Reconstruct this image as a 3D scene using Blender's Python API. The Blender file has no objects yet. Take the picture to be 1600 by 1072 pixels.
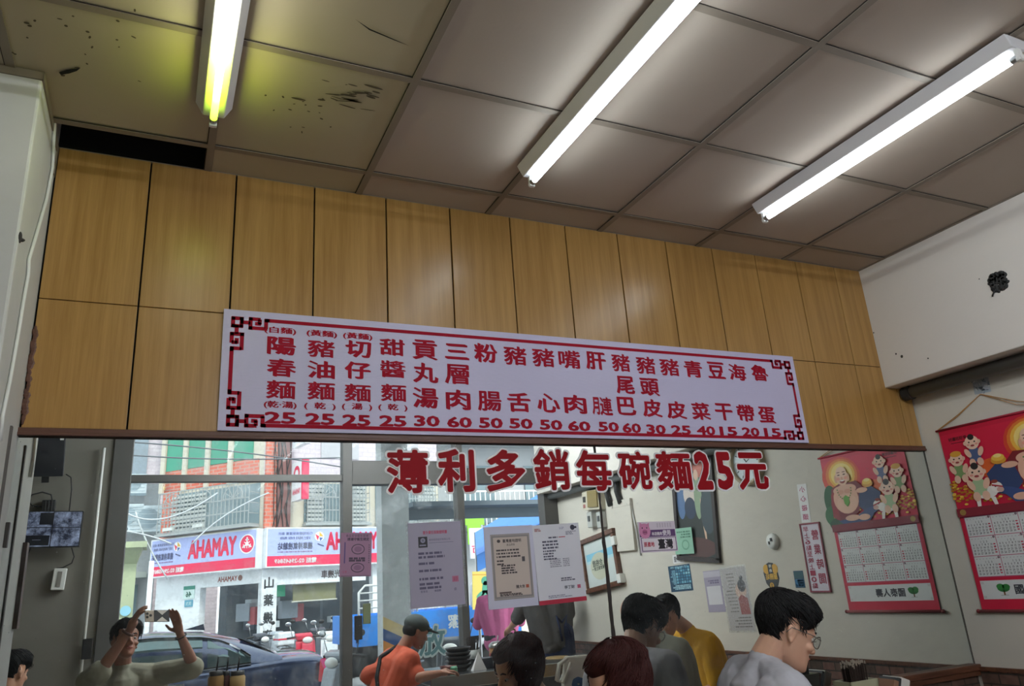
import bpy, math, random
from math import pi, sin, cos, radians as RAD
from mathutils import Vector as V, Matrix, noise as NZ
sc = bpy.context.scene
col = sc.collection
random.seed(7)

# ------------------------------------------------------------------ camera, sky, exposure
HC = 1.42                                    # height of the lens above the shop floor
DC = 2.83                                    # distance of the lens from the wall mirror
LENS = 1172.94
YAW, PITCH, ROLL = RAD(25.85878), RAD(18.01431), RAD(-4.04432)
def _cam_axes():
    cy, sy, cp, sp, cr, sr = cos(YAW), sin(YAW), cos(PITCH), sin(PITCH), cos(ROLL), sin(ROLL)
    base = Matrix(((1,0,0),(0,-1,0),(0,0,1)))
    Ry = Matrix(((cy,0,-sy),(0,1,0),(sy,0,cy)))
    Rp = Matrix(((1,0,0),(0,cp,sp),(0,-sp,cp)))
    Rr = Matrix(((cr,-sr,0),(sr,cr,0),(0,0,1)))
    R = Rr @ Rp @ Ry @ base
    return [V((R[i][0], R[i][2], R[i][1])) for i in range(3)]      # right, down, forward in room axes
AX = _cam_axes()
CAM = V((0, -DC, HC))
cam_data = bpy.data.cameras.new('camera')
cam_data.sensor_width = 36.0
cam_data.lens = LENS / 1600 * 36.0
cam_data.clip_start = 0.004
cam_data.clip_end = 300
cam = bpy.data.objects.new('camera', cam_data); col.objects.link(cam)
r, u, b = AX[0], -AX[1], -AX[2]
cam.matrix_world = Matrix(((r.x,u.x,b.x,CAM.x),(r.y,u.y,b.y,CAM.y),(r.z,u.z,b.z,CAM.z),(0,0,0,1)))
sc.camera = cam

world = bpy.data.worlds.new('sky'); sc.world = world
world.use_nodes = True
wn = world.node_tree.nodes; wl = world.node_tree.links
bg = wn['Background']
bg.inputs['Color'].default_value = (0.86, 0.93, 1.0, 1)
bg.inputs['Strength'].default_value = 1.38
sun_d = bpy.data.lights.new('sun', 'SUN'); sun_d.energy = 1.6; sun_d.angle = RAD(12); sun_d.color = (1, .96, .9)
sun = bpy.data.objects.new('sun', sun_d); col.objects.link(sun)
sun.rotation_euler = (RAD(-42), RAD(14), 0)      # high soft sun, shining from the room side onto the shops across the street
sc.view_settings.view_transform = 'Standard'
sc.view_settings.look = 'None'
sc.view_settings.exposure = 0.88
sc.view_settings.gamma = 1.0
sc.view_settings.use_curve_mapping = False
sc.cycles.use_denoising = True
sc.cycles.caustics_reflective = False
sc.cycles.caustics_refractive = False
sc.cycles.max_bounces = 10
sc.cycles.transparent_max_bounces = 16
sc.cycles.sample_clamp_indirect = 6.0

# ------------------------------------------------------------------ reading places off sight lines
def ray(px, py):
    return AX[0] * ((px-800)/LENS) + AX[1] * ((py-536)/LENS) + AX[2]
def onY(px, py, y=0.0):
    q = ray(px, py); return CAM + q * ((y-CAM.y)/q.y)
def onX(px, py, x):
    q = ray(px, py); return CAM + q * ((x-CAM.x)/q.x)
def onZ(px, py, z):
    q = ray(px, py); return CAM + q * ((z-CAM.z)/q.z)
def RF(p):
    """the real place of something met in the wall mirror (mirror plane y = 0)"""
    return V((p.x, -p.y, p.z))
def mY(px, py, y): return RF(onY(px, py, y))
def mX(px, py, x): return RF(onX(px, py, x))
def mD(px, py, depth): return RF(CAM + ray(px, py) * depth)

# ------------------------------------------------------------------ materials
M = {}
def mat(name, c, rough=.6, metal=0.0, var=.12, scale=6.0, emit=None, es=0.0, spec=.5, bump=0.0, bscale=None, stretch=(1,1,1), c2=None, coat=0.0):
    m = bpy.data.materials.new(name); m.use_nodes = True
    nt = m.node_tree; N = nt.nodes; L = nt.links
    p = N['Principled BSDF']
    tc = N.new('ShaderNodeTexCoord'); mp = N.new('ShaderNodeMapping'); mp.inputs['Scale'].default_value = stretch
    L.new(tc.outputs['Object'], mp.inputs['Vector'])
    nz = N.new('ShaderNodeTexNoise'); nz.inputs['Scale'].default_value = scale; nz.inputs['Detail'].default_value = 5
    L.new(mp.outputs['Vector'], nz.inputs['Vector'])
    mx = N.new('ShaderNodeMix'); mx.data_type = 'RGBA'
    a = [max(0, v*(1-var)) for v in c]; bb = [min(1, v*(1+var)) for v in c] if c2 is None else list(c2)
    if c2 is not None: a = list(c)
    mx.inputs['A'].default_value = (*a, 1); mx.inputs['B'].default_value = (*bb, 1)
    L.new(nz.outputs['Fac'], mx.inputs['Factor'])
    L.new(mx.outputs['Result'], p.inputs['Base Color'])
    p.inputs['Roughness'].default_value = rough; p.inputs['Metallic'].default_value = metal
    p.inputs['Specular IOR Level'].default_value = spec
    p.inputs['Coat Weight'].default_value = coat
    if bump:
        n2 = N.new('ShaderNodeTexNoise'); n2.inputs['Scale'].default_value = bscale or scale*8; n2.inputs['Detail'].default_value = 4
        L.new(mp.outputs['Vector'], n2.inputs['Vector'])
        bp = N.new('ShaderNodeBump'); bp.inputs['Strength'].default_value = bump; bp.inputs['Distance'].default_value = .01
        L.new(n2.outputs['Fac'], bp.inputs['Height']); L.new(bp.outputs['Normal'], p.inputs['Normal'])
    if emit:
        p.inputs['Emission Color'].default_value = (*emit, 1); p.inputs['Emission Strength'].default_value = es
    M[name] = m
    return m
def s2l(*c):
    return tuple(((v/255)/12.92 if v/255 <= .04045 else ((v/255+.055)/1.055)**2.4) for v in c)

# ------------------------------------------------------------------ mesh helpers
ROOT = {}
def tag(o, label=None, cat=None, group=None, kind=None):
    if label: o['label'] = label
    if cat: o['category'] = cat
    if group: o['group'] = group
    if kind: o['kind'] = kind
    return o
def thing(name, label, cat, loc=(0,0,0), group=None, rz=0.0):
    o = bpy.data.objects.new(name, None); o.empty_display_size = .05
    col.objects.link(o); o.location = loc; o.rotation_euler = (0,0,rz)
    ROOT[o.name] = V(loc)
    return tag(o, label, cat, group)
def copy_tree(o, parent=None):
    c = o.copy(); col.objects.link(c); c.parent = parent
    ROOT[c.name] = ROOT.get(o.name, V((0,0,0)))
    for ch in list(o.children): copy_tree(ch, c)
    return c
class MB:
    def __init__(self): self.v, self.f, self.m = [], [], []
    def add(self, vs, fs, mi=0):
        k = len(self.v); self.v += [V(p) for p in vs]
        for f in fs: self.f.append([k+i for i in f]); self.m.append(mi)
        return self
    def quad(self, a, b, c, d, mi=0): return self.add([a,b,c,d], [(0,1,2,3)], mi)
    def box(self, c, s, mi=0, U=None, W=None, N=None):
        c = V(c); U = U or V((1,0,0)); W = W or V((0,1,0)); N = N or U.cross(W)
        vs = [c + U*(s[0]/2*i) + W*(s[1]/2*j) + N*(s[2]/2*k) for i in (-1,1) for j in (-1,1) for k in (-1,1)]
        return self.add(vs, [(0,1,3,2),(4,6,7,5),(0,4,5,1),(2,3,7,6),(0,2,6,4),(1,5,7,3)], mi)
    def lohi(self, lo, hi, mi=0):
        lo, hi = V(lo), V(hi); return self.box((lo+hi)/2, [abs(hi[i]-lo[i]) for i in range(3)], mi)
    def bar(self, a, b, w, h=None, mi=0, up=None):
        a, b = V(a), V(b); d = (b-a); l = d.length
        if l < 1e-6: return self
        d.normalize(); up = V(up) if up else (V((0,0,1)) if abs(d.z) < .9 else V((1,0,0)))
        s = d.cross(up).normalized(); t = s.cross(d)
        return self.box((a+b)/2, (l, w, h or w), mi, d, s, t)
    def tube(self, pts, r, n=8, mi=0, cap=True):
        pts = [V(p) for p in pts]; rs = r if isinstance(r, (list, tuple)) else [r]*len(pts)
        rings = []; prev = None
        for i, p in enumerate(pts):
            d = (pts[min(i+1, len(pts)-1)] - pts[max(i-1, 0)])
            d = d.normalized() if d.length > 1e-9 else V((0,0,1))
            if prev is None:
                a = V((0,0,1)) if abs(d.z) < .9 else V((1,0,0)); s = d.cross(a).normalized()
            else:
                s = (prev - d*prev.dot(d)); s = s.normalized() if s.length > 1e-6 else d.orthogonal().normalized()
            prev = s; t = d.cross(s)
            rings.append([p + (s*cos(2*pi*k/n) + t*sin(2*pi*k/n))*rs[i] for k in range(n)])
        vs = [q for g in rings for q in g]; fs = []
        for i in range(len(pts)-1):
            for k in range(n): fs.append((i*n+k, i*n+(k+1)%n, (i+1)*n+(k+1)%n, (i+1)*n+k))
        if cap: fs.append(tuple(range(n))[::-1]); fs.append(tuple((len(pts)-1)*n+k for k in range(n)))
        return self.add(vs, fs, mi)
    def cyl(self, a, b, r0, r1=None, n=16, mi=0): return self.tube([a, b], [r0, r0 if r1 is None else r1], n, mi)
    def lathe(self, prof, c=(0,0,0), n=24, mi=0, axis=V((0,0,1))):
        c = V(c); axis = V(axis).normalized(); s = axis.orthogonal().normalized(); t = axis.cross(s)
        vs = []; fs = []
        for r, h in prof:
            for k in range(n): vs.append(c + axis*h + (s*cos(2*pi*k/n) + t*sin(2*pi*k/n))*r)
        for i in range(len(prof)-1):
            for k in range(n): fs.append((i*n+k, i*n+(k+1)%n, (i+1)*n+(k+1)%n, (i+1)*n+k))
        return self.add(vs, fs, mi)
    def ell(self, c, rad, mi=0, n=14, m=9, rot=None):
        c = V(c); vs = []; fs = []
        if not isinstance(rad, (tuple, list)): rad = (rad,)*3
        for i in range(m+1):
            th = pi*i/m
            for k in range(n):
                p = V((rad[0]*sin(th)*cos(2*pi*k/n), rad[1]*sin(th)*sin(2*pi*k/n), rad[2]*cos(th)))
                if rot is not None: p = rot @ p
                vs.append(c+p)
        for i in range(m):
            for k in range(n): fs.append((i*n+k, (i+1)*n+k, (i+1)*n+(k+1)%n, i*n+(k+1)%n))
        return self.add(vs, fs, mi)
    def capsule(self, a, b, ra, rb, n=14, mi=0):
        a, b = V(a), V(b); d = b-a; l = d.length; d.normalize()
        pts, rs = [], []
        for k in range(6):
            t = pi/2*(1-k/5); pts.append(a - d*ra*sin(t)); rs.append(max(ra*cos(t), 1e-4))
        for k in range(6):
            t = pi/2*k/5; pts.append(b + d*rb*sin(t)); rs.append(max(rb*cos(t), 1e-4))
        return self.tube(pts, rs, n, mi)
    def prism(self, poly, d, mi=0):
        """poly: list of 3-d points in a plane, d: extrude vector"""
        poly = [V(p) for p in poly]; n = len(poly); d = V(d)
        fs = [tuple(range(n))[::-1], tuple(range(n, 2*n))] + [(i, (i+1)%n, n+(i+1)%n, n+i) for i in range(n)]
        return self.add(poly + [p+d for p in poly], fs, mi)
    def ribbon(self, pts, U, N, w, t, mi=0): 
        for a, b in zip(pts, pts[1:]): self.bar(a, b, w, t, mi, up=N)
        return self
    def build(self, name, mats, parent=None, smooth=False, label=None, local=False, bevel=0.0, loc=None):
        me = bpy.data.meshes.new(name)
        off = V((0,0,0))
        o = bpy.data.objects.new(name, me); col.objects.link(o)
        if parent is not None:
            o.parent = parent; off = V((0,0,0)) if local else ROOT.get(parent.name, V((0,0,0))); ROOT[o.name] = off
        elif not local:
            if loc is None:
                lo = [min(p[i] for p in self.v) for i in range(3)]; hi = [max(p[i] for p in self.v) for i in range(3)]
                loc = V(((lo[0]+hi[0])/2, (lo[1]+hi[1])/2, lo[2]))
            off = V(loc); o.location = off; ROOT[o.name] = off
        me.from_pydata([tuple(p-off) for p in self.v], [], self.f)
        if not isinstance(mats, (list, tuple)): mats = [mats]
        for m in mats: me.materials.append(M[m] if isinstance(m, str) else m)
        if len(mats) > 1: me.polygons.foreach_set('material_index', self.m)
        if smooth: me.polygons.foreach_set('use_smooth', [True]*len(me.polygons))
        me.update()
        if bevel:
            bv = o.modifiers.new('bevel', 'BEVEL'); bv.width = bevel; bv.segments = 2; bv.limit_method = 'ANGLE'
        if label: o['label'] = label
        return o

# ------------------------------------------------------------------ lettering
_tc = {}
def glyphs(s, off=0.0, res=3):
    k = (s, off, res)
    if k in _tc: return _tc[k]
    c = bpy.data.curves.new('writing', 'FONT'); c.body = s; c.offset = off; c.resolution_u = res
    o = bpy.data.objects.new('writing', c); col.objects.link(o)
    dg = bpy.context.evaluated_depsgraph_get(); ev = o.evaluated_get(dg); me = ev.to_mesh()
    vs = [v.co.copy() for v in me.vertices]; fs = [tuple(p.vertices) for p in me.polygons]
    ev.to_mesh_clear(); bpy.data.objects.remove(o); bpy.data.curves.remove(c)
    if vs:
        lo = V((min(p.x for p in vs), min(p.y for p in vs), 0)); hi = V((max(p.x for p in vs), max(p.y for p in vs), 0))
    else: lo = hi = V((0,0,0))
    _tc[k] = (vs, fs, lo, hi); return _tc[k]
class Face:
    """a flat face to lay shapes and writing on: origin O, right U, up W; x, y in metres"""
    def __init__(self, O, U, W, N=None):
        self.O, self.U, self.W = V(O), V(U).normalized(), V(W).normalized()
        self.N = V(N) if N else self.U.cross(self.W).normalized()
    def p(self, x, y, h=0.0): return self.O + self.U*x + self.W*y + self.N*h
    def rect(self, mb, x0, y0, x1, y1, h, mi=0): mb.quad(self.p(x0,y0,h), self.p(x1,y0,h), self.p(x1,y1,h), self.p(x0,y1,h), mi)
    def poly(self, mb, pts, h, mi=0): mb.add([self.p(x,y,h) for x,y in pts], [tuple(range(len(pts)))], mi)
    def ell(self, mb, cx, cy, rx, ry, h, mi=0, n=20, rot=0.0):
        pts = []
        for k in range(n):
            x, y = rx*cos(2*pi*k/n), ry*sin(2*pi*k/n)
            pts.append((cx + x*cos(rot)-y*sin(rot), cy + x*sin(rot)+y*cos(rot)))
        self.poly(mb, pts, h, mi)
    def line(self, mb, x0, y0, x1, y1, w, h, mi=0):
        d = V((x1-x0, y1-y0)); 
        if d.length < 1e-9: return
        d.normalize(); q = V((-d.y, d.x))*w/2
        self.poly(mb, [(x0-q.x,y0-q.y),(x1-q.x,y1-q.y),(x1+q.x,y1+q.y),(x0+q.x,y0+q.y)], h, mi)
    def slab(self, mb, x0, y0, x1, y1, t, mi=0, h0=0.0):
        mb.box(self.p((x0+x1)/2, (y0+y1)/2, h0+t/2), (abs(x1-x0), abs(y1-y0), t), mi, self.U, self.W, self.N)
    def text(self, mb, s, cx, cy, w=None, hgt=None, h=.001, mi=0, off=0.0, align='c', res=2, pen=None):
        """writing fitted to a width and/or height, centred (or starting) at cx, cy; off thickens the strokes (in ems), pen gives them a slanted nib"""
        vs, fs, lo, hi = glyphs(s, 0.0, res)
        if not vs: return
        if pen: cps = [(pen*t, -pen*.55*t) for t in (-1,-.5,0,.5,1)] + [(pen*t, -pen*.55*t+pen*.45) for t in (-1,-.33,.33,1)]; ox, oy = pen, pen*.8
        elif off:
            n = 8 if off < .03 else 12
            cps = [(0,0)] + [(off*cos(2*pi*k/n), off*sin(2*pi*k/n)) for k in range(n)] + ([(off*.5*cos(2*pi*k/6), off*.5*sin(2*pi*k/6)) for k in range(6)] if off > .045 else []); ox = oy = off
        else: cps = [(0,0)]; ox = oy = 0
        gw, gh = max(hi.x-lo.x, 1e-6)+2*ox, max(hi.y-lo.y, 1e-6)+2*oy
        sx = w/gw if w else None; sy = hgt/gh if hgt else None
        sx = sx or sy; sy = sy or sx
        ax = (lo.x+hi.x)/2 if align == 'c' else lo.x-ox
        ay = (lo.y+hi.y)/2
        for i, (dx, dy) in enumerate(cps):
            mb.add([self.p(cx+(q.x+dx-ax)*sx, cy+(q.y+dy-ay)*sy, h+i*1e-6) for q in vs], fs, mi)

# ------------------------------------------------------------------ palette of printed / painted colours
def P(hx):
    k = 'paint_' + hx
    if k not in M: mat(k, s2l(int(hx[0:2],16), int(hx[2:4],16), int(hx[4:6],16)), rough=.5, var=.05, scale=9)
    return k
class CB(MB):
    """mesh with several paints"""
    def __init__(self): super().__init__(); self.names = []
    def i(self, k):
        k = P(k) if k not in M else k
        if k not in self.names: self.names.append(k)
        return self.names.index(k)
    def done(self, name, parent=None, **kw): return self.build(name, self.names, parent, **kw)
def face4(tl, tr, br, bl, fn, N=None):
    """face through four sight lines; returns Face, width, height"""
    a, b_, c, d = [fn(*q) for q in (tl, tr, br, bl)]
    U = ((b_-a)+(c-d)).normalized(); W = ((a-d)+(b_-c)); W = (W - U*W.dot(U)).normalized()
    w = ((b_-a).length+(c-d).length)/2; h = ((a-d).length+(b_-c).length)/2
    cen = (a+b_+c+d)/4
    return Face(cen - U*w/2 - W*h/2, U, W), w, h

mat('ceiling_board', s2l(174,161,148), rough=.8, var=.07, scale=1.6, bump=.05, bscale=60)
mat('ceiling_stained', s2l(176,165,142), rough=.8, var=.10, scale=2.2, bump=.05)
mat('ceiling_strip', s2l(134,123,110), rough=.6, var=.08, scale=5)
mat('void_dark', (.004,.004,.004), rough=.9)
mat('plaster', s2l(218,213,206), rough=.85, var=.05, scale=1.3, bump=.12, bscale=25)
mat('plaster_dirty', s2l(208,203,192), rough=.85, var=.10, scale=2.0, bump=.12, bscale=25)
mat('plaster_cool', s2l(198,198,196), rough=.8, var=.14, scale=3.5, bump=.08, bscale=30)
mat('plaster_grey', s2l(120,117,108), rough=.85, var=.10, scale=2.0, bump=.1, bscale=25)  # grey taken darker to stand in for shade on the shop-front wall
mat('concrete', s2l(150,150,146), rough=.9, var=.12, scale=3, bump=.1)
mat('floor_tile', s2l(190,182,172), rough=.4, var=.1, scale=4)
mat('brown_trim', s2l(92,58,44), rough=.45, var=.25, scale=9, stretch=(1,8,8))
mat('lamp_white', s2l(205,204,206), rough=.4, var=.03)
mat('black', (.012,.012,.013), rough=.5)
mat('black_rubber', (.02,.02,.02), rough=.7)
mat('white_plastic', s2l(225,226,222), rough=.4, var=.03)
mat('grey_pipe', s2l(98,102,102), rough=.55, var=.12, scale=7)
mat('steel', s2l(170,172,174), rough=.3, metal=.9, var=.06)
mat('dull_metal', s2l(120,118,114), rough=.5, metal=.7, var=.15)
mat('paper', s2l(232,231,232), rough=.6, var=.02)

# laminate wood with fine vertical grain
def wood(name, ca, cb, rough, grain=(26, 26, .9), coat=0.0):
    m = bpy.data.materials.new(name); m.use_nodes = True; N = m.node_tree.nodes; L = m.node_tree.links
    p = N['Principled BSDF']; tc = N.new('ShaderNodeTexCoord'); mp = N.new('ShaderNodeMapping'); mp.inputs['Scale'].default_value = grain
    L.new(tc.outputs['Object'], mp.inputs['Vector'])
    a = N.new('ShaderNodeTexNoise'); a.inputs['Scale'].default_value = 1.0; a.inputs['Detail'].default_value = 8; a.inputs['Roughness'].default_value = .65
    c = N.new('ShaderNodeTexNoise'); c.inputs['Scale'].default_value = 9.0; c.inputs['Detail'].default_value = 4
    L.new(mp.outputs['Vector'], a.inputs['Vector']); L.new(mp.outputs['Vector'], c.inputs['Vector'])
    ad = N.new('ShaderNodeMath'); ad.operation = 'MULTIPLY_ADD'; ad.inputs[1].default_value = .35
    L.new(c.outputs['Fac'], ad.inputs[0]); L.new(a.outputs['Fac'], ad.inputs[2])
    cr = N.new('ShaderNodeValToRGB'); cr.color_ramp.elements[0].position = .45; cr.color_ramp.elements[1].position = .85
    cr.color_ramp.elements[0].color = (*ca, 1); cr.color_ramp.elements[1].color = (*cb, 1)
    L.new(ad.outputs[0], cr.inputs['Fac']); L.new(cr.outputs['Color'], p.inputs['Base Color'])
    p.inputs['Roughness'].default_value = rough; p.inputs['Coat Weight'].default_value = coat
    p.inputs['Coat Roughness'].default_value = .2
    M[name] = m
wood('laminate', s2l(152,112,58), s2l(180,140,82), .30)
wood('dark_wood', s2l(70,42,30), s2l(110,70,50), .4, grain=(3,30,30))

# ------------------------------------------------------------------ the room
ZC = HC + 1.64                     # underside of the hung ceiling
XR, XB = 3.885, 3.673              # right wall, face of the beam along it
XL = -.42                          # right side of the pillar where the mirror ends
YF = -4.4                          # shop front
def struct(o, label, cat): return tag(o, label, cat, kind='structure')

b = MB(); b.lohi((-2.6, YF, -.12), (4.3, .3, 0)); struct(b.build('floor', 'floor_tile'), 'worn tan floor of the noodle shop', 'floor')
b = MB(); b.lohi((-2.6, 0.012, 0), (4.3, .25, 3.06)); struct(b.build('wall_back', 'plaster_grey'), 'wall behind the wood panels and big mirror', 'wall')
b = MB(); b.lohi((XR, YF-.2, 0), (4.2, .012, 3.9)); struct(b.build('wall_right', 'plaster_dirty'), 'stained off-white plaster wall with red calendar hanging on it', 'wall')
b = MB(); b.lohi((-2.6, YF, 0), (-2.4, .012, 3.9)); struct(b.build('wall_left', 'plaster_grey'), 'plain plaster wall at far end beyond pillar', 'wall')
b = MB(); b.lohi((-2.6, -6.6, 3.62), (4.3, .3, 3.9)); b.lohi((-2.6, .012, 3.06), (4.3, .25, 3.62)); mat('cavity_shade', (.006,.006,.006), rough=1.0); struct(b.build('roof_slab', 'cavity_shade'), 'concrete slab above hung ceiling, seen through black gap', 'ceiling')  # near-black colour stands in for the darkness of the deep, dirty ceiling cavity

# beam along the right wall
b = MB(); zb = HC+.925; b.lohi((XB, YF, zb), (XR, 0.0, 3.62))
beam = struct(b.build('beam', 'plaster', bevel=.006), 'thick white plastered beam along top of right wall', 'beam')
hole = onX(1560, 440, XB)
b = MB()
for k in range(90):
    a = random.uniform(0, 2*pi); rr = .042*math.sqrt(random.random())
    b.ell(hole+V((-.001, rr*cos(a)*1.0, rr*sin(a)*1.15)), (.006, random.uniform(.008,.017), random.uniform(.008,.017)), n=7, m=5)
b.tube([hole+V((-.004,.02,-.03)), hole+V((-.006,.04,-.055)), hole+V((-.004,.045,-.062))], .004, 5)
o = b.build('black_wall_hole', 'black_rubber', smooth=True)
tag(o, 'black stuffed hole knocked in white beam at upper right', 'hole')

b = MB()
for px, py, r_ in ((1400,553,.005),(1409,557,.008),(1450,560,.004),(1530,436,.003),(1365,520,.004)):
    b.ell(onX(px, py, XB), (.002, r_, r_*1.1), n=8, m=5)
b.build('nail_mark', 'black_rubber', beam, label='small black nail marks')
# pillar at the left end of the mirror
b = MB(); b.lohi((-1.3, -.45, 0), (XL, .012, 3.3))
pil = struct(b.build('pillar', 'plaster_cool', bevel=.008), 'grey-white painted pillar at left end of mirror', 'pillar')
b = MB(); b.lohi((-1.31, -.456, ZC-.028), (XL+.004, -.449, ZC)); b.lohi((XL-.001, -.456, ZC-.028), (XL+.005, 0, ZC)); b.lohi((XL-.001, -.03, ZC-.12), (XL+.004, -.0, ZC)); b.build('edge_strip', 'ceiling_strip', pil, label='grey metal strip round pillar top')
pts = [onX(px, py, XL+.006) for px, py in ((99,166),(86,185),(84,215),(82,262),(73,310),(58,362),(45,406),(44,430),(38,462),(27,530),(16,592),(4,650),(0,690))]
b = MB(); b.tube(pts, .0055, 6); tag(b.build('pillar_cable', 'white_plastic', smooth=True), 'thin white cable stuck down side of grey-white pillar', 'cable')
for px, py, lb in ((76,132,'dark knot of old anchor near top of pillar side'),(31,371,'small dark wall plug half way down pillar side')):
    p = onX(px, py, XL); b = MB(); b.ell(p, (.006,.016,.018), n=8, m=6); b.ell(p+V((.004,.004,-.006)), (.01,.006,.006), n=8, m=6); tag(b.build('wall_plug', 'seam_dark' if 'seam_dark' in M else mat('seam_dark', s2l(48,46,44), rough=.8), smooth=True), lb, 'wall plug')
p0, p1 = onX(3,812,XL), onX(17,862,XL); t = thing('door_latch', 'dark metal latch on pillar side by mirror edge', 'latch', (XL, (p0.y+p1.y)/2, p1.z))
ym, zm_ = (p0.y+p1.y)/2, (p0.z+p1.z)/2; hh_ = abs(p0.z-p1.z)
b = MB(); b.lohi((XL, ym-.05, zm_-hh_/2), (XL+.012, ym+.05, zm_+hh_/2)); b.build('plate', mat('dark_iron', s2l(64,60,58), rough=.5, metal=.5), t, bevel=.002)
b = MB(); b.tube([(XL+.02, ym-.03, zm_+hh_*.42), (XL+.02, ym-.03, zm_-hh_*.42)], .009, 10); b.tube([(XL+.02, ym+.02, zm_+hh_*.42), (XL+.02, ym+.02, zm_-hh_*.42)], .009, 10); b.build('bolt', 'steel', t, smooth=True)
q0, q1 = onX(60,800,XL), 0
b = MB(); b.lohi((XL, -.449, HC-.02), (XL+.014, -.40, HC+.27)); tag(b.build('brown_batten', mat('batten', s2l(84,62,54), rough=.7)), 'short brown wooden batten on outer edge of pillar side', 'batten')
b = MB(); b.lohi((XL, -.165, 0), (XL+.006, -.145, zr_top if False else HC+.57)); tag(b.build('dark_strip', mat('strip_dark', s2l(92,88,86), rough=.8)), 'dark vertical seam strip on pillar side by mirror', 'strip')
# ceiling: hung boards in a metal strip grid, one board missing beside the pillar
GX = [-2.302,-1.7035,-1.105,-.5065,.092,.690,1.289,1.887,2.486,3.084,XB]
GY = [0.0,-.19,-.805,-1.425,-2.04,-2.655,-3.27,-3.885,YF]
b = MB(); bs = MB()
for i in range(len(GX)-1):
    for j in range(len(GY)-1):
        x0, x1, y1, y0 = GX[i], GX[i+1], GY[j], GY[j+1]
        if i == 3 and j == 0: continue
        t = [random.uniform(0, .005) for _ in range(4)]
        bb = bs if (i <= 4) else b
        z = ZC
        bb.add([(x0,y0,z+t[0]),(x1,y0,z+t[1]),(x1,y1,z+t[2]),(x0,y1,z+t[3]),(x0,y0,z+.02),(x1,y0,z+.02),(x1,y1,z+.02),(x0,y1,z+.02)],
               [(0,1,2,3),(4,7,6,5),(0,4,5,1),(1,5,6,2),(2,6,7,3),(3,7,4,0)])
cm = CB(); cm.names = ['ceiling_board', 'ceiling_stained']
cm.add(b.v, b.f, 0); cm.add(bs.v, bs.f, 1)
ceil = struct(cm.done('ceiling', loc=(0,-2,ZC)), 'sagging hung ceiling of square beige boards', 'ceiling')
b = MB()
for x in GX[:-1]:
    if x > -.5 or True: b.lohi((x-.013, YF, ZC-.004), (x+.013, 0, ZC+.001))
for y in GY[1:-1]: b.lohi((GX[0]-.1, y-.013, ZC-.0035), (XB, y+.013, ZC+.001))
b.lohi((XL-.0, -.012, ZC-.003), (XB, 0, ZC+.001)); b.lohi((XB-.012, YF, ZC-.003), (XB, 0, ZC+.001))
struct(b.build('trim_1', 'ceiling_strip'), 'grid of grey metal strips holding the ceiling boards', 'ceiling grid')
b = MB()
for x in GX[1:-1]: b.lohi((x-.0165, YF, ZC-.0006), (x-.0128, 0, ZC+.001))
for y in GY[1:-1]: b.lohi((GX[0], y-.0162, ZC-.0006), (XB, y-.0128, ZC+.001))
b.build('shadow_line', 'seam_black' if 'seam_black' in M else mat('shadow_line_dark', s2l(44,38,34), rough=.9), ceil, label='dark shadow lines painted along the strips')  # painted dark lines stand in for shadow at the board edges
# dirt on the boards: smears, a dark torn gap, scratches
b = MB()
zz = ZC - .0012
def smear(px, py, l, w, ang):
    p = onZ(px, py, zz); f = Face(p, (1,0,0), (0,-1,0), (0,0,-1)); f.ell(b, 0, 0, l, w, 0, n=10, rot=ang)
for _ in range(26): smear(random.gauss(545,32), random.gauss(148,11), random.uniform(.008,.035), random.uniform(.002,.006), random.uniform(-.3,.3))
for _ in range(16): smear(random.gauss(475,30), random.gauss(172,20), random.uniform(.003,.008), random.uniform(.002,.004), random.uniform(0,3))
for _ in range(22): smear(random.uniform(15,230), random.uniform(5,130), random.uniform(.003,.009), random.uniform(.002,.005), random.uniform(0,3))
b.build('dirt_mark', mat('dirt', s2l(84,76,62), rough=.9), ceil, label='dark smears and specks')
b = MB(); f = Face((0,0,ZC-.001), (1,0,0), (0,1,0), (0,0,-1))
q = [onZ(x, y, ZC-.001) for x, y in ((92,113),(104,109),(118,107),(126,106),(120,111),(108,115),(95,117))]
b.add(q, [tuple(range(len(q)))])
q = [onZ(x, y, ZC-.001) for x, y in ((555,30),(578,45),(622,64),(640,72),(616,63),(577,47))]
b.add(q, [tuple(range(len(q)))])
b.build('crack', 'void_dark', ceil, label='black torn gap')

# wood panelling: two rows of boards with dark gaps
GV = [XL+.004] + [v*DC for v in (-.0383,.0703,.1788,.286,.3895,.494,.5975,.702,.8055,.911,1.0155,1.120,1.2255,1.3305)] + [XR-.012]
zm, zt, zbt = HC+.37*DC, ZC-.0, HC+.211*DC
b = MB()
for i in range(len(GV)-1):
    for z0, z1 in ((zbt, zm-.0015), (zm+.0015, zt)):
        x0, x1 = GV[i]+.003, GV[i+1]-.003
        if z0 > zm and x0 < XL+.02: pass
        b.box(((x0+x1)/2, -.006+.0, (z0+z1)/2), (x1-x0, .012, z1-z0))
wp = b.build('wood_panelling', 'laminate', bevel=.0015)
struct(wp, 'yellow-brown wood laminate boards above the mirror', 'wall panelling')
b = MB(); b.lohi((XL, .002, zbt), (XR, .014, zt+.0)); b.build('panel_backing', 'void_dark', wp, label='black backing seen in the gaps')
b = MB()
for k in range(30):
    z = zbt + .02 + k*.011
    b.ell((XL+.006+random.uniform(0,.006), -.013, z), (random.uniform(.004,.012), .003, .012), n=6, m=4)
b.build('chipped_edge', 'brown_trim', wp, label='chipped dark edge beside pillar')

# brown rail under the boards
zr0 = HC+.5705
b = MB(); b.lohi((XL-.012, -.02, zr0), (XR-.004, .002, zbt)); b.lohi((XL-.012, -.024, zr0), (XR-.004, 0, zr0+.012))
struct(b.build('trim_2', 'brown_trim', bevel=.003), 'dark brown wooden rail between wood boards and mirror', 'rail')

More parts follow.
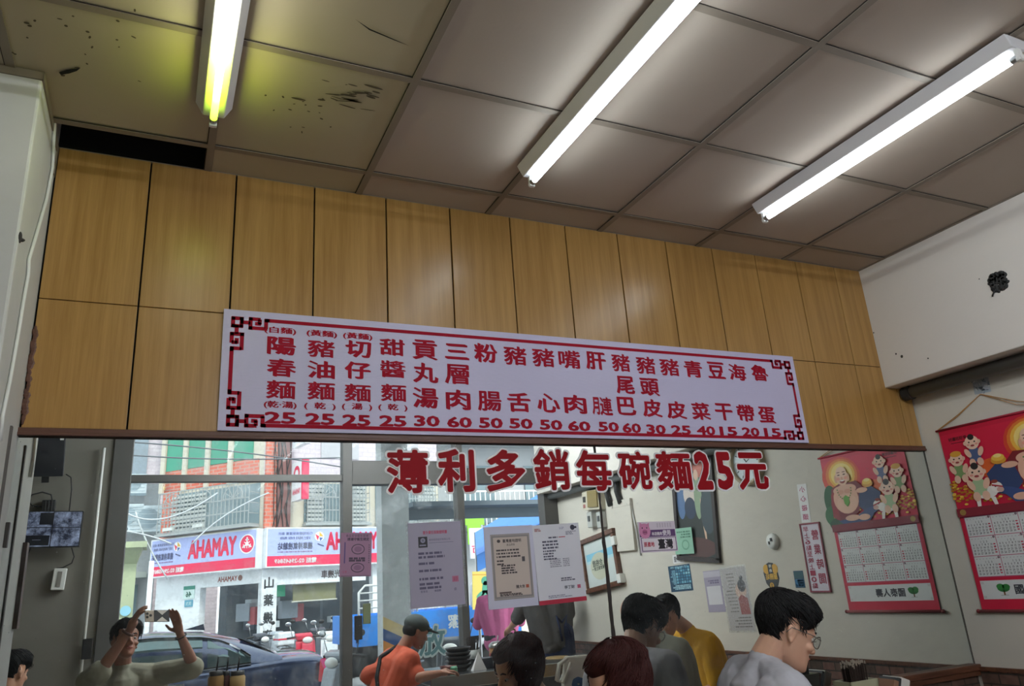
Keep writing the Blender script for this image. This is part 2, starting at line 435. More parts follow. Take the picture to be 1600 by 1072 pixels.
# mirror of three sheets
def mirror_mat():
    m = bpy.data.materials.new('mirror_glass'); m.use_nodes = True; N = m.node_tree.nodes; L = m.node_tree.links
    out = N['Material Output']; N.remove(N['Principled BSDF'])
    g = N.new('ShaderNodeBsdfGlossy'); g.inputs['Roughness'].default_value = 0.0; g.inputs['Color'].default_value = (.83,.88,.85,1)
    d = N.new('ShaderNodeBsdfDiffuse'); d.inputs['Color'].default_value = (.62,.66,.68,1)
    tc = N.new('ShaderNodeTexCoord'); mp = N.new('ShaderNodeMapping'); mp.inputs['Scale'].default_value = (1,1,2.2); mp.inputs['Rotation'].default_value = (0,.9,0)
    L.new(tc.outputs['Object'], mp.inputs['Vector'])
    n1 = N.new('ShaderNodeTexNoise'); n1.inputs['Scale'].default_value = 2.6; n1.inputs['Detail'].default_value = 6; n1.inputs['Roughness'].default_value = .7
    n2 = N.new('ShaderNodeTexNoise'); n2.inputs['Scale'].default_value = 140; n2.inputs['Detail'].default_value = 2
    L.new(mp.outputs['Vector'], n1.inputs['Vector']); L.new(tc.outputs['Object'], n2.inputs['Vector'])
    r1 = N.new('ShaderNodeMapRange'); r1.inputs['From Min'].default_value = .45; r1.inputs['From Max'].default_value = .8; r1.inputs['To Min'].default_value = .010; r1.inputs['To Max'].default_value = .12
    r2 = N.new('ShaderNodeMapRange'); r2.inputs['From Min'].default_value = .70; r2.inputs['From Max'].default_value = .76; r2.inputs['To Min'].default_value = 0; r2.inputs['To Max'].default_value = .45
    L.new(n1.outputs['Fac'], r1.inputs['Value']); L.new(n2.outputs['Fac'], r2.inputs['Value'])
    ad = N.new('ShaderNodeMath'); ad.operation = 'ADD'; ad.use_clamp = True
    L.new(r1.outputs[0], ad.inputs[0]); L.new(r2.outputs[0], ad.inputs[1])
    ms = N.new('ShaderNodeMixShader'); L.new(ad.outputs[0], ms.inputs['Fac']); L.new(g.outputs[0], ms.inputs[1]); L.new(d.outputs[0], ms.inputs[2])
    L.new(ms.outputs[0], out.inputs['Surface']); M['mirror_glass'] = m
mirror_mat()
xs = onY(947, 880, 0).x
zmb = HC - .53
mr = thing('wall_mirror', 'big dusty wall mirror below wood boards, reflecting street and diners', 'mirror', (1.7, 0, zmb))
for x0, x1 in ((XL, xs-.003), (xs+.003, XR-.006)):
    b = MB(); b.lohi((x0, 0.0, zmb), (x1, .012, zr0+.01)); b.build('mirror_sheet', 'mirror_glass', mr)
b = MB()
zz_ = [zr0-.0-(zr0-zmb)*k/40 for k in range(41)]
pl = [xs-.004-.0035*random.random()-(.003 if k > 14 else 0) for k in range(41)]; pr = [xs+.004+.0035*random.random()+(.003 if k > 14 else 0) for k in range(41)]
for k in range(40): b.quad((pl[k],-.0012,zz_[k]),(pl[k+1],-.0012,zz_[k+1]),(pr[k+1],-.0012,zz_[k+1]),(pr[k],-.0012,zz_[k]))
b.build('seam', mat('seam_black', s2l(38,30,28), rough=.6), mr, label='black perished seam between the sheets')
# dark grey corner strip and brown ledge under the mirror
b = MB(); b.lohi((XR-.004, -.004, zmb), (XR, .0, zr0))
struct(b.build('trim_3', mat('corner_grey', s2l(92,88,82), rough=.8)), 'dark strip in corner where mirror meets right wall', 'corner strip')
b = MB(); b.lohi((XL, -.035, zmb-.03), (XR, 0, zmb)); b.lohi((XL, -.028, zmb-.055), (XR, 0, zmb-.03))
struct(b.build('trim_4', 'dark_wood', bevel=.004), 'brown wooden ledge under the mirror', 'ledge')

# stone-tile wainscot on the right and mirror walls
def brick_mat():
    m = bpy.data.materials.new('stone_tile'); m.use_nodes = True; N = m.node_tree.nodes; L = m.node_tree.links; p = N['Principled BSDF']
    tc = N.new('ShaderNodeTexCoord'); sx = N.new('ShaderNodeSeparateXYZ'); cx = N.new('ShaderNodeCombineXYZ'); ad = N.new('ShaderNodeMath')
    L.new(tc.outputs['Object'], sx.inputs[0]); L.new(sx.outputs['X'], ad.inputs[0]); L.new(sx.outputs['Y'], ad.inputs[1])
    L.new(ad.outputs[0], cx.inputs['X']); L.new(sx.outputs['Z'], cx.inputs['Y'])
    br = N.new('ShaderNodeTexBrick'); br.inputs['Scale'].default_value = 1; br.inputs['Brick Width'].default_value = .1; br.inputs['Row Height'].default_value = .05; br.inputs['Mortar Size'].default_value = .004
    br.inputs['Color1'].default_value = (*s2l(96,80,70),1); br.inputs['Color2'].default_value = (*s2l(150,108,96),1); br.inputs['Mortar'].default_value = (*s2l(70,62,56),1)
    L.new(cx.outputs[0], br.inputs['Vector']); nz = N.new('ShaderNodeTexNoise'); nz.inputs['Scale'].default_value = 22; L.new(tc.outputs['Object'], nz.inputs['Vector'])
    mx = N.new('ShaderNodeMix'); mx.data_type = 'RGBA'; mx.blend_type = 'MULTIPLY'; mx.inputs['Factor'].default_value = .8
    L.new(br.outputs['Color'], mx.inputs['A']); L.new(nz.outputs['Fac'], mx.inputs['B']); L.new(mx.outputs['Result'], p.inputs['Base Color'])
    p.inputs['Roughness'].default_value = .4; M['stone_tile'] = m
brick_mat()
b = MB(); b.lohi((XR-.012, YF, 0), (XR, -.03, zmb-.03)); struct(b.build('baseboard_right', 'stone_tile', loc=(0,0,0)), 'mottled brown stone tiles along foot of right wall', 'wainscot')
b = MB(); b.lohi((XL, -.012, 0), (XR-.012, 0, zmb-.055)); struct(b.build('baseboard_back', 'stone_tile', loc=(0,0,0)), 'mottled brown stone tiles below the mirror ledge', 'wainscot')
b = MB(); b.lohi((XR-.02, YF, zmb-.03), (XR, -.03, zmb-.012)); struct(b.build('trim_5', 'dark_wood'), 'thin brown cap along top of stone tiles on right wall', 'wainscot cap')

# ------------------------------------------------------------------ tube lamps
def tube_emit(name, c, s, worn=False):
    m = bpy.data.materials.new(name); m.use_nodes = True; N = m.node_tree.nodes; L = m.node_tree.links; p = N['Principled BSDF']
    p.inputs['Base Color'].default_value = (.8,.8,.8,1); p.inputs['Emission Strength'].default_value = s
    tc = N.new('ShaderNodeTexCoord'); sx = N.new('ShaderNodeSeparateXYZ'); L.new(tc.outputs['Object'], sx.inputs[0])
    r = N.new('ShaderNodeMapRange'); r.inputs['From Min'].default_value = -.03; r.inputs['From Max'].default_value = -.47   # the worn end of the tube glows weak and green
    L.new(sx.outputs['Y'], r.inputs['Value'])
    cr = N.new('ShaderNodeValToRGB'); el = cr.color_ramp.elements
    if worn:
        el[0].position = 0; el[0].color = (.03,.062,.003,1); el[1].position = 1; el[1].color = (*c,1)
        q = el.new(.22); q.color = (.42,.66,.022,1); q = el.new(.55); q.color = (1.0,1.1,.14,1)
    else: el[0].color = (*c,1); el[1].color = (*c,1)
    L.new(r.outputs[0], cr.inputs['Fac']); L.new(cr.outputs['Color'], p.inputs['Emission Color'])
    M[name] = m
tube_emit('tube_green', (.97,1.0,.80), 14.0, True)
tube_emit('tube_cyan', (.84,.95,1.0), 14.0)
tube_emit('tube_white', (.88,.96,1.0), 14.0)
tube_emit('tube_fill', (.90,.95,1.0), 92.0)
def lamp(x, y_end, label, tube, up=False, dx=0):
    L_ = 1.22
    t = thing('tube_lamp', label, 'ceiling lamp', (x, y_end, ZC), 'bare tube lamps on the ceiling')
    h, wt, wb = .050, .060, .034
    y0, y1 = y_end, y_end-L_
    ins = .05
    b = MB()
    z0, z1 = ZC-.004, ZC-h
    b.add([(x-wt,y0,z0),(x+wt,y0,z0),(x+wb,y0-ins*0+.0,z1),(x-wb,y0,z1),(x-wt,y1,z0),(x+wt,y1,z0),(x+wb,y1,z1),(x-wb,y1,z1)],
          [(0,1,2,3),(4,7,6,5),(0,3,7,4),(1,5,6,2),(3,2,6,7),(0,4,5,1)])
    b.build('lamp_body', 'lamp_white', t, bevel=.004)
    zt_ = ZC-h-.026
    b = MB(); b.tube([(x, y0-.028, zt_), (x, y1+.028, zt_)], .0115, 16)
    tb = b.build('tube', tube, t, smooth=False)
    for p in tb.data.polygons: p.use_smooth = len(p.vertices) == 4
    for yy, s in ((y0, -1), (y1, 1)):
        b = MB(); b.tube([(x, yy+s*.012, zt_), (x, yy+s*.034, zt_)],   .0125, 14); b.build('tube_cap', 'steel', t, smooth=False)
        b = MB(); b.box((x, yy+s*.008, zt_+.008), (.024, .014, .05)); b.lathe([(.0,-.006),(.012,-.006),(.012,.006),(.0,.006)], (x, yy+s*.003, zt_-.004), 12, axis=V((0,1,0)))
        b.build('lamp_holder', 'white_plastic', t, bevel=.002)
    return t
lamp(.083, -.455, 'leftmost tube lamp, end glowing yellow-green', 'tube_green')
lamp(1.300, -.43, 'tube lamp in middle of ceiling with cool cyan light', 'tube_cyan')
lamp(2.50, -.475, 'rightmost tube lamp, whole length in view, near right wall', 'tube_white')
for x, lb in ((.69,'added unseen fill lamp between photographer and middle of room'), (1.30,'added unseen fill lamp behind the cyan one, over the diners'), (1.89,'added unseen fill lamp right of middle, over the diners'), (2.50,'added unseen fill lamp nearest right wall, toward shop front')):
    lamp(x, -2.75, lb, 'tube_fill')  # unseen extra lamps, added as strong fill light for the walls

# ------------------------------------------------------------------ menu board
bx0, bx1, bz0, bz1 = .178, 2.998, HC+.211*DC+.002, HC+.3745*DC
mb_ = thing('menu_board', 'long white menu board with red dish names and prices on wood boards', 'menu board', (1.6, 0, bz0))
m = mat('corrugated_plastic', s2l(200,195,226), rough=.4, var=.02)
N = m.node_tree.nodes; L = m.node_tree.links
w_ = N.new('ShaderNodeTexWave'); w_.wave_type = 'BANDS'; w_.bands_direction = 'Z'; w_.inputs['Scale'].default_value = 62
tc = N.new('ShaderNodeTexCoord'); L.new(tc.outputs['Object'], w_.inputs['Vector'])
bp = N.new('ShaderNodeBump'); bp.inputs['Strength'].default_value = .25; bp.inputs['Distance'].default_value = .002
L.new(w_.outputs['Fac'], bp.inputs['Height']); L.new(bp.outputs['Normal'], N['Principled BSDF'].inputs['Normal'])
YB = -.026
b = MB(); b.lohi((bx0, YB, bz0), (bx1, -.013, bz1)); b.build('board', 'corrugated_plastic', mb_)
fb = Face((0, YB, 0), (1,0,0), (0,0,1))
mat('menu_red', s2l(158,6,38), rough=.75, var=.06, spec=.25)
def bxy(px, py): q = onY(px, py, YB); return q.x, q.z
b = MB()
def mch(s, px, py, size, wd=None, off=.022):
    x, z = bxy(px, py); fb.text(b, s, x, z, w=wd, hgt=size, h=.0008, pen=off)
S = .070
cols = [("陽春麵",438,((440,541),(440,575),(439,609))), ("豬油麵",500,((502,545),(502,578),(502,611))), ("切仔麵",557,((560,546),(559,579),(559,614))),
 ("甜醬麵",614,((613,543),(614,577),(615,614))), ("貢丸湯",667,((664,547),(665,583),(665,622))), ("三層肉",718,((714,550),(714,585),(716,625))),
 ("粉腸",767,((759,552),(765,627))), ("豬舌",814,((805,556),(811,629))), ("豬心",861,((849,559),(857,630))), ("嘴肉",905,((890,562),(899,632))),
 ("肝*",951,((931,564),(941,635))), ("豬尾巴",987,((970,567),(977,602),(979,635))), ("豬頭皮",1025,((1009,571),(1015,605),(1019,638))), ("豬皮",1064,((1046,574),(1057,641))),
 ("青菜",1103,((1083,577),(1095,643))), ("豆干",1138,((1119,579),(1131,644))), ("海帶",1173,((1152,582),(1165,646))), ("魯蛋",1207,((1187,583),(1198,649)))]
xc_ = [bxy(c_[1], 660)[0] for c_ in cols]
pitch = [((xc_[min(i+1,17)]-xc_[max(i-1,0)])/(min(i+1,17)-max(i-1,0))) for i in range(18)]
for ci, (s, _, ps) in enumerate(cols):
    S = .071 if ci < 4 else .086
    for ch, (px, py) in zip(s, ps):
        if ch == '*':
            x, z = bxy(px, py); fb.text(b, '月', x-.034, z, w=.038, hgt=S*.95, h=.0008, pen=.045); fb.text(b, '連', x+.020, z, w=.066, hgt=S, h=.0008, pen=.034)
        else:
            flat = ch in '三'
            mch(ch, px, py, S*.8 if flat else S, pitch[ci]*.74 if ci < 4 else pitch[ci]*.78, .046 if flat else (.024 if ch in '麵醬豬腸嘴層' else .034))
for px, py, s in ((438,517,'(白麵)'),(503,522,'(黃麵)'),(559,526,'(黃麵)'),(438,633,'(乾·湯)'),(500,635,'(  乾  )'),(558,636,'(  湯  )'),(614,637,'(  乾  )')):
    x, z = bxy(px, py); fb.text(b, s, x, z, w=.118, hgt=.030, h=.0008, pen=.03)
for (s, px, _), pt_, py, n in zip(cols, pitch, (653,655,657,658,658,660,661,662,664,666,667,669,671,672,673,674,675,676), "25 25 25 25 30 60 50 50 50 60 50 60 30 25 40 15 20 15".split()):
    x, z = bxy(px, py); fb.text(b, n, x, z, w=pt_*.78, hgt=.045, h=.0008, off=.038)
b.build('lettering', 'menu_red', mb_, label='red dish names and prices')
b = MB()
bw = .0142; e = .038
x0, x1, z0, z1 = bx0+.034, bx1-.034, bz0+.021, bz1-.034
def hl(xa, xb, z): fb.rect(b, xa, z-bw/2, xb, z+bw/2, .0007)
def vl(x, za, zb_): fb.rect(b, x-bw/2, za, x+bw/2, zb_, .0007)
K = .135
hl(x0+K-.02, x1-K+.02, z1); hl(x0+K-.02, x1-K+.02, z0); vl(x0, z0+K-.02, z1-K+.02); vl(x1, z0+K-.02, z1-K+.02)
def key(cx, cz, sx, sz):        # one key-fret corner
    def H(a, c, d): hl(min(cx+sx*a, cx+sx*c), max(cx+sx*a, cx+sx*c), cz+sz*d)
    def W_(a, c, d): vl(cx+sx*d, min(cz+sz*a, cz+sz*c), max(cz+sz*a, cz+sz*c))
    q = .0055
    for (HH, VV) in ((H, W_), (W_, H)):
        HH(-q, .032+q, 0.0); VV(-q, .03+q, .0) if False else None
        HH(.026, .062, .014)
        VV(-.002-q, .036+q, .062); HH(.056, .098, -.002); VV(-.002, .018, .095); HH(.078, .1, .016)
        HH(.056, .118+q, .034); VV(.034, -q, .118); HH(.112, .13, .0)
    H(-q, .03+q, .03); W_(-q, .03+q, .03)
key(x0, z1, 1, -1); key(x1, z1, -1, -1); key(x0, z0, 1, 1); key(x1, z0, -1, 1)
b.build('border', 'menu_red', mb_, label='red fret border')

# ------------------------------------------------------------------ red slogan on the mirror, one sticker a character
mat('sticker_red', s2l(146,4,20), rough=.6, var=.05, spec=.2); mat('sticker_white', s2l(243,242,244), rough=.5, var=.02)
for ch, x0_, x1_, y0_, y1_ in (('薄',601,672,700,774),('利',681,744,699,772),('多',757,823,700,771),('銷',831,892,699,769),('每',898,957,701,770),('碗',964,1019,703,768),('麵',1023,1082,703,769),('2',1084,1113,703,768),('5',1117,1146,704,768),('元',1150,1200,705,768)):
    a, c = onY(x0_, (y0_+y1_)/2, 0), onY(x1_, (y0_+y1_)/2, 0)
    zt1, zb1 = onY((x0_+x1_)/2, y0_, 0).z, onY((x0_+x1_)/2, y1_, 0).z
    cx, cz = (a.x+c.x)/2, (zt1+zb1)/2; w, h = c.x-a.x, zt1-zb1
    f = Face((0, -.0005, 0), (1,0,0), (0,0,1))
    num = ch in '25'
    b = MB(); f.text(b, ch, cx, cz, w=w-.014, hgt=h-.014, h=.0018, off=(.029 if ch in '薄銷麵碗每' else .036) if not num else .045)
    o = b.build('character_sticker', 'sticker_red', loc=(cx, -.0005, cz))
    b = MB(); f.text(b, ch, cx, cz, w=w+.002, hgt=h+.002, h=.0009, off=(.051 if ch in '薄銷麵碗每' else .058) if not num else .066); b.build('outline', 'sticker_white', o, label='white outline')
    tag(o, ('red number %s sticker with white outline on mirror' if num else 'red %s character sticker with white outline on mirror') % ch, 'sticker', 'slogan characters on the mirror')

# ------------------------------------------------------------------ papers taped on the mirror
def paper_thing(name, label, cat, f, w, h, t=.0008, colr='paper', group=None):
    b = MB(); f.slab(b, 0, 0, w, h, t)
    o = b.build(name, colr, loc=f.p(w/2, 0, 0)); tag(o, label, cat, group); return o
def lines(cb, f, x0, x1, y0, y1, n, th, col_, seed=0, h=.0012, jag=.5):
    rr = random.Random(seed); k = cb.i(col_)
    for i in range(n):
        y = y1 + (y0-y1)*i/max(n-1, 1); x = x0; xe = x1 - (x1-x0)*jag*rr.random()
        while x < xe:
            l = th*rr.uniform(.6, 3.2); f.rect(cb, x, y-th/2, min(x+l, xe), y+th/2, h, k); x += l + th*rr.uniform(.25, .7)
def mirror_pt(px, py): return onY(px, py, -.0006)
def tapes(o, f, w, h, k='clear_tape'):
    b = MB()
    for x in (.06, .94):
        for y in (0, 1): f.rect(b, w*x-.012, h*y-.022, w*x+.012, h*y+.022, .0013)
    b.build('tape', k, o)
mat('clear_tape', s2l(206,208,214), rough=.2, var=.05)

f, w, h = face4((533,833),(582,832),(579,901),(530,901), mirror_pt)
o = paper_thing('pink_notice', 'small mauve-pink printed notice taped on mirror', 'notice', f, w, h, colr=P('a27a98'))
c = CB(); k = c.i('4a3850')
f.text(c, '食品安全衛生宣導', w*.52, h*.93, w=w*.72, h=.0011, mi=k); f.text(c, '請遵守衛生規定', w*.56, h*.85, w=w*.7, h=.0011, mi=k, off=.03)
for cy, ry in ((.62,.11),(.2,.10)):
    for q in range(24):
        a = 2*pi*q/24; a2 = a+.27
        f.line(c, w*.56+w*.2*cos(a), h*cy+h*ry*sin(a), w*.56+w*.2*cos(a2), h*cy+h*ry*sin(a2), .003, .0011, k)
    f.ell(c, w*.56, h*cy, w*.12, h*ry*.6, .0011, c.i('8a6484'))
lines(c, f, w*.28, w*.86, h*.36, h*.41, 2, .007, '4a3850', 3); f.rect(c, w*.12, h*.3, w*.16, h*.78, .0011, c.i('5a4680'))
for i in range(9): f.rect(c, w*.9, h*(.3+.05*i), w*.93, h*(.325+.05*i), .0011, k)
f.text(c, '注意', w*.15, h*.11, w=w*.15, h=.0011, mi=c.i('b04a70')); f.rect(c, w*.05, h*.012, w*.95, h*.022, .0011, k)
c.done('print', o)

f, w, h = face4((639,818),(722,814),(724,944),(640,952), mirror_pt)
o = paper_thing('grey_notice', 'grey printed notice with black square logo taped on mirror', 'notice', f, w, h, colr=P('a29db2'))
c = CB(); k = c.i('55506a')
f.text(c, '意外責任保險證明書', w*.5, h*.878, w=w*.46, hgt=h*.045, h=.0011, mi=c.i('b0506c'), off=.03)
f.rect(c, w*.18, h*.70, w*.35, h*.83, .0011, c.i('23232b')); f.ell(c, w*.265, h*.785, w*.045, h*.03, .0014, c.i('8e8ea6')); f.text(c, '保', w*.265, h*.785, hgt=h*.03, h=.0017, mi=c.i('23232b'))
f.rect(c, w*.2, h*.72, w*.32, h*.735, .0014, c.i('8e8ea6'))
f.text(c, '產物保險股份有限公司', w*.58, h*.788, w=w*.4, h=.0011, mi=k); f.rect(c, w*.38, h*.75, w*.84, h*.754, .0011, k)
for yy, n, s in ((.63,2,1),(.51,1,2),(.425,1,3),(.33,1,4),(.27,2,5)): lines(c, f, w*.17, w*.66, h*(yy-.045*(n-1)), h*yy, n, .0085, '55506a', s, jag=.4)
f.rect(c, w*.78, h*.27, w*.9, h*.34, .0012, c.i('b06a86')); f.text(c, '印', w*.84, h*.305, hgt=h*.05, h=.0015, mi=c.i('902a4c'))
f.text(c, '董事長', w*.25, h*.185, w=w*.13, h=.0011, mi=k); f.text(c, '林志明', w*.5, h*.185, w=w*.12, h=.0011, mi=k, off=.03); f.text(c, '章', w*.83, h*.185, w=w*.05, h=.0011, mi=k)
c.done('print', o)
b = MB(); f.slab(b, -w*.03, -h*.03, w*1.04, h*1.02, .0004)
m = bpy.data.materials.new('plastic_sleeve'); m.use_nodes = True; N = m.node_tree.nodes; L = m.node_tree.links
N.remove(N['Principled BSDF']); tr = N.new('ShaderNodeBsdfTransparent'); gl = N.new('ShaderNodeBsdfGlossy'); gl.inputs['Roughness'].default_value = .18
df = N.new('ShaderNodeBsdfDiffuse'); df.inputs['Color'].default_value = (.8,.8,.82,1); m1 = N.new('ShaderNodeMixShader'); m2 = N.new('ShaderNodeMixShader')
nz = N.new('ShaderNodeTexNoise'); nz.inputs['Scale'].default_value = 30; nz.inputs['Detail'].default_value = 6; rp = N.new('ShaderNodeMapRange'); rp.inputs['From Min'].default_value = .5; rp.inputs['From Max'].default_value = .75; rp.inputs['To Min'].default_value = .06; rp.inputs['To Max'].default_value = .5
L.new(nz.outputs['Fac'], rp.inputs['Value']); m1.inputs['Fac'].default_value = .5
L.new(gl.outputs[0], m1.inputs[1]); L.new(df.outputs[0], m1.inputs[2]); L.new(rp.outputs[0], m2.inputs['Fac']); L.new(tr.outputs[0], m2.inputs[1]); L.new(m1.outputs[0], m2.inputs[2]); L.new(m2.outputs[0], N['Material Output'].inputs['Surface'])
M['plastic_sleeve'] = m
b.build('plastic_sleeve', 'plastic_sleeve', o)

f, w, h = face4((756,824),(833,820),(840,946),(763,953), mirror_pt)
o = paper_thing('certificate', 'certificate with grey patterned frame on pale lilac sheet taped on mirror', 'certificate', f, w, h, colr=P('c9c9de'))
c = CB(); g = c.i('8d8788')
f.rect(c, w*.12, h*.1, w*.92, h*.9, .0011, g); f.rect(c, w*.17, h*.14, w*.87, h*.86, .0014, c.i('c4b6ae'))
for i in range(46):
    for x in (.115, .905): f.rect(c, w*x, h*(.105+.017*i), w*(x+.02), h*(.113+.017*i), .0014, c.i('b9b2b0'))
for i in range(40):
    for y in (.108, .882): f.rect(c, w*(.13+.0195*i), h*y, w*(.14+.0195*i), h*(y+.012), .0014, c.i('b9b2b0'))
k = c.i('40383a')
f.ell(c, w*.28, h*.815, w*.035, h*.02, .0017, k); f.text(c, '臺灣產地證明', w*.55, h*.815, w=w*.38, h=.0017, mi=k, off=.02); f.text(c, '產品標章', w*.52, h*.765, w=w*.17, h=.0017, mi=k)
lines(c, f, w*.22, w*.74, h*.62, h*.7, 3, .006, '40383a', 8, .0017); lines(c, f, w*.22, w*.4, h*.53, h*.57, 2, .006, '40383a', 9, .0017); lines(c, f, w*.3, w*.62, h*.42, h*.51, 4, .006, '40383a', 10, .0017, .2)
f.rect(c, w*.73, h*.55, w*.79, h*.61, .0017, c.i('4d4a50')); f.text(c, '陳大年', w*.66, h*.245, w=w*.18, hgt=h*.045, h=.0017, mi=k, off=.03); f.rect(c, w*.77, h*.225, w*.83, h*.265, .0017, c.i('a4553e'))
f.rect(c, w*.23, h*.175, w*.47, h*.195, .0017, c.i('5e4e4c')); lines(c, f, w*.24, w*.8, h*.15, h*.165, 2, .004, '40383a', 12, .0017)
c.done('print', o)

f, w, h = face4((833,821),(904,817),(916,938),(841,947), mirror_pt)
o = paper_thing('letter', 'white typed letter with red strip along bottom taped on mirror', 'letter', f, w, h, colr=P('d9dae4'))
c = CB(); k = c.i('55566a')
f.rect(c, 0, 0, w, h*.055, .0011, c.i('b01f3c')); lines(c, f, w*.04, w*.25, h*.925, h*.945, 2, .006, 'b08a90', 2)
f.text(c, 'SGP', w*.62, h*.945, w=w*.1, h=.0011, mi=c.i('7a7ca0')); f.ell(c, w*.86, h*.945, .011, .011, .0011, c.i('2c2c40')); f.rect(c, w*.9, h*.932, w*.95, h*.958, .0011, c.i('2c2c40'))
lines(c, f, w*.7, w*.96, h*.86, h*.895, 3, .004, '8a8ca0', 4); f.rect(c, w*.54, h*.825, w*.68, h*.835, .0011, c.i('b01f3c')); lines(c, f, w*.32, w*.52, h*.83, h*.83, 1, .006, '55566a', 5, jag=0)
lines(c, f, w*.18, w*.62, h*.7, h*.78, 3, .007, '55566a', 6, jag=.3); lines(c, f, w*.18, w*.5, h*.56, h*.66, 4, .006, '55566a', 7, jag=.4)
lines(c, f, w*.3, w*.55, h*.46, h*.55, 5, .0038, '8a8b9a', 17, jag=.1); lines(c, f, w*.58, w*.72, h*.46, h*.55, 5, .0038, '8a8b9a', 18, jag=.05)
lines(c, f, w*.5, w*.84, h*.28, h*.305, 2, .005, '55566a', 19); f.text(c, '李丁財', w*.66, h*.19, w=w*.22, hgt=h*.045, h=.0011, mi=c.i('35364a'), off=.02); f.rect(c, w*.83, h*.165, w*.9, h*.21, .0011, c.i('c05a78'))
lines(c, f, w*.2, w*.85, h*.08, h*.1, 2, .004, '8a8ca0', 20)
c.done('print', o)

f, w, h = face4((996,816),(1055,814),(1058,861),(1001,864), mirror_pt)
o = paper_thing('origin_label', 'pork origin label with pink pig head and big black 臺灣, stuck on mirror', 'label', f, w, h, colr=P('d9cfdc'))
c = CB(); pu = c.i('5d3d70'); wh = c.i('e6dfe8')
f.rect(c, w*.02, h*.50, w*.98, h*.73, .0011, pu); f.rect(c, w*.04, h*.04, w*.98, h*.48, .0011, pu); f.rect(c, w*.06, h*.06, w*.96, h*.46, .0013, wh)
f.text(c, '本店豬肉', w*.48, h*.6, w=w*.28, hgt=h*.12, h=.0014, mi=wh, off=.03); f.text(c, '使用', w*.74, h*.62, w=w*.22, hgt=h*.19, h=.0014, mi=wh, off=.03)
f.text(c, '原產地', w*.24, h*.26, w=w*.28, hgt=h*.17, h=.0015, mi=c.i('b0304a'), off=.03); f.text(c, '臺灣', w*.68, h*.26, w=w*.40, hgt=h*.34, h=.0015, mi=c.i('221d28'), off=.03)
pk = c.i('d58ab4'); f.ell(c, w*.165, h*.70, w*.15, h*.25, .0016, pk); f.poly(c, [(w*.03,h*.8),(w*.05,h*.99),(w*.14,h*.9)], .0016, pk); f.poly(c, [(w*.2,h*.9),(w*.3,h*.97),(w*.29,h*.8)], .0016, pk)
f.ell(c, w*.165, h*.66, w*.07, h*.09, .0019, c.i('b4628e')); 
for x in (-.025, .025): f.ell(c, w*(.165+x), h*.66, w*.013, h*.03, .0021, c.i('5a2c48')); f.ell(c, w*(.165+x*2.4), h*.8, w*.014, h*.03, .0019, c.i('2a1c28'))
for i in range(6): f.rect(c, w*(.5+.07*i), h*.8, w*(.54+.07*i), h*.95, .0011, c.i('c4b8c6'))
c.done('print', o)

# ------------------------------------------------------------------ right wall: pipe, torn tape, calendar
xp = 3.80
p0, p1 = onX(1404, 618, xp), onX(1600, 563, xp)
zp = (p0.z+p1.z)/2
t = thing('drain_pipe', 'dark grey plastic pipe running under white beam on right wall', 'pipe', (xp, -.03, zp))
b = MB(); b.tube([(xp, -.03, zp), (xp, YF+.02, zp)], .034, 20)
pp = b.build('pipe', 'grey_pipe', t); [setattr(q, 'use_smooth', len(q.vertices) == 4) for q in pp.data.polygons]
b = MB(); b.tube([(xp,-.028,zp),(xp,-.075,zp)], .040, 20); b.build('pipe_end', 'black_rubber', t, smooth=False)
for y in (-.07, -2.1): b = MB(); b.tube([(xp-.02,y,zb+.0),(xp-.02,y,zp+.02)], .0025, 6); b.build('hanger', 'dull_metal', t)
b = MB(); b.tube([(XR-.03,-.01,zb-.02),(XR-.03,YF+.02,zb-.02)], .014, 12)
o = b.build('thin_conduit', mat('conduit_beige', s2l(170,162,150), rough=.5), smooth=True); tag(o, 'thin beige conduit tucked under white beam, behind grey pipe', 'conduit')
xw = XR - .0006
def wall_pt(px, py): return onX(px, py, xw)
f, w, h = face4((1519,590),(1545,584),(1547,612),(1522,617), wall_pt)
b = CB(); rr = random.Random(5)
f.slab(b, 0, 0, w, h, .0006, b.i('a9b4bd'))
for _ in range(60): f.ell(b, rr.random()*w, rr.random()*h, .004+.006*rr.random(), .002+.004*rr.random(), .001, b.i(rr.choice(['6d7f90','c9d0d4','8d9aa6'])), n=7, rot=rr.random()*3)
tag(b.done('torn_tape', loc=f.p(w/2,0)), 'torn scrap of bluish tape on right wall above calendar string', 'tape')

y0c, y1c = onX(1470, 672, xw).y, 0
tl = onX(1470, 672, xw); blp = onX(1541, 950, xw)
CW, CH_ = .615, tl.z - onX(1541, 958, xw).z
cal = thing('calendar', 'red hanging wall calendar with laughing bald man picture and month tables', 'calendar', (XR-.006, tl.y-CW/2, tl.z-CH_))
f = Face((XR-.006, tl.y+.012, tl.z-CH_), (0,-1,0), (0,0,1))
b = CB(); f.slab(b, 0, .012, CW, CH_-.006, .0012, b.i('c4163a')); b.done('sheet', cal)
b = MB(); b.tube([f.p(-.012, CH_-.004, .004), f.p(CW+.012, CH_-.004, .004)], .006, 10); b.build('top_rod', P('9a1230'), cal, smooth=True)
b = MB(); b.tube([f.p(-.018, .01, .006), f.p(CW+.018, .01, .006)], .0085, 10)
for s in (-.018, CW+.018): b.ell(f.p(s, .01, .006), (.011,.011,.011), n=10, m=6)
b.build('bottom_rod', P('7c2a2c'), cal, smooth=True)
hang = onX(1533, 616, xw) - V((.006,0,0))
b = MB(); b.tube([f.p(-.006, CH_-.002, .005), (hang+f.p(-.006, CH_-.002, .005))/2+V((0,0,-.008)), hang], .0022, 6); b.tube([hang, (hang+f.p(CW+.006, CH_-.002, .005))/2+V((0,0,-.012)), f.p(CW+.006, CH_-.002, .005)], .0022, 6)
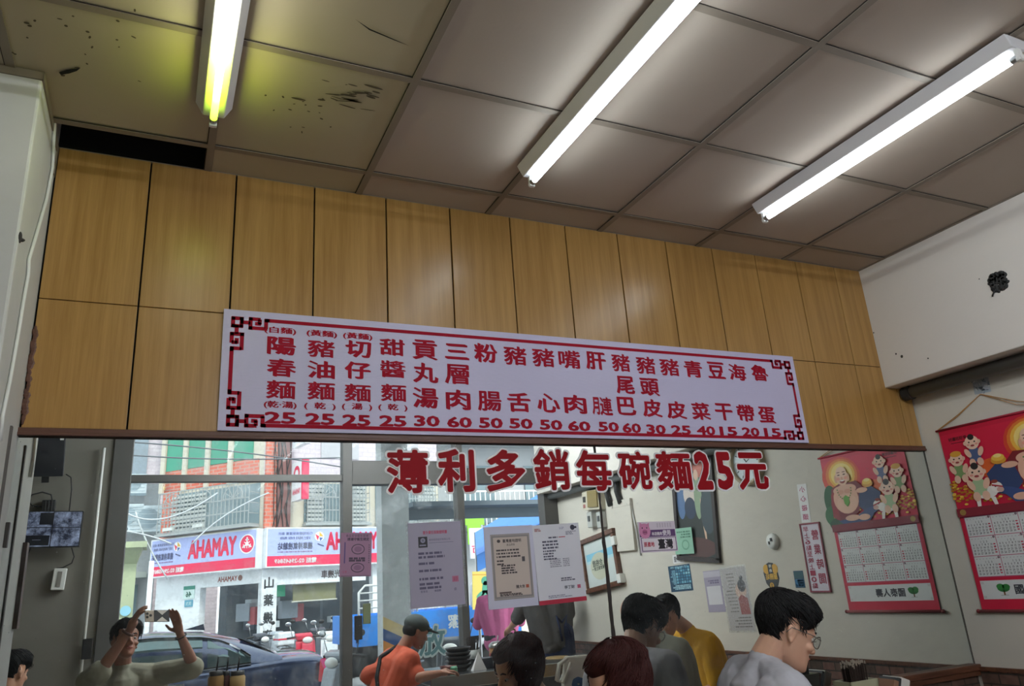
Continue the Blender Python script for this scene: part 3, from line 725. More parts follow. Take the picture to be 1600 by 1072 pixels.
b.tube([f.p(.0, CH_-.002, .006), (hang+f.p(-.006, CH_-.002, .005))/2+V((0,.012,-.02)), hang], .0018, 6); b.tube([hang, (hang+f.p(CW, CH_, .005))/2+V((0,0,-.03)), f.p(CW+.0, CH_-.002, .006)], .0018, 6)
b.build('string', P('b98a52'), cal)
# printed picture
c = CB(); hp0 = CH_*.505; H = CH_-hp0-.02
def q(x, y): return (x*CW, hp0 + y*H)
lv = [0]
def E(x, y, rx, ry, colr, rot=0): lv[0] += 1; f.ell(c, x*CW, hp0+y*H, rx*CW, ry*H, .0014+lv[0]*.00004, c.i(colr), rot=rot)
def PL(pts, colr): lv[0] += 1; f.poly(c, [q(*p) for p in pts], .0014+lv[0]*.00004, c.i(colr))
PL([(.0,.0),(1,.0),(1,1),(0,1)], 'c2163a'); PL([(0,.42),(1,.42),(1,.97),(0,.97)], 'ce1c40')
D_ = -.08
def E3(x, y, rx, ry, colr, rot=0): E(x+D_, y, rx, ry, colr, rot)
def P3(pts, colr): PL([(x+D_, y) for x, y in pts], colr)
E3(.86,.73,.24,.27,'d4452c'); E3(.85,.74,.20,.23,'de7a30'); E3(.845,.75,.165,.19,'ecb848'); E3(.845,.75,.135,.16,'f6dc84'); E(.40,.50,.13,.11,'e0662c')
E(.955,.42,.09,.22,'1f5a30'); E(.97,.22,.10,.14,'2a6a3a'); E(.93,.10,.10,.08,'1c4c2a')
rr = random.Random(3)
for _ in range(150):
    x = rr.random()**1.5*.95; E(x, rr.uniform(.12,.36)+.18*max(0, .5-abs(x-.06))*rr.random(), .017, .012, rr.choice(['d8a52e','c48a1c','efc850','b87a18']))
P3([(.62,.56),(.68,.64),(.78,.63),(.90,.63),(1.0,.58),(1.04,.36),(1.0,.16),(.9,.12),(.72,.22),(.62,.4)], '7a1a24'); P3([(.95,.56),(1.02,.5),(1.04,.2),(.96,.14)], '94242c')
P3([(.42,.44),(.52,.54),(.66,.5),(.70,.3),(.6,.16),(.47,.22)], '2b3c66'); P3([(.46,.30),(.6,.26),(.78,.16),(.98,.14),(.9,.07),(.6,.10)], '34487a')
E3(.84,.42,.155,.20,'e2b198'); E3(.78,.55,.09,.06,'e2b198'); E3(.90,.54,.08,.06,'e2b198'); E3(.835,.36,.125,.13,'e8bca2'); E3(.80,.52,.045,.03,'d9a088'); E3(.89,.52,.04,.03,'d9a088')
E3(.84,.72,.080,.115,'e9c0a4'); E3(.838,.785,.066,.075,'eec8ae')
for s in (-1,1): E3(.84+s*.080,.70,.016,.055,'dba98c'); E3(.84+s*.034,.750,.017,.008,'3a2420'); E3(.84+s*.034,.785,.022,.006,'6a4436'); E3(.84+s*.048,.70,.022,.02,'e79c88')
E3(.84,.658,.032,.026,'8a2a2a'); E3(.84,.670,.027,.010,'f4ece4'); E3(.84,.705,.014,.018,'dca488')
for k_ in range(13):
    a = pi + pi*k_/12; E3(.84+.085*cos(a), .555+.14*sin(a), .009, .009, '5d7d3a')
P3([(.80,.44),(.835,.47),(.87,.44),(.865,.36),(.835,.31),(.8,.36)], '5f9e34')
E3(.66,.15,.07,.04,'e2b198'); E3(.80,.16,.09,.04,'e2b198'); E(.55,.50,.070,.035,'e2b198'); E(.47,.57,.065,.045,'d89a34'); E(.47,.60,.055,.04,'edc04e'); E(.47,.62,.035,.022,'f6e08a')
def child(x, y, s, top, cap):
    E(x, y-.12*s, .05*s, .075*s, top); E(x-.05*s, y-.1*s, .02*s, .05*s, 'e8bda4', .5); E(x+.05*s, y-.1*s, .02*s, .05*s, 'e8bda4', -.5)
    E(x-.03*s, y-.2*s, .025*s, .04*s, 'e8bda4'); E(x+.03*s, y-.2*s, .025*s, .04*s, 'e8bda4')
    E(x, y, .055*s, .07*s, 'f0cbb4'); E(x, y+.055*s, (.045 if cap else .025)*s, .03*s, cap or '201818')
    for d in (-1,1): E(x+d*.022*s, y+.005*s, .007*s, .008*s, '30201c'); E(x+d*.033*s, y-.02*s, .012*s, .01*s, 'e59a8c'); E(x+d*.056*s, y, .012*s, .02*s, 'e8bda4')
    E(x, y-.032*s, .016*s, .010*s, '9a3434')
child(.285,.82,1.15,'4d5c86',''); child(.115,.66,1.15,'7e9a62','d9a23a')
E(.30,.24,.10,.07,'ece6e0'); E(.40,.28,.05,.06,'f2ece6'); E(.425,.25,.03,.03,'d8b0a4'); E(.39,.345,.03,.02,'8a3428'); E(.39,.29,.007,.009,'201818'); PL([(.36,.30),(.45,.27),(.452,.285),(.36,.32)], 'b02834'); PL([(.2,.17),(.24,.18),(.23,.08),(.2,.08)], 'ece6e0'); PL([(.33,.18),(.37,.18),(.38,.09),(.35,.09)], 'ece6e0')
child(.255,.475,1.35,'a9bf94','')
PL([(0,0),(1,0),(1,.095),(0,.095)], '7e1428'); E(.055,.05,.028,.034,'9a7c3c')
lv[0] += 4
f.text(c, '民國113年', .2*CW, hp0+.05*H, hgt=.018, h=.003, mi=c.i('e8c860')); f.text(c, '2024', .66*CW, hp0+.05*H, w=.16, hgt=.026, h=.003, mi=c.i('e0b040'), off=.03)
for k_ in range(5): f.ell(c, (.47+.085*k_)*CW, hp0+.05*H, .004, .012, .0029, c.i('d8a52e'))
f.text(c, '好運旺旺來', .16*CW, CH_-.065, hgt=.02, h=.003, mi=c.i('48101c'), off=.02); f.rect(c, .09*CW, CH_-.088, .23*CW, CH_-.085, .003, c.i('48101c'))
c.done('picture', cal, label='laughing bald man with three children and gold coins')
c = CB(); whi, pk, bk, rd = c.i('dcdede'), c.i('b4466e'), c.i('2e2e38'), c.i('c0304c')
gx0, gx1, gy0, gy1 = .025, CW-.025, CH_*.185, hp0-.004
f.rect(c, gx0-.003, gy0-.003, gx1+.003, gy1+.003, .0014, pk)
month = "\n".join(["              1   2   3", " 4   5   6   7   8   9  10", "11  12  13  14  15  16  17", "18  19  20  21  22  23  24", "25  26  27  28  29  30"])
for r_ in range(3):
    for q_ in range(4):
        cw, ch_ = (gx1-gx0)/4, (gy1-gy0)/3; x0, y0 = gx0+cw*q_, gy0+ch_*r_
        f.rect(c, x0+.0015, y0+.0015, x0+cw-.0015, y0+ch_-.0015, .0017, whi)
        f.text(c, month, x0+cw*.5, y0+ch_*.43, w=cw*.88, hgt=ch_*.68, h=.002, mi=bk, res=1, off=.022)
        f.ell(c, x0+cw*.93, y0+ch_*.92, .006, .006, .002, c.i('5c2440')); f.text(c, str(12-(r_*4+3-q_)) if False else str((2-r_)*4+q_+1), x0+cw*.93, y0+ch_*.92, hgt=.007, h=.0023, mi=whi)
        for i in range(7): f.rect(c, x0+cw*(.08+.125*i), y0+ch_*.86, x0+cw*(.12+.125*i), y0+ch_*.885, .002, pk if i in (0,6) else c.i('9a9aa4'))
        for i in range(4): f.rect(c, x0+cw*.86, y0+ch_*(.14+.135*i), x0+cw*.94, y0+ch_*(.20+.135*i), .0022, rd)
f.rect(c, gx0, CH_*.07, gx1, CH_*.165, .0014, whi)
for sx in (gx0+.005, gx1-.02):
    for sy in (CH_*.07+.004, CH_*.165-.017):
        for i in range(3): f.rect(c, sx+.005*i, sy, sx+.005*i+.002, sy+.012, .0017, c.i('b8a6a8'))
tx, ty = gx0+.115, CH_*.118
f.ell(c, tx, ty+.006, .032, .018, .0018, c.i('1f6b2c')); f.ell(c, tx-.014, ty+.014, .02, .014, .0019, c.i('2a7d34')); f.ell(c, tx+.015, ty+.013, .02, .013, .0019, c.i('267430')); f.rect(c, tx-.004, ty-.026, tx+.004, ty-.004, .0018, c.i('6b4420')); f.rect(c, tx-.02, ty-.028, tx+.02, ty-.0265, .0018, c.i('1f6b2c'))
f.text(c, '國泰人壽', tx+.155, ty, w=.2, hgt=.048, h=.0018, mi=bk, off=.03)
c.done('month_tables', cal, label='white month tables over a sponsor strip')

# ------------------------------------------------------------------ things on the right wall that the mirror shows
def rw(px, py): return mX(px, py, xw)
def rface(tl, tr, br, bl):
    """corners as met in the mirror (left and right there are swapped): gives the real face on the right wall"""
    return face4(tr, tl, bl, br, rw)
f, w, h = rface((1254,819),(1278,818),(1301,923),(1266,925))
o = thing('hours_sign', 'red-framed white opening hours sign on right wall, seen reversed in mirror', 'sign', f.p(w/2, 0))
b = MB(); f.slab(b, 0, 0, w, h, .006); b.build('board', P('d8d0dc'), o)
b = MB()
for x0, y0, x1, y1 in ((-.006,-.006,w+.006,.004),(-.006,h-.004,w+.006,h+.006),(-.006,0,.004,h),(w-.004,0,w+.006,h)): f.slab(b, x0, y0, x1, y1, .01)
b.build('frame', P('8c3848'), o)
c = CB(); k = c.i('a02848')
for i, ch in enumerate('營業時間'): f.text(c, ch, w*.29, h*(.83-.215*i), w=w*.36, hgt=h*.15, h=.0075, mi=k, off=.02)
for i, ch in enumerate('早上6點至晚上10點'): f.text(c, ch, w*.74, h*(.92-.093*i), w=w*.28, hgt=h*.078, h=.0075, mi=k, off=.015)
c.done('lettering', o)
f, w, h = rface((1246,757),(1259,756),(1268,816),(1252,817))
o = paper_thing('caution_strip', 'narrow white paper strip with red caution characters above hours sign', 'sign', f, w, h)
c = CB()
for i, ch in enumerate('小心碰頭'): f.text(c, ch, w*.5, h*(.86-.24*i), w=w*.6, hgt=h*.15, h=.0012, mi=c.i('b04870'), off=.02)
c.done('lettering', o)
p = rw(1209, 846)
t = thing('wall_socket', 'round white fitting on right wall left of hours sign in mirror', 'wall fitting', p)
b = MB(); b.lathe([(0,.03),(.03,.03),(.05,.022),(.056,0),(0,0)], p, 24, axis=V((-1,0,0))); b.build('cover', 'white_plastic', t, smooth=True)
b = MB(); b.box(p+V((-.032,.01,.012)), (.006,.018,.022)); b.box(p+V((-.032,-.014,-.008)), (.006,.01,.02)); b.build('slot', 'black', t)
for (tl, tr, br, bl, lb) in (((1240,892),(1255,892),(1258,918),(1243,919),'small blue sticker right of yellow badge in mirror'), ((1044,885),(1078,881),(1083,922),(1049,926),'dark blue poster of small squares on right wall')):
    f, w, h = rface(tl, tr, br, bl); big = w > .2
    o = paper_thing('blue_poster' if big else 'blue_sticker', lb, 'poster' if big else 'sticker', f, w, h, colr=P('1d4560'))
    c = CB(); rr = random.Random(4)
    if big:
        for i in range(6):
            for j in range(6): f.rect(c, w*(.04+.11*i), h*(.3+.11*j), w*(.125+.11*i), h*(.385+.11*j), .0012, c.i(rr.choice(['4f8fae','6fb0c8','3b7392','8fc4d4'])))
        f.text(c, '活動優惠', w*.5, h*.93, w=w*.8, hgt=h*.07, h=.0012, mi=c.i('a8d4e0')); lines(c, f, w*.7, w*.95, h*.3, h*.8, 10, .008, '7fb4c8', 6); lines(c, f, w*.08, w*.9, h*.1, h*.22, 3, .01, '9fc8d4', 7)
    else:
        f.rect(c, w*.05, h*.55, w*.95, h*.95, .0012, c.i('2d5a62')); f.rect(c, w*.05, h*.08, w*.95, h*.5, .0012, c.i('2f6f9a')); lines(c, f, w*.1, w*.9, h*.15, h*.42, 3, .012, '6fa6c4', 9)
    c.done('print', o)
# yellow and black badge
p = rw(1206, 902); f = Face(V((xw, p.y, p.z)), (0,-1,0), (0,0,1))
s = (rw(1206,878).z - rw(1206,925).z)/2
c = CB(); rim = [(-.62,.5),(-.3,.95),(.1,1.0),(.55,.82),(.75,.3),(.62,-.4),(.05,-1.0),(-.5,-.55),(-.72,-.1)]
sc_ = [(x*s, y*s) for x, y in rim]; c.prism([f.p(x, y, 0) for x, y in sc_], f.N*.0008, c.i('2c3236'))
for sx in (-.42,.42): f.ell(c, sx*s, .55*s, .3*s, .33*s, .0012, c.i('d8a53c'))
f.rect(c, -.2*s, .3*s, .25*s, .95*s, .0014, c.i('30363a')); 
f.text(c, '特', 0, .75*s, hgt=.24*s, h=.0017, mi=c.i('d8d4c8'), off=.03); f.text(c, '約', 0, .45*s, hgt=.24*s, h=.0017, mi=c.i('d8d4c8'), off=.03)
f.text(c, '服務站', 0, .05*s, w=1.15*s, hgt=.42*s, h=.0017, mi=c.i('e0b040'), off=.035); f.ell(c, .1*s, -.55*s, .2*s, .2*s, .0014, c.i('d8a53c')); f.text(c, 'S', .1*s, -.55*s, hgt=.24*s, h=.0017, mi=c.i('2c3236'), off=.03)
tag(c.done('badge_sticker', loc=f.p(0,-s)), 'shield-shaped yellow and black sticker on right wall', 'sticker')
# payment notice and plastic-wrapped notice side by side
f, w, h = rface((1098,893),(1126,890),(1133,956),(1108,957))
o = paper_thing('payment_card', 'mauve card with blank white square beside plastic-wrapped poster', 'card', f, w, h, colr=P('a49cb0'))
c = CB(); f.rect(c, w*.1, h*.18, w*.9, h*.62, .0012, c.i('d4d2d8')); lines(c, f, w*.15, w*.85, h*.7, h*.75, 2, .01, '6a6080', 3); f.rect(c, 0, h*.84, w, h*.98, .0012, c.i('c0bac8')); c.done('print', o)
f, w, h = rface((1127,889),(1169,885),(1174,984),(1140,986))
o = paper_thing('wrapped_poster', 'poster of woman in red wrapped in crinkled clear plastic', 'poster', f, w, h, colr=P('b4aeac'))
c = CB(); f.ell(c, w*.3, h*.62, w*.22, h*.12, .0012, c.i('cfae9c')); f.ell(c, w*.24, h*.7, w*.16, h*.10, .0013, c.i('30262a')); f.ell(c, w*.22, h*.82, w*.07, h*.04, .0013, c.i('30262a')); f.poly(c, [(w*.05,h*.25),(w*.42,h*.25),(w*.45,h*.5),(w*.3,h*.56),(w*.08,h*.5)], .0014, c.i('94443e'))
lines(c, f, w*.5, w*.95, h*.3, h*.9, 12, .008, '77706e', 5); lines(c, f, w*.08, w*.9, h*.06, h*.2, 4, .009, '77706e', 6); c.done('print', o)
b = MB(); f.slab(b, -w*.05, -h*.03, w*1.05, h*1.03, .002); b.build('plastic_wrap', 'plastic_sleeve', o)
# big framed picture of people with green sheet over its corner
f, w, h = rface((1046,700),(1106,703),(1129,869),(1070,877))
o = thing('framed_picture', 'large dark-framed picture of people on right wall, green note over one corner', 'picture', f.p(w/2, 0))
c = CB(); f.slab(c, 0, 0, w, h, .008, c.i('2c3330')); lv[0] = 0
def R2(x, y, rx, ry, colr, rot=0): lv[0] += 1; f.ell(c, x*w, y*h, rx*w, ry*h, .0085+lv[0]*.00005, c.i(colr), rot=rot)
R2(.8,.78,.28,.2,'b9c2c4'); R2(.3,.84,.2,.12,'c06a58'); R2(.62,.86,.14,.05,'c2a06a'); R2(.85,.52,.12,.17,'54729c'); R2(.85,.68,.07,.05,'c9a48c')
R2(.62,.58,.16,.12,'d9cbc2'); R2(.62,.45,.15,.1,'2c3a52'); R2(.62,.72,.08,.06,'c9a48c'); R2(.62,.77,.08,.04,'2a2020'); R2(.4,.55,.1,.2,'8fa386'); R2(.42,.75,.06,.05,'d2ac94'); R2(.3,.34,.03,.2,'d8b49a',-.12); R2(.2,.12,.05,.025,'b04a50'); R2(.35,.16,.05,.02,'b04a50'); R2(.18,.42,.18,.2,'3c4a50'); R2(.2,.68,.1,.03,'b03a40',.8); R2(.16,.66,.1,.03,'b03a40',-.7); R2(.5,.1,.5,.09,'5a3c38')
c.done('print', o)
b = MB()
for x0, y0, x1, y1 in ((-.02,-.02,w+.02,.015),(-.02,h-.015,w+.02,h+.02),(-.02,0,.015,h),(w-.015,0,w+.02,h)): f.slab(b, x0, y0, x1, y1, .025)
b.build('frame', P('2e2422'), o)
f2, w2, h2 = rface((1056,826),(1084,824),(1090,864),(1060,867))
f2 = Face(f2.O+V((-.028,0,0)), f2.U, f2.W)
o = paper_thing('green_note', 'pale green printed note stuck over corner of big framed picture', 'note', f2, w2, h2, colr=P('8fbfa6'))
c = CB(); f2.ell(c, w2*.4, h2*.35, w2*.2, h2*.2, .0011, c.i('6fa088')); f2.ell(c, w2*.4, h2*.35, w2*.15, h2*.14, .0013, c.i('8fbfa6')); lines(c, f2, w2*.1, w2*.9, h2*.65, h2*.85, 3, .012, '4f7f6a', 4); c.done('print', o)
f2, w2, h2 = rface((1050,868),(1067,866),(1070,879),(1053,881))
o = paper_thing('scrap_note', 'scrap of white paper with black strokes under framed picture', 'note', f2, w2, h2)
c = CB(); f2.text(c, '不外借', w2*.5, h2*.5, w=w2*.8, hgt=h2*.7, h=.0011, mi=c.i('26262a'), off=.02); c.done('lettering', o)
# small framed certificate with blue band, tilted forward
f, w, h = rface((914,851),(959,834),(971,906),(924,920))
o = thing('framed_certificate', 'dark wood framed certificate with pale blue band, beside mirror seam', 'framed certificate', f.p(w/2, 0))
c = CB(); f.slab(c, 0, 0, w, h, .02, c.i('ccd6d4')); f.rect(c, w*.05, h*.58, w*.95, h*.74, .0212, c.i('86c6de')); f.rect(c, w*.05, h*.52, w*.95, h*.58, .0212, c.i('b4dae2')); f.ell(c, w*.55, h*.42, w*.3, h*.3, .0214, c.i('c8cab4')); f.text(c, '合格證', w*.6, h*.5, w=w*.34, h=.022, mi=c.i('3a4440'), off=.02); f.text(c, '餐飲衛生第一', w*.6, h*.38, w=w*.42, h=.022, mi=c.i('3a4440'), off=.02); c.done('sheet', o)
b = MB()
for x0, y0, x1, y1 in ((-.045,-.045,w+.045,.0),(-.045,h,w+.045,h+.045),(-.045,0,.0,h),(w,0,w+.045,h)): f.slab(b, x0, y0, x1, y1, .045)
b.build('frame', 'dark_wood', o, bevel=.006)
for x, y in ((-.045,.0),(-.05,h*.8),(w+.045,.02),(w+.04,h*.75)): b = MB(); f.slab(b, x-.03, y-.03, x+.03, y+.05, .06); b.build('bracket', 'white_plastic', o, bevel=.005)
# switchboard: meter boxes, cover board, conduits
f, w, h = rface((918,768),(943,765),(948,795),(921,797))
o = thing('meter_box', 'beige and olive electric meter box high on right wall behind mirror seam', 'electric box', f.p(w/2, 0))
c = CB(); f.slab(c, 0, 0, w, h, .07, c.i('c9c2ae')); f.slab(c, w*.05, h*.12, w*.62, h*.98, .085, c.i('8a7a4c')); f.slab(c, w*.80, h*.4, w*.95, h*.7, .074, c.i('30302e')); f.rect(c, w*.82, h*.1, w*.96, h*.3, .0712, c.i('a0605c')); c.done('box', o)
for px in (929, 944):
    p = rw(px, 812); t = thing('breaker_box', 'grey breaker box left of mirror seam under meter box' if px == 929 else 'grey breaker box right of mirror seam under meter box', 'electric box', p)
    b = MB(); b.box(p+V((-.03,0,0)), (.06,.09,.15)); b.build('box', P('b4b6b2'), t, bevel=.008); b = MB(); b.box(p+V((-.064,0,.01)), (.012,.03,.05)); b.build('switch', P('55585a'), t)
f, w, h = rface((958,784),(984,780),(1000,858),(972,862))
o = thing('cover_board', 'white painted board over wiring on right wall', 'cover board', f.p(w/2, 0)); b = MB(); f.slab(b, 0, 0, w, h, .03); f.slab(b, w*.0, h*.86, w, h*.9, .034); b.build('board', 'plaster_dirty', o, bevel=.004)
for k, (x1_, y1_, x2_, y2_) in enumerate(((952,770,958,790),(968,768,974,786))):
    b = MB(); a_, c_ = rw(x1_-3, 690), rw(x2_, y2_); b.tube([a_+V((-.03,0,.15)), rw(x1_, y1_)+V((-.03,0,0)), c_+V((-.03,0,0))], .026, 12)
    tag(b.build('cable_conduit', 'black_rubber', smooth=True), 'black conduit dropping to cover board, nearer shop front' if k == 0 else 'black conduit dropping to cover board, nearer calendar', 'conduit')
b = MB(); b.tube([rw(986,782)+V((-.01,0,0)), rw(994,820)+V((-.01,0,0)), rw(1003,868)+V((-.01,0,0))], .008, 6); tag(b.build('wall_cable', 'plaster_cool', smooth=True), 'pale cable running down beside cover board', 'cable')
# round clock half hidden by the slogan
p = rw(1170, 722); t = thing('wall_clock', 'round beige-rimmed wall clock behind last slogan character in mirror', 'clock', p); R_ = .17
b = MB(); b.lathe([(R_,0),(R_,.03),(R_-.01,.045),(R_-.03,.04),(R_-.03,.02)], p, 40, axis=V((-1,0,0))); b.build('rim', P('a8987c'), t, smooth=True)
b = MB(); b.lathe([(0,.022),(R_-.028,.022)], p, 40, axis=V((-1,0,0))); b.build('dial', P('ccd6da'), t)
f = Face(p+V((-.024,0,0)), (0,-1,0), (0,0,1)); b = MB(); f.line(b, 0,0,.05,.07,.01,0); f.line(b,0,0,-.09,.05,.007,.0005); b.build('hands', 'black', t)
for k in range(12): a = 2*pi*k/12; b = MB(); f.line(b, .105*cos(a), .105*sin(a), .125*cos(a), .125*sin(a), .008, 0); b.build('hour_mark', 'black', t)
# ceiling-high black marks on wall, screws
b = MB()
for px, py in ((905,770),(1478,612),(1590,655)): pass

# ------------------------------------------------------------------ shop front behind the camera (seen in the mirror)
mat('frame_alu', s2l(96,95,93), rough=.45, metal=.3, var=.08)
mat('frame_dark', s2l(78,76,74), rough=.5, var=.12)
def glass_mat():
    m = bpy.data.materials.new('pane_glass'); m.use_nodes = True; N = m.node_tree.nodes; L = m.node_tree.links; N.remove(N['Principled BSDF'])
    tr = N.new('ShaderNodeBsdfTransparent'); tr.inputs['Color'].default_value = (.93,.95,.95,1)
    gl = N.new('ShaderNodeBsdfGlossy'); gl.inputs['Roughness'].default_value = .02; df = N.new('ShaderNodeBsdfDiffuse'); df.inputs['Color'].default_value = (.75,.8,.84,1)
    fr = N.new('ShaderNodeFresnel'); fr.inputs['IOR'].default_value = 1.25
    nz = N.new('ShaderNodeTexNoise'); nz.inputs['Scale'].default_value = 3.5; nz.inputs['Detail'].default_value = 8; nz.inputs['Roughness'].default_value = .75
    tc = N.new('ShaderNodeTexCoord'); L.new(tc.outputs['Object'], nz.inputs['Vector'])
    rp = N.new('ShaderNodeMapRange'); rp.inputs['From Min'].default_value = .48; rp.inputs['From Max'].default_value = .78; rp.inputs['To Min'].default_value = .015; rp.inputs['To Max'].default_value = .30
    L.new(nz.outputs['Fac'], rp.inputs['Value'])
    m1 = N.new('ShaderNodeMixShader'); m2 = N.new('ShaderNodeMixShader'); L.new(fr.outputs[0], m1.inputs['Fac']); L.new(tr.outputs[0], m1.inputs[1]); L.new(gl.outputs[0], m1.inputs[2])
    L.new(rp.outputs[0], m2.inputs['Fac']); L.new(m1.outputs[0], m2.inputs[1]); L.new(df.outputs[0], m2.inputs[2]); L.new(m2.outputs[0], N['Material Output'].inputs['Surface']); M['pane_glass'] = m
glass_mat()
XJ = -.36
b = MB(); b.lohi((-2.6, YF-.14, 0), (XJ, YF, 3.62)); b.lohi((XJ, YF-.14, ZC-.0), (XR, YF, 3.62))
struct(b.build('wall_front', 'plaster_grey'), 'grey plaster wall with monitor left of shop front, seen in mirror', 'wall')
X1, X2, X3, X4 = 1.60, 1.69, 2.755, 2.83
zt0, zt1 = HC+1.077, HC+1.139
w1 = struct(thing('window_1', 'large fixed shop window with metal frame left of the doorway, seen in mirror', 'window', (.6, YF, 0)), 'large fixed shop window with metal frame left of the doorway, seen in mirror', 'window')
b = MB(); b.lohi((XJ, YF-.12, 0), (XJ+.15, YF+.02, ZC)); b.lohi((XJ+.15, YF-.08, zt0), (X1, YF+.01, zt1)); b.lohi((XJ+.15, YF-.08, 0), (X1, YF+.01, .12)); b.lohi((XJ+.15, YF-.08, ZC-.05), (X1, YF+.01, ZC)); b.build('window_frame', 'frame_alu', w1, bevel=.004)
b = MB(); b.lohi((XJ+.15, YF-.04, .12), (X1, YF-.034, zt0)); b.build('pane', 'pane_glass', w1); b = MB(); b.lohi((XJ+.15, YF-.04, zt1), (X1, YF-.034, ZC-.05)); b.build('pane', 'pane_glass', w1)
d1 = struct(thing('door_1', '', '', (2.2, YF, 0)), 'glass shop door bay with big pale character on pane, seen in mirror', 'door')
b = MB(); b.lohi((X1, YF-.1, 0), (X2, YF+.03, ZC)); b.lohi((X2, YF-.1, HC+1.04), (X3, YF+.03, HC+1.27)); b.lohi((X3, YF-.1, 0), (X4, YF+.03, ZC)); b.lohi((X4, YF-.1, HC+1.04), (XR-.1, YF+.03, HC+1.2)); b.lohi((XR-.16, YF-.1, 0), (XR, YF+.05, ZC)); b.build('door_frame', 'frame_dark', d1, bevel=.004)
b = MB(); b.lohi((X2, YF-.05, .05), (X3, YF-.044, HC+1.04)); b.build('pane', 'pane_glass', d1)
b = MB(); b.lohi((X2, YF-.05, HC+1.27), (X3, YF-.044, ZC)); b.build('pane', 'pane_glass', d1)
p = mY(676, 1001, -YF-.03) if False else RF(onY(676, 1001, 4.43))
f = Face((p.x, YF-.0425, p.z), (1,0,0), (0,0,1), (0,1,0)); b = MB(); f.text(b, '放', 0, 0, hgt=.30, off=.06, h=.0005); b2 = MB(); f.text(b2, '放', 0, 0, hgt=.26, off=.02, h=.0012)
b.build('lettering_outline', P('b9c4c4'), d1); b2.build('lettering', P('5e8286'), d1)
for px, py, py2, hx in ((561, 962, 1000, '2a2a2c'), (574, 943, 975, '6c7458')):
    a, c_ = RF(onY(px, py, 4.40)), RF(onY(px, py2, 4.40)); b = MB(); b.lohi((a.x-.035, YF-.04, c_.z), (a.x+.035, YF-.015, a.z)); b.build('door_handle', P(hx), d1, bevel=.004)
# jamb cover pipe and latch on the left wall
b = MB(); b.tube([RF(onY(163,700,4.36)), RF(onY(124,1072,4.36))+V((0,0,-.3))], .012, 8); tag(b.build('white_conduit', 'white_plastic', smooth=True), 'thin white conduit running down beside the shop window jamb', 'conduit')
p = RF(onY(136,1014,4.36)); b = MB(); b.box(p, (.07,.03,.15)); tag(b.build('black_latch', 'black', bevel=.005), 'small black box on jamb beside white conduit', 'latch')

def fw(px, py): return RF(onY(px, py, -YF-.004))
def fface(tl, tr, br, bl, fn=fw): return face4(tr, tl, bl, br, fn)
f, w, h = fface((37,802),(131,800),(127,857),(36,857))
f = Face(f.O+V((0,.07,0)), f.U, f.W)
t = thing('wall_monitor', 'wall monitor showing four camera pictures, on grey wall in mirror', 'monitor', f.p(w/2, 0))
b = MB(); f.slab(b, 0, 0, w, h, .045); f.slab(b, w*.35, h*.3, w*.65, h*.7, -.07); b.build('casing', 'black', t, bevel=.004)
def screen_mat():
    m = bpy.data.materials.new('camera_pictures'); m.use_nodes = True; N = m.node_tree.nodes; L = m.node_tree.links; p = N['Principled BSDF']
    tc = N.new('ShaderNodeTexCoord'); nz = N.new('ShaderNodeTexNoise'); nz.inputs['Scale'].default_value = 11; nz.inputs['Detail'].default_value = 7; nz.inputs['Roughness'].default_value = .8
    L.new(tc.outputs['Object'], nz.inputs['Vector']); cr = N.new('ShaderNodeValToRGB'); cr.color_ramp.elements[0].position = .42; cr.color_ramp.elements[0].color = (.008,.010,.02,1); cr.color_ramp.elements[1].position = .72; cr.color_ramp.elements[1].color = (.22,.26,.38,1)
    L.new(nz.outputs['Fac'], cr.inputs['Fac']); L.new(cr.outputs['Color'], p.inputs['Emission Color']); p.inputs['Emission Strength'].default_value = .8; p.inputs['Base Color'].default_value = (.01,.01,.015,1); p.inputs['Roughness'].default_value = .25; M['camera_pictures'] = m
screen_mat(); mat('screen_dark', (.01,.012,.02), rough=.3)
b = MB(); e_ = .008; f.rect(b, e_, e_, w-e_, h-e_, .0455); scn = b.build('screen', 'camera_pictures', t)
b = CB(); k = b.i('screen_dark'); f.rect(b, w*.49, e_, w*.505, h-e_, .0462, k); f.rect(b, e_, h*.53, w-e_, h*.55, .0462, k); f.rect(b, w*.52, e_*2, w-e_, h*.33, .0462, k); f.rect(b, w*.66, h*.2, w*.8, h*.215, .0466, b.i('8a8aa0')); f.rect(b, w*.5, h*.62, w*.72, h*.95, .0462, k); b.done('picture_borders', scn)
b = MB(); rb = lambda px, py: RF(onY(px, py, 4.36)); f2, w2, h2 = fface((67,783),(88,782),(86,803),(66,803)); f2.slab(b, 0, 0, w2, h2, .06); 
for k in range(3): f2.slab(b, w2*(.2+.25*k), h2*.05, w2*(.28+.25*k), h2*.95, .065)
o = b.build('recorder_box', 'black', bevel=.004); tag(o, 'small black box with ribs on grey wall right above monitor', 'box')
b = MB(); b.tube([rb(*q_) for q_ in ((66,792),(50,790),(44,783),(50,773),(66,769),(80,773),(82,783))], .006, 6); tag(b.build('looped_cable', 'black', smooth=True), 'black cable looping out of ribbed box above monitor', 'cable')
b = MB(); b.tube([rb(*q_) for q_ in ((103,741),(111,746),(112,765),(108,800))], .005, 6); tag(b.build('power_cable', 'black', smooth=True), 'thin black cable from upper black panel down to monitor', 'cable')
b = MB(); b.tube([rb(*q_) for q_ in ((112,856),(116,870),(112,880),(98,887),(88,888))], .005, 6); tag(b.build('hanging_cable', 'black', smooth=True), 'black cable hanging from monitor to white wall box', 'cable')
b = MB(); b.tube([rb(*q_) for q_ in ((48,857),(42,868),(34,873))], .006, 6); tag(b.build('short_cable', 'black', smooth=True), 'black cable sagging under left end of monitor in mirror', 'cable')
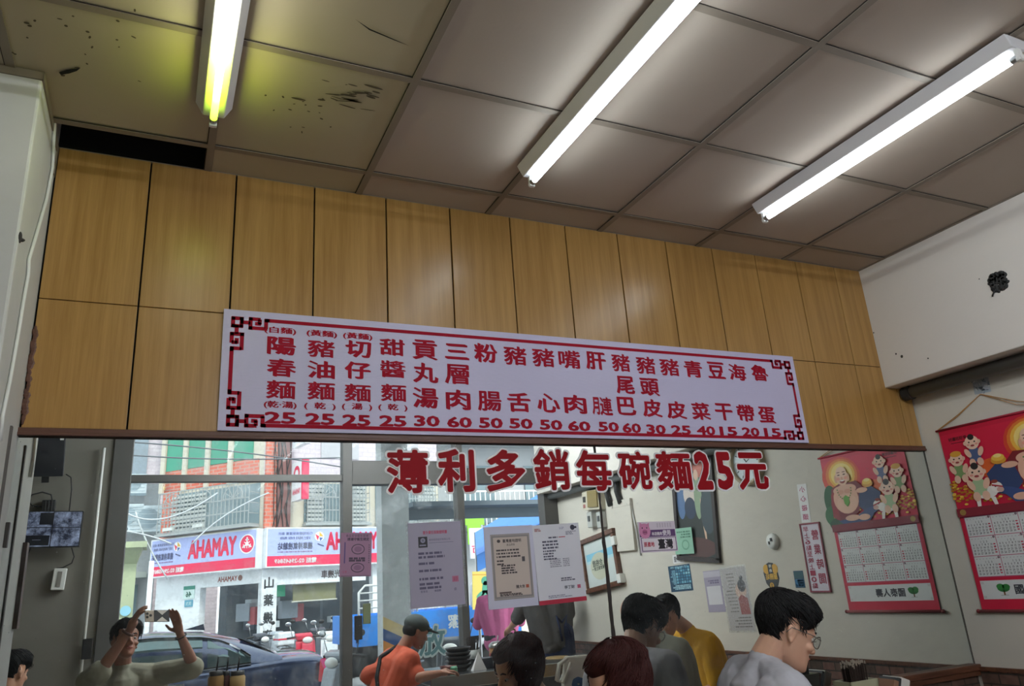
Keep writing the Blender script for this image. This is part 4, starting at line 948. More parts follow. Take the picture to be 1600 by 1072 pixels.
f, w, h = fface((50,684),(107,684),(102,747),(50,748)); f = Face(f.O+V((0,.12,0)), f.U, (V(f.W)+V((0,.25,0))))
t = thing('wall_screen', 'black tilted screen mounted high on grey wall above monitor', 'screen', f.p(w/2, 0))
b = MB(); f.slab(b, 0, 0, w, h, .05); b.build('casing', mat('dark_navy', s2l(34,36,42), rough=.35), t, bevel=.006); b = MB(); f.rect(b, w*.04, h*.86, w*.15, h*.97, .0515); b.build('sticker', 'white_plastic', t); b = MB(); f.slab(b, w*.4, -.05, w*.6, .01, .03); f.slab(b, w*.4, .05, w*.6, h*.6, -.12); b.build('bracket', 'black', t)
f, w, h = fface((85,888),(105,889),(101,922),(80,923))
t = thing('wall_box', 'white plastic wall box with grey slot under monitor', 'wall box', f.p(w/2, 0)); b = MB(); f.slab(b, 0, 0, w, h, .05); b.build('box', 'white_plastic', t, bevel=.006); b = MB(); f.slab(b, w*.32, h*.15, w*.65, h*.85, .053); b.build('slot', P('86827c'), t)

# ------------------------------------------------------------------ arcade and street outside
ZS = -.25
b = MB(); b.lohi((-14, -60, ZS-.2), (24, -6.6, ZS)); struct(b.build('street', mat('asphalt', s2l(128,130,132), rough=.9, var=.1, scale=2, bump=.1)), 'grey asphalt street outside the shop', 'street')
b = MB(); b.lohi((-8, -6.6, -.2), (12, YF-.14, -.03)); struct(b.build('arcade_floor', mat('arcade_tile', s2l(160,156,150), rough=.6)), 'tiled arcade pavement in front of the shop', 'pavement')
a, c_ = RF(onY(597,850,6.3)), RF(onY(640,850,6.3))
b = MB(); b.lohi((a.x, -6.55, -.03), (c_.x, -6.3, 3.62)); struct(b.build('column', mat('column_paint', s2l(196,200,202), rough=.6, var=.06)), 'pale grey arcade column outside the door bay', 'column')
b = CB(); 
for i, hx in enumerate(('d98a3c','26508c','d98a3c','26508c','d9c08a')): b.lohi((a.x-.002, -6.302+.0, .55+.13*i), (c_.x+.002, -6.297, .68+.13*i), b.i(hx))
b.v = [V((p_.x, p_.y, p_.z + (p_.x-a.x)*-.5)) for p_ in b.v]
tag(b.done('striped_poster'), 'faded orange and blue diagonal strip stuck on arcade column', 'poster')

def vz(x, y, z): return V((x, -y, z))
C_, L_, Rr = vz(2.45,17,0), vz(.12,19.57,0), vz(5.95,17.81,0)
mat('wall_salmon', s2l(214,120,96), rough=.7, var=.1, scale=6)
def tile_mat(name, c1, c2, mort, bw, rh):
    m = bpy.data.materials.new(name); m.use_nodes = True; N = m.node_tree.nodes; L = m.node_tree.links; p = N['Principled BSDF']
    tc = N.new('ShaderNodeTexCoord'); sx = N.new('ShaderNodeSeparateXYZ'); cx = N.new('ShaderNodeCombineXYZ'); L.new(tc.outputs['Object'], sx.inputs[0])
    L.new(sx.outputs['X'], cx.inputs['X']); L.new(sx.outputs['Z'], cx.inputs['Y'])
    br = N.new('ShaderNodeTexBrick'); br.inputs['Scale'].default_value = 1; br.inputs['Brick Width'].default_value = bw; br.inputs['Row Height'].default_value = rh; br.inputs['Mortar Size'].default_value = .012
    br.inputs['Color1'].default_value = (*c1,1); br.inputs['Color2'].default_value = (*c2,1); br.inputs['Mortar'].default_value = (*mort,1); L.new(cx.outputs[0], br.inputs['Vector']); L.new(br.outputs['Color'], p.inputs['Base Color']); p.inputs['Roughness'].default_value = .5; M[name] = m
tile_mat('red_tile', s2l(206,92,70), s2l(220,116,92), s2l(190,150,136), .2, .09)
tile_mat('pink_tile', s2l(206,190,198), s2l(214,200,206), s2l(196,182,190), .3, .12)
mat('beige_render', s2l(206,196,180), rough=.8, var=.06); mat('grey_render', s2l(176,178,180), rough=.8, var=.1, scale=1.5); mat('white_render', s2l(232,234,238), rough=.6, var=.04)
mat('dark_inside', s2l(104,112,120), rough=.6, var=.3, scale=2); mat('window_glass', s2l(122,140,146), rough=.1, var=.2, scale=1.5); mat('green_panel', s2l(66,150,124), rough=.5, var=.1); mat('grille_white', s2l(224,226,226), rough=.4, var=.03); mat('grille_grey', s2l(164,168,168), rough=.4, var=.06)
mat('sign_lilac', s2l(176,186,236), rough=.4, var=.02); mat('sign_red', s2l(232,36,84), rough=.4, var=.02)

bd = thing('corner_building', 'red tiled corner building across the street with motorcycle shop below, seen in mirror', 'building', vz(3, 20, ZS))
LL, RL = (C_-L_).length, (Rr-C_).length
fl = Face(V((C_.x, C_.y, ZS)), L_-C_, (0,0,1)); R2_ = C_ + (Rr-C_).normalized()*9
fr_ = Face(V((R2_.x, R2_.y, ZS)), C_-R2_, (0,0,1)); RO = 9-RL
def wall_part(name, m, *boxes):
    b = MB()
    for F_, x0, y0, x1, y1, t_, h0 in boxes: F_.slab(b, x0, y0, x1, y1, t_, 0, h0)
    return b.build(name, m, bd)
G1 = 2.52      # underside of the sign band above the street
wall_part('upper_wall', 'beige_render', (fl, 0, 3.4, LL, 10, .25, -.3), (fr_, 3.85, 3.4, 9, 4.7, .25, -.3))
wall_part('tile_wall', 'red_tile', (fl, LL-.55, 3.4, LL, 6.0, .02, -.05), (fl, .25, 4.72, LL, 5.25, .02, -.05), (fr_, 8.72, 3.4, 9.0, 10, .1, -.05))
wall_part('pink_wall', 'pink_tile', (fr_, 3.85, 4.7, 9, 10, .25, -.3))
wall_part('dark_column', P('8a5a56'), (fr_, 8.35, 3.4, 8.7, 10, .12, -.05))
wall_part('ground_wall', 'white_render', (fl, LL*.57, 0, LL, G1, .2, -.25), (fl, LL*.0, 0, .09, G1, .2, -.25), (fl, .09, G1-.33, LL*.57, G1, .2, -.25), (fr_, 8.62, 0, 9.0, G1, .22, -.22), (fr_, 6.2, G1-.4, 8.62, G1, .2, -.25), (fr_, 3.85, 0, 6.0, G1, .2, -.25))
wall_part('shop_inside', 'dark_inside', (fl, 0, 0, LL, G1, .1, -2.4), (fr_, 3.85, 0, 9, G1, .1, -2.6))
b = MB(); b.add([fl.p(0,0,-2.3), fl.p(LL,0,-2.3), fl.p(LL,0,0), fr_.p(9,0,0), fr_.p(3.85,0,0), fr_.p(3.85,0,-2.5)], [(0,1,2,3,4,5)]); b.v = [p_+V((0,0,.02)) for p_ in b.v]; b.build('shop_floor', 'grey_render', bd)
b = MB()
for F_, x0, x1, nf in ((fl, .1, LL*.55, 5), (fr_, 6.3, 8.5, 5)):
    rr = random.Random(nf)
    for k in range(9):
        xx = x0 + (x1-x0)*rr.random(); yy = rr.uniform(.2, 1.7); b = MB(); F_.slab(b, xx, yy, xx+rr.uniform(.15,.5), yy+rr.uniform(.15,.45), .25, 0, -1.9+rr.random()*.9); b.build('shop_stock', P(rr.choice(['9aa2ac','c4ccd2','6c7480','b05a60'])), bd)
def fascia(F_, x0, x1, layout, nm):
    t_ = thing('shop_sign', nm, 'sign', F_.p((x0+x1)/2, G1, 0)); H_ = .95; W2 = x1-x0
    c = CB(); F_.slab(c, x0, G1, x1, G1+H_, .22, c.i('white_render')); F_.rect(c, x0+.03, G1+.03, x1-.03, G1+H_-.03, .2215, c.i('sign_lilac')); F_.rect(c, x0+.03, G1+.03, x1-.03, G1+.27, .223, c.i('sign_red')); c.done('box', t_)
    c = CB(); rdk, wk, dk = c.i('sign_red'), c.i('f4f2f4'), c.i('4a5078')
    for kind, xx, ww in layout:
        X = x0 + W2*xx; yy = G1+.6
        if kind == 'name': F_.text(c, 'YAMAHA', X+ww*W2/2, yy, w=ww*W2, hgt=.46, h=.226, mi=rdk, off=.05)
        if kind == 'logo':
            F_.ell(c, X, yy, .235, .235, .226, wk, 28); F_.ell(c, X, yy, .205, .205, .228, rdk, 28)
            for a_ in (90, 210, 330):
                a_ = RAD(a_); F_.line(c, X, yy, X+.16*cos(a_), yy+.16*sin(a_), .035, .230, wk); F_.line(c, X+.1*cos(a_)-.05*sin(a_), yy+.1*sin(a_)+.05*cos(a_), X+.1*cos(a_)+.05*sin(a_), yy+.1*sin(a_)-.05*cos(a_), .028, .230, wk); F_.line(c, X, yy, X-.1*cos(a_), yy-.1*sin(a_), .02, .230, wk)
            F_.ell(c, X, yy, .05, .05, .231, wk, 14)
        if kind == 'test':
            F_.text(c, '機車排氣檢驗站', X+ww*W2/2, yy-.10, w=ww*W2, hgt=.18, h=.226, mi=dk, off=.03)
            F_.text(c, '行政院環境保護署 委託', X+ww*W2/2, yy+.2, w=ww*W2, hgt=.07, h=.226, mi=dk); F_.text(c, '定期檢驗', X+ww*W2/2, yy+.09, w=ww*W2*.9, hgt=.07, h=.226, mi=dk)
            lines(c, F_, X, X+ww*W2, yy-.24, yy-.24, 1, .03, '8a7098', 3, .226, 0)
        if kind == 'badge':
            F_.ell(c, X, yy+.12, .13, .12, .226, wk, 14); F_.poly(c, [(X-.11,yy+.12),(X,yy+.24),(X,yy+.12)], .228, c.i('e2b23c')); F_.poly(c, [(X,yy+.12),(X+.11,yy+.18),(X+.05,yy+.02)], .228, rdk); F_.poly(c, [(X-.1,yy+.08),(X,yy+.1),(X-.02,yy)], .228, c.i('3a62a8')); F_.line(c, X-.12, yy-.12, X+.05, yy-.06, .03, .228, dk)
        if kind == 'phone': F_.text(c, '電話 02-29645869', X+ww*W2/2, G1+.15, w=ww*W2, hgt=.13, h=.226, mi=wk, off=.03)
    c.done('lettering', t_)
    return t_
fascia(fl, 0.0, LL, (('logo',.085,0),('name',.18,.45),('badge',.735,0),('test',.77,.21),('phone',.66,.30)), 'long lilac and red motorcycle shop sign left of building corner in mirror')
fascia(fr_, RO, 9.0, (('logo',.07,0),('name',.16,.41),('badge',.62,0),('test',.67,.25),('phone',.64,.3)), 'long lilac and red motorcycle shop sign right of building corner in mirror')
c = CB(); fl.text(c, 'YAMAHA', LL*.32, G1-.17, w=.62, hgt=.13, h=-.045, mi=c.i('a0564c'), off=.03); fl.ell(c, LL*.32-.4, G1-.17, .07, .07, -.045, c.i('8a6258')); fr_.text(c, '觀光機車', 7.1, G1-.2, w=.7, hgt=.2, h=-.045, mi=c.i('5c4a4a'), off=.02)
for i, ch in enumerate('山葉機車'): fr_.text(c, ch, 8.82, 2.18-.40*i, w=.24, hgt=.27, h=.004, mi=c.i('3c4046'), off=.035)
c.done('wall_lettering', bd)
c = CB(); xx = LL*.62; fl.slab(c, xx, 1.95, xx+.36, 2.17, .02, c.i('d6e8e4'), -.05); fl.slab(c, xx, 2.17, xx+.36, 2.26, .02, c.i('3c8a78'), -.05); fl.text(c, '46', xx+.18, 2.06, hgt=.14, h=-.028, mi=c.i('2c6a58'), off=.03); fl.slab(c, xx+.04, 1.76, xx+.3, 1.92, .02, c.i('5a9cb4'), -.05); fl.text(c, '民生', xx+.17, 1.84, hgt=.09, h=-.028, mi=c.i('d6e8e4')); c.done('number_plate', bd)
c = CB(); fr_.slab(c, 6.95, 1.72, 8.1, 2.1, .04, c.i('7c7a58'), -.3); fr_.slab(c, 6.92, 1.69, 8.13, 1.72, .05, c.i('c6c4b8'), -.3); fr_.slab(c, 6.92, 2.1, 8.13, 2.13, .05, c.i('c6c4b8'), -.3); fr_.slab(c, 8.25, 1.85, 8.55, 2.2, .1, c.i('3fae84'), -.5); c.done('hanging_board', bd)
# upper windows with grilles
def grille(F_, x0, x1, y0, y1, dep, n, fan=True):
    w_ = MB(); F_.rect(w_, x0, y0, x1, y1, -.04); wn_ = w_.build('window', 'window_glass', bd)
    b = MB(); q = .016
    for k in range(n+1): x = x0+(x1-x0)*k/n; b.box(F_.p(x, (y0+y1)/2, dep), (q, y1-y0, q), 0, F_.U, F_.W, F_.N)
    for y in (y0, y0+(y1-y0)*.3, y0+(y1-y0)*.62, y1): b.box(F_.p((x0+x1)/2, y, dep), (x1-x0, q*1.4, q), 0, F_.U, F_.W, F_.N)
    for x in (x0, x1):
        for k in range(5): y = y0+(y1-y0)*k/4; b.box(F_.p(x, y, dep/2), (q, q, dep), 0, F_.U, F_.W, F_.N)
    F_.slab(b, x0-.05, y0-.08, x1+.05, y0-.02, dep+.03)
    if fan:
        m_ = max(1, int((x1-x0)/.8))
        for k in range(m_):
            cx = x0+(x1-x0)*(k+.5)/m_; cy = y0+(y1-y0)*.64
            for a_ in range(7): an = pi*a_/6; b.box(F_.p(cx+.16*cos(an), cy+.16*sin(an), dep+.01), (.3, .014, .012), 0, F_.U*cos(an)+F_.W*sin(an), -F_.U*sin(an)+F_.W*cos(an), F_.N)
            for a_ in range(12): an = pi*a_/11; b.box(F_.p(cx+.31*cos(an), cy+.31*sin(an), dep+.01), (.02, .09, .012), 0, F_.U*cos(an)+F_.W*sin(an), -F_.U*sin(an)+F_.W*cos(an), F_.N)
    b.build('window_grille', 'grille_grey', wn_)
grille(fl, .18, LL-.3, 3.6, 4.62, .35, 24)
grille(fr_, 6.2, 7.95, 3.6, 4.62, .2, 18); grille(fr_, 4.0, 5.9, 3.6, 4.62, .2, 20)
b = MB()
for x0, x1 in ((6.25,6.9),(7.45,7.9),(4.0,4.6)):
    for k in range(9): fr_.slab(b, x0, 3.65+.105*k, x1, 3.72+.105*k, .03, 0, .02)
for k in range(9): fl.slab(b, 1.9, 3.65+.105*k, LL-.4, 3.71+.105*k, .03, 0, .0)
b.build('louvre', P('c2c4c0'), bd)
c = CB()
for k in range(4):
    x0 = .45+k*.78; fl.slab(c, x0, 5.27, x0+.62, 6.8, .03, c.i('green_panel'), -.05); fl.slab(c, x0+.64, 4.7, x0+.78, 10, .08, c.i('beige_render'), -.05)
for k in range(2): fr_.slab(c, 4.5+1.9*k, 5.3, 5.6+1.9*k, 6.6, .03, c.i('b9b6bb'), -.05)
c.done('upper_panels', bd)
b = MB(); rr = random.Random(8)
for k in range(7):
    x = 8.45+.06*k; pts = [fr_.p(x+rr.uniform(-.08,.08), 3.5+.45*i, .1) for i in range(14)]; b.tube(pts, .012, 5)
b.build('wall_wires', 'black', bd)
for k in range(2):
    b = MB(); x = (1.6, 2.6)[k]; fl.slab(b, x, G1+1.12, x+.32, G1+1.2, .1, 0, .3); b.build('flood_lamp', P('d6d8d4'), bd)
# projecting box sign
o = fr_.p(8.3, 4.1, .12); Fp = Face(o, (0,-1,0), (0,0,1)) if False else Face(o, V((fr_.N*-1)), (0,0,1), fr_.U*1)
t = thing('projecting_sign', 'white and red box sign sticking out above the shop sign corner in mirror', 'sign', o)
c = CB(); c.box(fr_.p(8.3, 4.58, .5), (.16, .96, .62), c.i('f0eef0'), fr_.U, fr_.W, fr_.N); c.box(fr_.p(8.3, 4.58, .84), (.17, .98, .07), c.i('sign_red'), fr_.U, fr_.W, fr_.N); c.done('box', t)
fs = Face(fr_.p(8.382, 4.1, .8), -fr_.N, fr_.W, fr_.U); c = CB(); fs.ell(c, .3, .66, .2, .2, .002, c.i('sign_red')); fs.ell(c, .3, .66, .1, .1, .003, c.i('f0eef0')); fs.text(c, 'YAMAHA', .3, .22, w=.5, hgt=.14, h=.002, mi=c.i('sign_red'), off=.03); c.done('lettering', t)
for xs_ in (8.1,): 
    fs2 = Face(fr_.p(8.218, 4.1, .2), fr_.N, fr_.W, -fr_.U); c = CB(); fs2.ell(c, .3, .66, .2, .2, .002, c.i('sign_red')); fs2.ell(c, .3, .66, .1, .1, .003, c.i('f0eef0')); fs2.text(c, 'YAMAHA', .3, .22, w=.5, hgt=.14, h=.002, mi=c.i('sign_red'), off=.03); c.done('lettering', t)

t = thing('blue_letter_sign', 'small white box sign with blue characters above the red-edged projecting sign', 'sign', fr_.p(8.3, 5.4, .12))
c = CB(); c.box(fr_.p(8.3, 5.72, .55), (.16, .5, .8), c.i('eef2f6'), fr_.U, fr_.W, fr_.N); c.done('box', t)
c = CB(); Fa = Face(fr_.p(8.382, 5.4, .95), -fr_.N, fr_.W, fr_.U); Fa.text(c, '檢驗', .4, .32, w=.6, hgt=.28, h=.002, mi=c.i('3c5aa0'), off=.03); c.done('lettering', t)
# buildings further off
def slab_building(name, label, x0, x1, y0, y1, z1, m):
    t = thing(name, label, 'building', vz((x0+x1)/2, (y0+y1)/2, ZS)); b = MB(); b.lohi(vz(x0,y0,ZS), vz(x1,y1,z1)); b.build('wall', m, t); return t
t = slab_building('pink_building', 'pale pink building far up the street at left of mirror view', -9, 2.2, 27, 31, 16, 'pink_tile')
c = CB(); Fb = Face(vz(2.2,26.98,0), (-1,0,0), (0,0,1))
for k in range(5):
    for j in range(4): Fb.slab(c, .5+2.1*k, 3.2+2.9*j, 1.7+2.1*k, 4.6+2.9*j, .05, c.i('8d99a4')); Fb.slab(c, .4+2.1*k, 2.95+2.9*j, 1.8+2.1*k, 3.1+2.9*j, .3, c.i('grey_render'))
c.done('window', t)
b = MB(); x0 = RF(onY(298,700,24)).x; g0 = Face(vz(onY(298,700,26.4).x, 26.4, onY(298,718,26.4).z), (-1,0,0), (0,0,1)); gw = onY(298,700,26.4).x-onY(258,700,26.4).x
for k in range(13): g0.slab(b, gw*k/12-.02, 0, gw*k/12+.02, 2.2, .04)
for k in range(4): g0.slab(b, 0, .7*k, gw, .7*k+.05, .05)
b.build('green_grille', P('3fb0a4'), t)
t = slab_building('grey_building', 'low grey concrete building with air conditioners left of red building in mirror', -7, .1, 21.5, 25, 5.0, 'grey_render')
for k, (px, py, s_) in enumerate(((197,808,.85),(231,812,.95),(208,758,.7))):
    p = RF(onY(px, py, 21-.0*k)); b = CB(); b.box(p, (s_, .6, s_*.75), b.i('cfdbe2')); Fq = Face(p+V((0,.31,0)), (-1,0,0), (0,0,1)); Fq.ell(b, 0, 0, s_*.3, s_*.3, 0, b.i('8fa0aa'))
    for q_ in range(5): Fq.rect(b, -s_*.45, -s_*.3+s_*.14*q_, s_*.45, -s_*.28+s_*.14*q_, .005, b.i('b4c2ca'))
    o = b.done('air_conditioner', loc=p); tag(o, ('pale air conditioner unit on far grey building, left of pair','pale air conditioner unit on far grey building, right of pair','small air conditioner unit above the pair on far grey building')[k], 'air conditioner', 'air conditioners on the far building')
c = CB(); Fb = Face(vz(.1,21.46,0), (-1,0,0), (0,0,1))
for k in range(3): Fb.slab(c, .4+2*k, .9, 1.9+2*k, 2.2, .04, c.i('window_glass')); Fb.slab(c, .2+2*k, 2.35, 2.1+2*k, 2.5, .9, c.i('9ca29c')); Fb.slab(c, .3+2*k, .2, 2.0+2*k, .55, .04, c.i('6f9cc0'))
c.done('window', t)
b = MB(); p = onY(201,905,15.5); b.lohi(vz(p.x-.13, 15.2, ZS), vz(p.x+.13, 15.46, HC+1.0)); b.add([vz(p.x-.13,15.2,HC+1.0),vz(p.x+.13,15.2,HC+1.0),vz(p.x+.13,15.46,HC+1.0),vz(p.x-.13,15.46,HC+1.0),vz(p.x-.42,14.9,HC+1.3),vz(p.x+.22,14.9,HC+1.3),vz(p.x+.22,15.7,HC+1.3),vz(p.x-.42,15.7,HC+1.3)],[(0,1,5,4),(1,2,6,5),(2,3,7,6),(3,0,4,7),(4,5,6,7)]); b.lohi(vz(p.x-.55,14.8,HC+1.3), vz(p.x+.3,15.8,HC+1.42))
tag(b.build('street_column', mat('pale_green', s2l(176,184,150), rough=.7, var=.06)), 'pale green column with flared concrete top up the street', 'column')
c = CB(); q = onY(199,915,15.1); Fq = Face(vz(p.x+.13, 15.17, 0), (-1,0,0), (0,0,1)); Fq.slab(c, 0, .55, .26, 1.15, .02, c.i('e6e6ec')); Fq.ell(c, .13, 1.5, .1, .1, .02, c.i('8fc4d8')); lines(c, Fq, .05, .2, .65, 1.05, 5, .05, '8a6a9a', 4, .022); tag(c.done('column_poster'), 'white paper notice and round blue plate on pale green column', 'poster')
b = MB(); p = onY(233,930,14.5); b.tube([vz(p.x,14.5,ZS), vz(p.x,14.5,HC+1.0)], .05, 10); tag(b.build('white_pole', 'white_render', smooth=True), 'thin white pole beside the pale green column', 'pole')
t = slab_building('balcony_building', 'grey building with white balcony railings right of red building in mirror', 7.6, 18, 19.5, 23, 13, 'grey_render')
c = CB(); Fb = Face(vz(18,19.46,0), (-1,0,0), (0,0,1))
for j in range(4):
    z0 = 3.1+2.7*j
    Fb.slab(c, .2, z0, 10.2, z0+.12, .9, c.i('grey_render')); Fb.slab(c, .3, z0+1.15, 10.2, z0+1.2, .05, c.i('grille_white'), .85)
    for k in range(60): Fb.slab(c, .3+.165*k, z0+.1, .33+.165*k, z0+1.15, .03, c.i('grille_white'), .86)
    for k in range(4): Fb.slab(c, 1+2.4*k, z0+.3, 2.3+2.4*k, z0+2.1, .03, c.i('window_glass'))
c.done('balcony', t)
for (px, hx, lb) in ((648,'2f8fd0','blue cloth drying on a balcony rail across the street'),(738,'8ee03c','bright green cloth drying on a balcony rail across the street')):
    p = RF(onY(px, 818, 18.4)); b = MB(); fq = Face(p+V((.25,0,-.6)), (-1,0,0), (0,0,1)); fq.slab(b, 0, 0, .42, .95, .03); fq.slab(b, -.12, .55, .0, .9, .03); fq.slab(b, .42, .55, .54, .9, .03); tag(b.build('hung_cloth', P(hx)), lb, 'laundry')
# overhead wires
rr = random.Random(11)
for k, (a_, m_, c_) in enumerate((((195,830),(235,835),(268,850)),((195,800),(250,835),(340,770)),((190,710),(330,722),(535,715)),((190,690),(360,700),(535,730)),((300,850),(345,800),(420,770)),((212,800),(226,850),(262,905)))):
    Y_ = 13.5+.3*k; pts = []
    A_, B_, D_ = RF(onY(*a_,Y_)), RF(onY(*m_,Y_)), RF(onY(*c_,Y_))
    for i in range(13): s = i/12; pts.append(A_*(1-s)**2 + B_*2*s*(1-s) + D_*s*s)
    b = MB(); b.tube(pts, .016, 5); o = b.build('overhead_wire', P('c8ccd0') if k in (0,1,4,5) else P('60646a'), smooth=True)
    tag(o, ('pale wire drooping past the air conditioners','pale wire rising across the left grille','dark wire strung across top of street, lower of two','dark wire strung across top of street, upper of two','pale wire crossing the big window grille','pale wire dropping toward the pole')[k], 'wire')

# ------------------------------------------------------------------ car at the kerb
def car():
    t = thing('car', 'dark blue sedan parked at kerb, roof and rear seen in mirror', 'car', vz(-.2, 8.5, ZS))
    mat('car_paint', s2l(52,66,100), rough=.22, metal=.5, var=.03, coat=1.0); mat('car_glass', s2l(92,112,112), rough=.05, metal=.55, spec=.8); mat('tyre', (.02,.02,.02), rough=.8); mat('tail_red', s2l(206,20,44), rough=.2, emit=(.5,.01,.03), es=.15); mat('chrome', s2l(220,222,226), rough=.12, metal=1.0, var=.02)
    X0, Y0 = 2.2, 8.5       # rear bumper x, centre line (mirror side), nose toward -x
    # stations from the tail forward: s, sill z, deck/belt z, roof z, half width belt, half width roof
    st = [(0.0,.42,.78,None,.72,0),(.06,.34,.98,None,.82,0),(.18,.28,1.02,None,.87,0),(.45,.26,1.03,None,.90,0),(.62,.26,1.03,1.06,.91,.60),(1.05,.26,1.00,1.26,.92,.56),(1.55,.24,.97,1.39,.925,.56),(2.1,.24,.955,1.43,.925,.57),(2.7,.24,.945,1.42,.925,.575),(3.15,.24,.94,1.34,.92,.57),(3.6,.24,.94,1.12,.91,.60),(3.85,.24,.94,.97,.91,.70),(4.25,.26,.86,None,.89,0),(4.6,.30,.76,None,.82,0),(4.82,.36,.66,None,.68,0)]
    def W(s, y, z): return V((X0-s, -(Y0+y), ZS+z))
    b = MB(); rings = []
    for s, z0, zb_, zr, hw, hr in st:
        top = zb_+.03
        prof = [(-hw*.9,z0),(-hw,z0+.12),(-hw-.015,(z0+zb_)*.52),(-hw+.0,zb_-.06),(-hw+.05,zb_),(-hw*.5,top),(0,top+.012),(hw*.5,top),(hw-.05,zb_),(hw,zb_-.06),(hw+.015,(z0+zb_)*.52),(hw,z0+.12),(hw*.9,z0)]
        rings.append([W(s,y,z) for y,z in prof])
    n = len(rings[0]); vs = [p for r_ in rings for p in r_]; fs = []
    for i in range(len(rings)-1):
        for k in range(n): fs.append((i*n+k, i*n+(k+1)%n, (i+1)*n+(k+1)%n, (i+1)*n+k))
    fs += [tuple(range(n)), tuple(range((len(rings)-1)*n, len(rings)*n))]
    b.add(vs, fs); o = b.build('body', 'car_paint', t, smooth=True); sm = o.modifiers.new('s','SUBSURF'); sm.levels = sm.render_levels = 1
    g = [q for q in st if q[3]]
    b = MB(); rings = []
    for s, z0, zb_, zr, hw, hr in g:
        hb = hw-.07; rings.append([W(s,y,z) for y,z in ((-hb,zb_-.02),(-(hb*.55+hr*.45)-.03,zb_+(zr-zb_)*.55),(-hr-.02,zr-.045),(-hr+.06,zr-.012),(0,zr+.012),(hr-.06,zr-.012),(hr+.02,zr-.045),((hb*.55+hr*.45)+.03,zb_+(zr-zb_)*.55),(hb,zb_-.02))])
    n = 9; vs = [p for r_ in rings for p in r_]; fs = [(i*n+k, i*n+k+1, (i+1)*n+k+1, (i+1)*n+k) for i in range(len(rings)-1) for k in range(n-1)]
    b.add(vs, fs); b.build('cabin', 'car_paint', t, smooth=True)
    def side(s, u, sg, out=.012):        # point on cabin side: s along, u 0..1 from belt to roof edge
        for a_, c_ in zip(g, g[1:]):
            if a_[0] <= s <= c_[0]:
                k = (s-a_[0])/(c_[0]-a_[0]); zb_, zr, hw, hr = [a_[j]*(1-k)+c_[j]*k for j in (2,3,4,5)]
        hb = hw-.07; y0, z0, y1, z1, y2, z2 = hb, zb_-.02, (hb*.55+hr*.45)+.03, zb_+(zr-zb_)*.55, hr+.02, zr-.045
        y, z = (y0+(y1-y0)*u/.55, z0+(z1-z0)*u/.55) if u < .55 else (y1+(y2-y1)*(u-.55)/.45, z1+(z2-z1)*(u-.55)/.45)
        return W(s, sg*(y+out), z+.0)
    for sg in (1, -1):
        for s0, s1 in ((1.0,1.5),(1.56,2.42),(2.5,3.55)):
            b = MB(); N_ = 8; top_ = lambda s: .93 if 1.3 < s < 3.0 else max(.12, .93-(1.3-s)*2.0 if s <= 1.3 else .93-(s-3.0)*1.1)
            for i in range(N_):
                a0, a1 = s0+(s1-s0)*i/N_, s0+(s1-s0)*(i+1)/N_
                for j in range(3): 
                    u = lambda s, jj: .1+(top_(s)-.1)*jj/3
                    b.quad(side(a0,u(a0,j),sg), side(a1,u(a1,j),sg), side(a1,u(a1,j+1),sg), side(a0,u(a0,j+1),sg))
            b.build('side_window', 'car_glass', t)
        b = MB(); ss = [1.0+.12*i for i in range(22)]
        b.tube([side(s, .07, sg, .02) for s in ss], .018, 6); b.tube([side(s, (.96 if 1.3 < s < 3.0 else max(.12, .96-(1.3-s)*2.0 if s <= 1.3 else .96-(s-3.0)*1.1)), sg, .02) for s in ss], .018, 6)
        b.build('window_trim', 'chrome', t)
        b = MB()
        for s in (1.75, 2.65): b.bar(W(s,sg*.945,.84), W(s+.2,sg*.945,.845), .02, .03)
        b.build('door_handle', 'chrome', t)
        b = MB(); b.add([W(.0,sg*.55,.80),W(.0,sg*.55,.95),W(.12,sg*.86,.99),W(.2,sg*.905,.97),W(.22,sg*.91,.72),W(.06,sg*.84,.66),W(0,sg*.7,.7)],[(0,1,2,3,4,5,6)]); b.v = [p+V((.03,-sg*.012,0)) for p in b.v]; b.build('tail_lamp', 'tail_red', t)
        for s in (.95, 3.85):
            cc = W(s, sg*.86, .33); b = MB(); b.lathe([(.2,-.1),(.30,-.1),(.33,-.07),(.33,.07),(.30,.1),(.2,.1)], cc, 28, axis=V((0,1,0))); ty = b.build('tyre', 'tyre', t, smooth=True); b = MB(); b.lathe([(0,.06),(.2,.1),(.21,-.1),(0,-.06)], cc, 20, axis=V((0,1,0)));
            for k in range(5): an = 2*pi*k/5; b.bar(cc+V((0,-sg*.1,0)), cc+V((.2*cos(an),-sg*.1,.2*sin(an))), .05, .03)
            b.build('wheel_rim', 'steel', ty)
    b = MB(); b.quad(side(.66,.3,1)+V((0,.12,.0)), W(1.1,.5,1.27), W(1.1,-.5,1.27), side(.66,.3,-1)+V((0,-.12,0))); b.v[0] = W(.66,.62,1.08); b.v[3] = W(.66,-.62,1.08); b.v = [p+V((.02,0,.03)) for p in b.v]; b.build('rear_window', 'car_glass', t)
    b = MB(); b.quad(W(3.2,.52,1.345), W(3.82,.66,1.0), W(3.82,-.66,1.0), W(3.2,-.52,1.345)); b.v = [p+V((-.02,0,.03)) for p in b.v]; b.build('windscreen', 'car_glass', t)
    b = MB(); b.prism([W(1.5,.02,1.41),W(1.75,.02,1.435),W(1.52,.02,1.49)], (0,.04,0)); b.build('roof_fin', 'car_paint', t)
    b = MB(); b.box(W(.02,0,.62), (.03,.5,.13)); b.build('number_plate', 'white_plastic', t)
car()

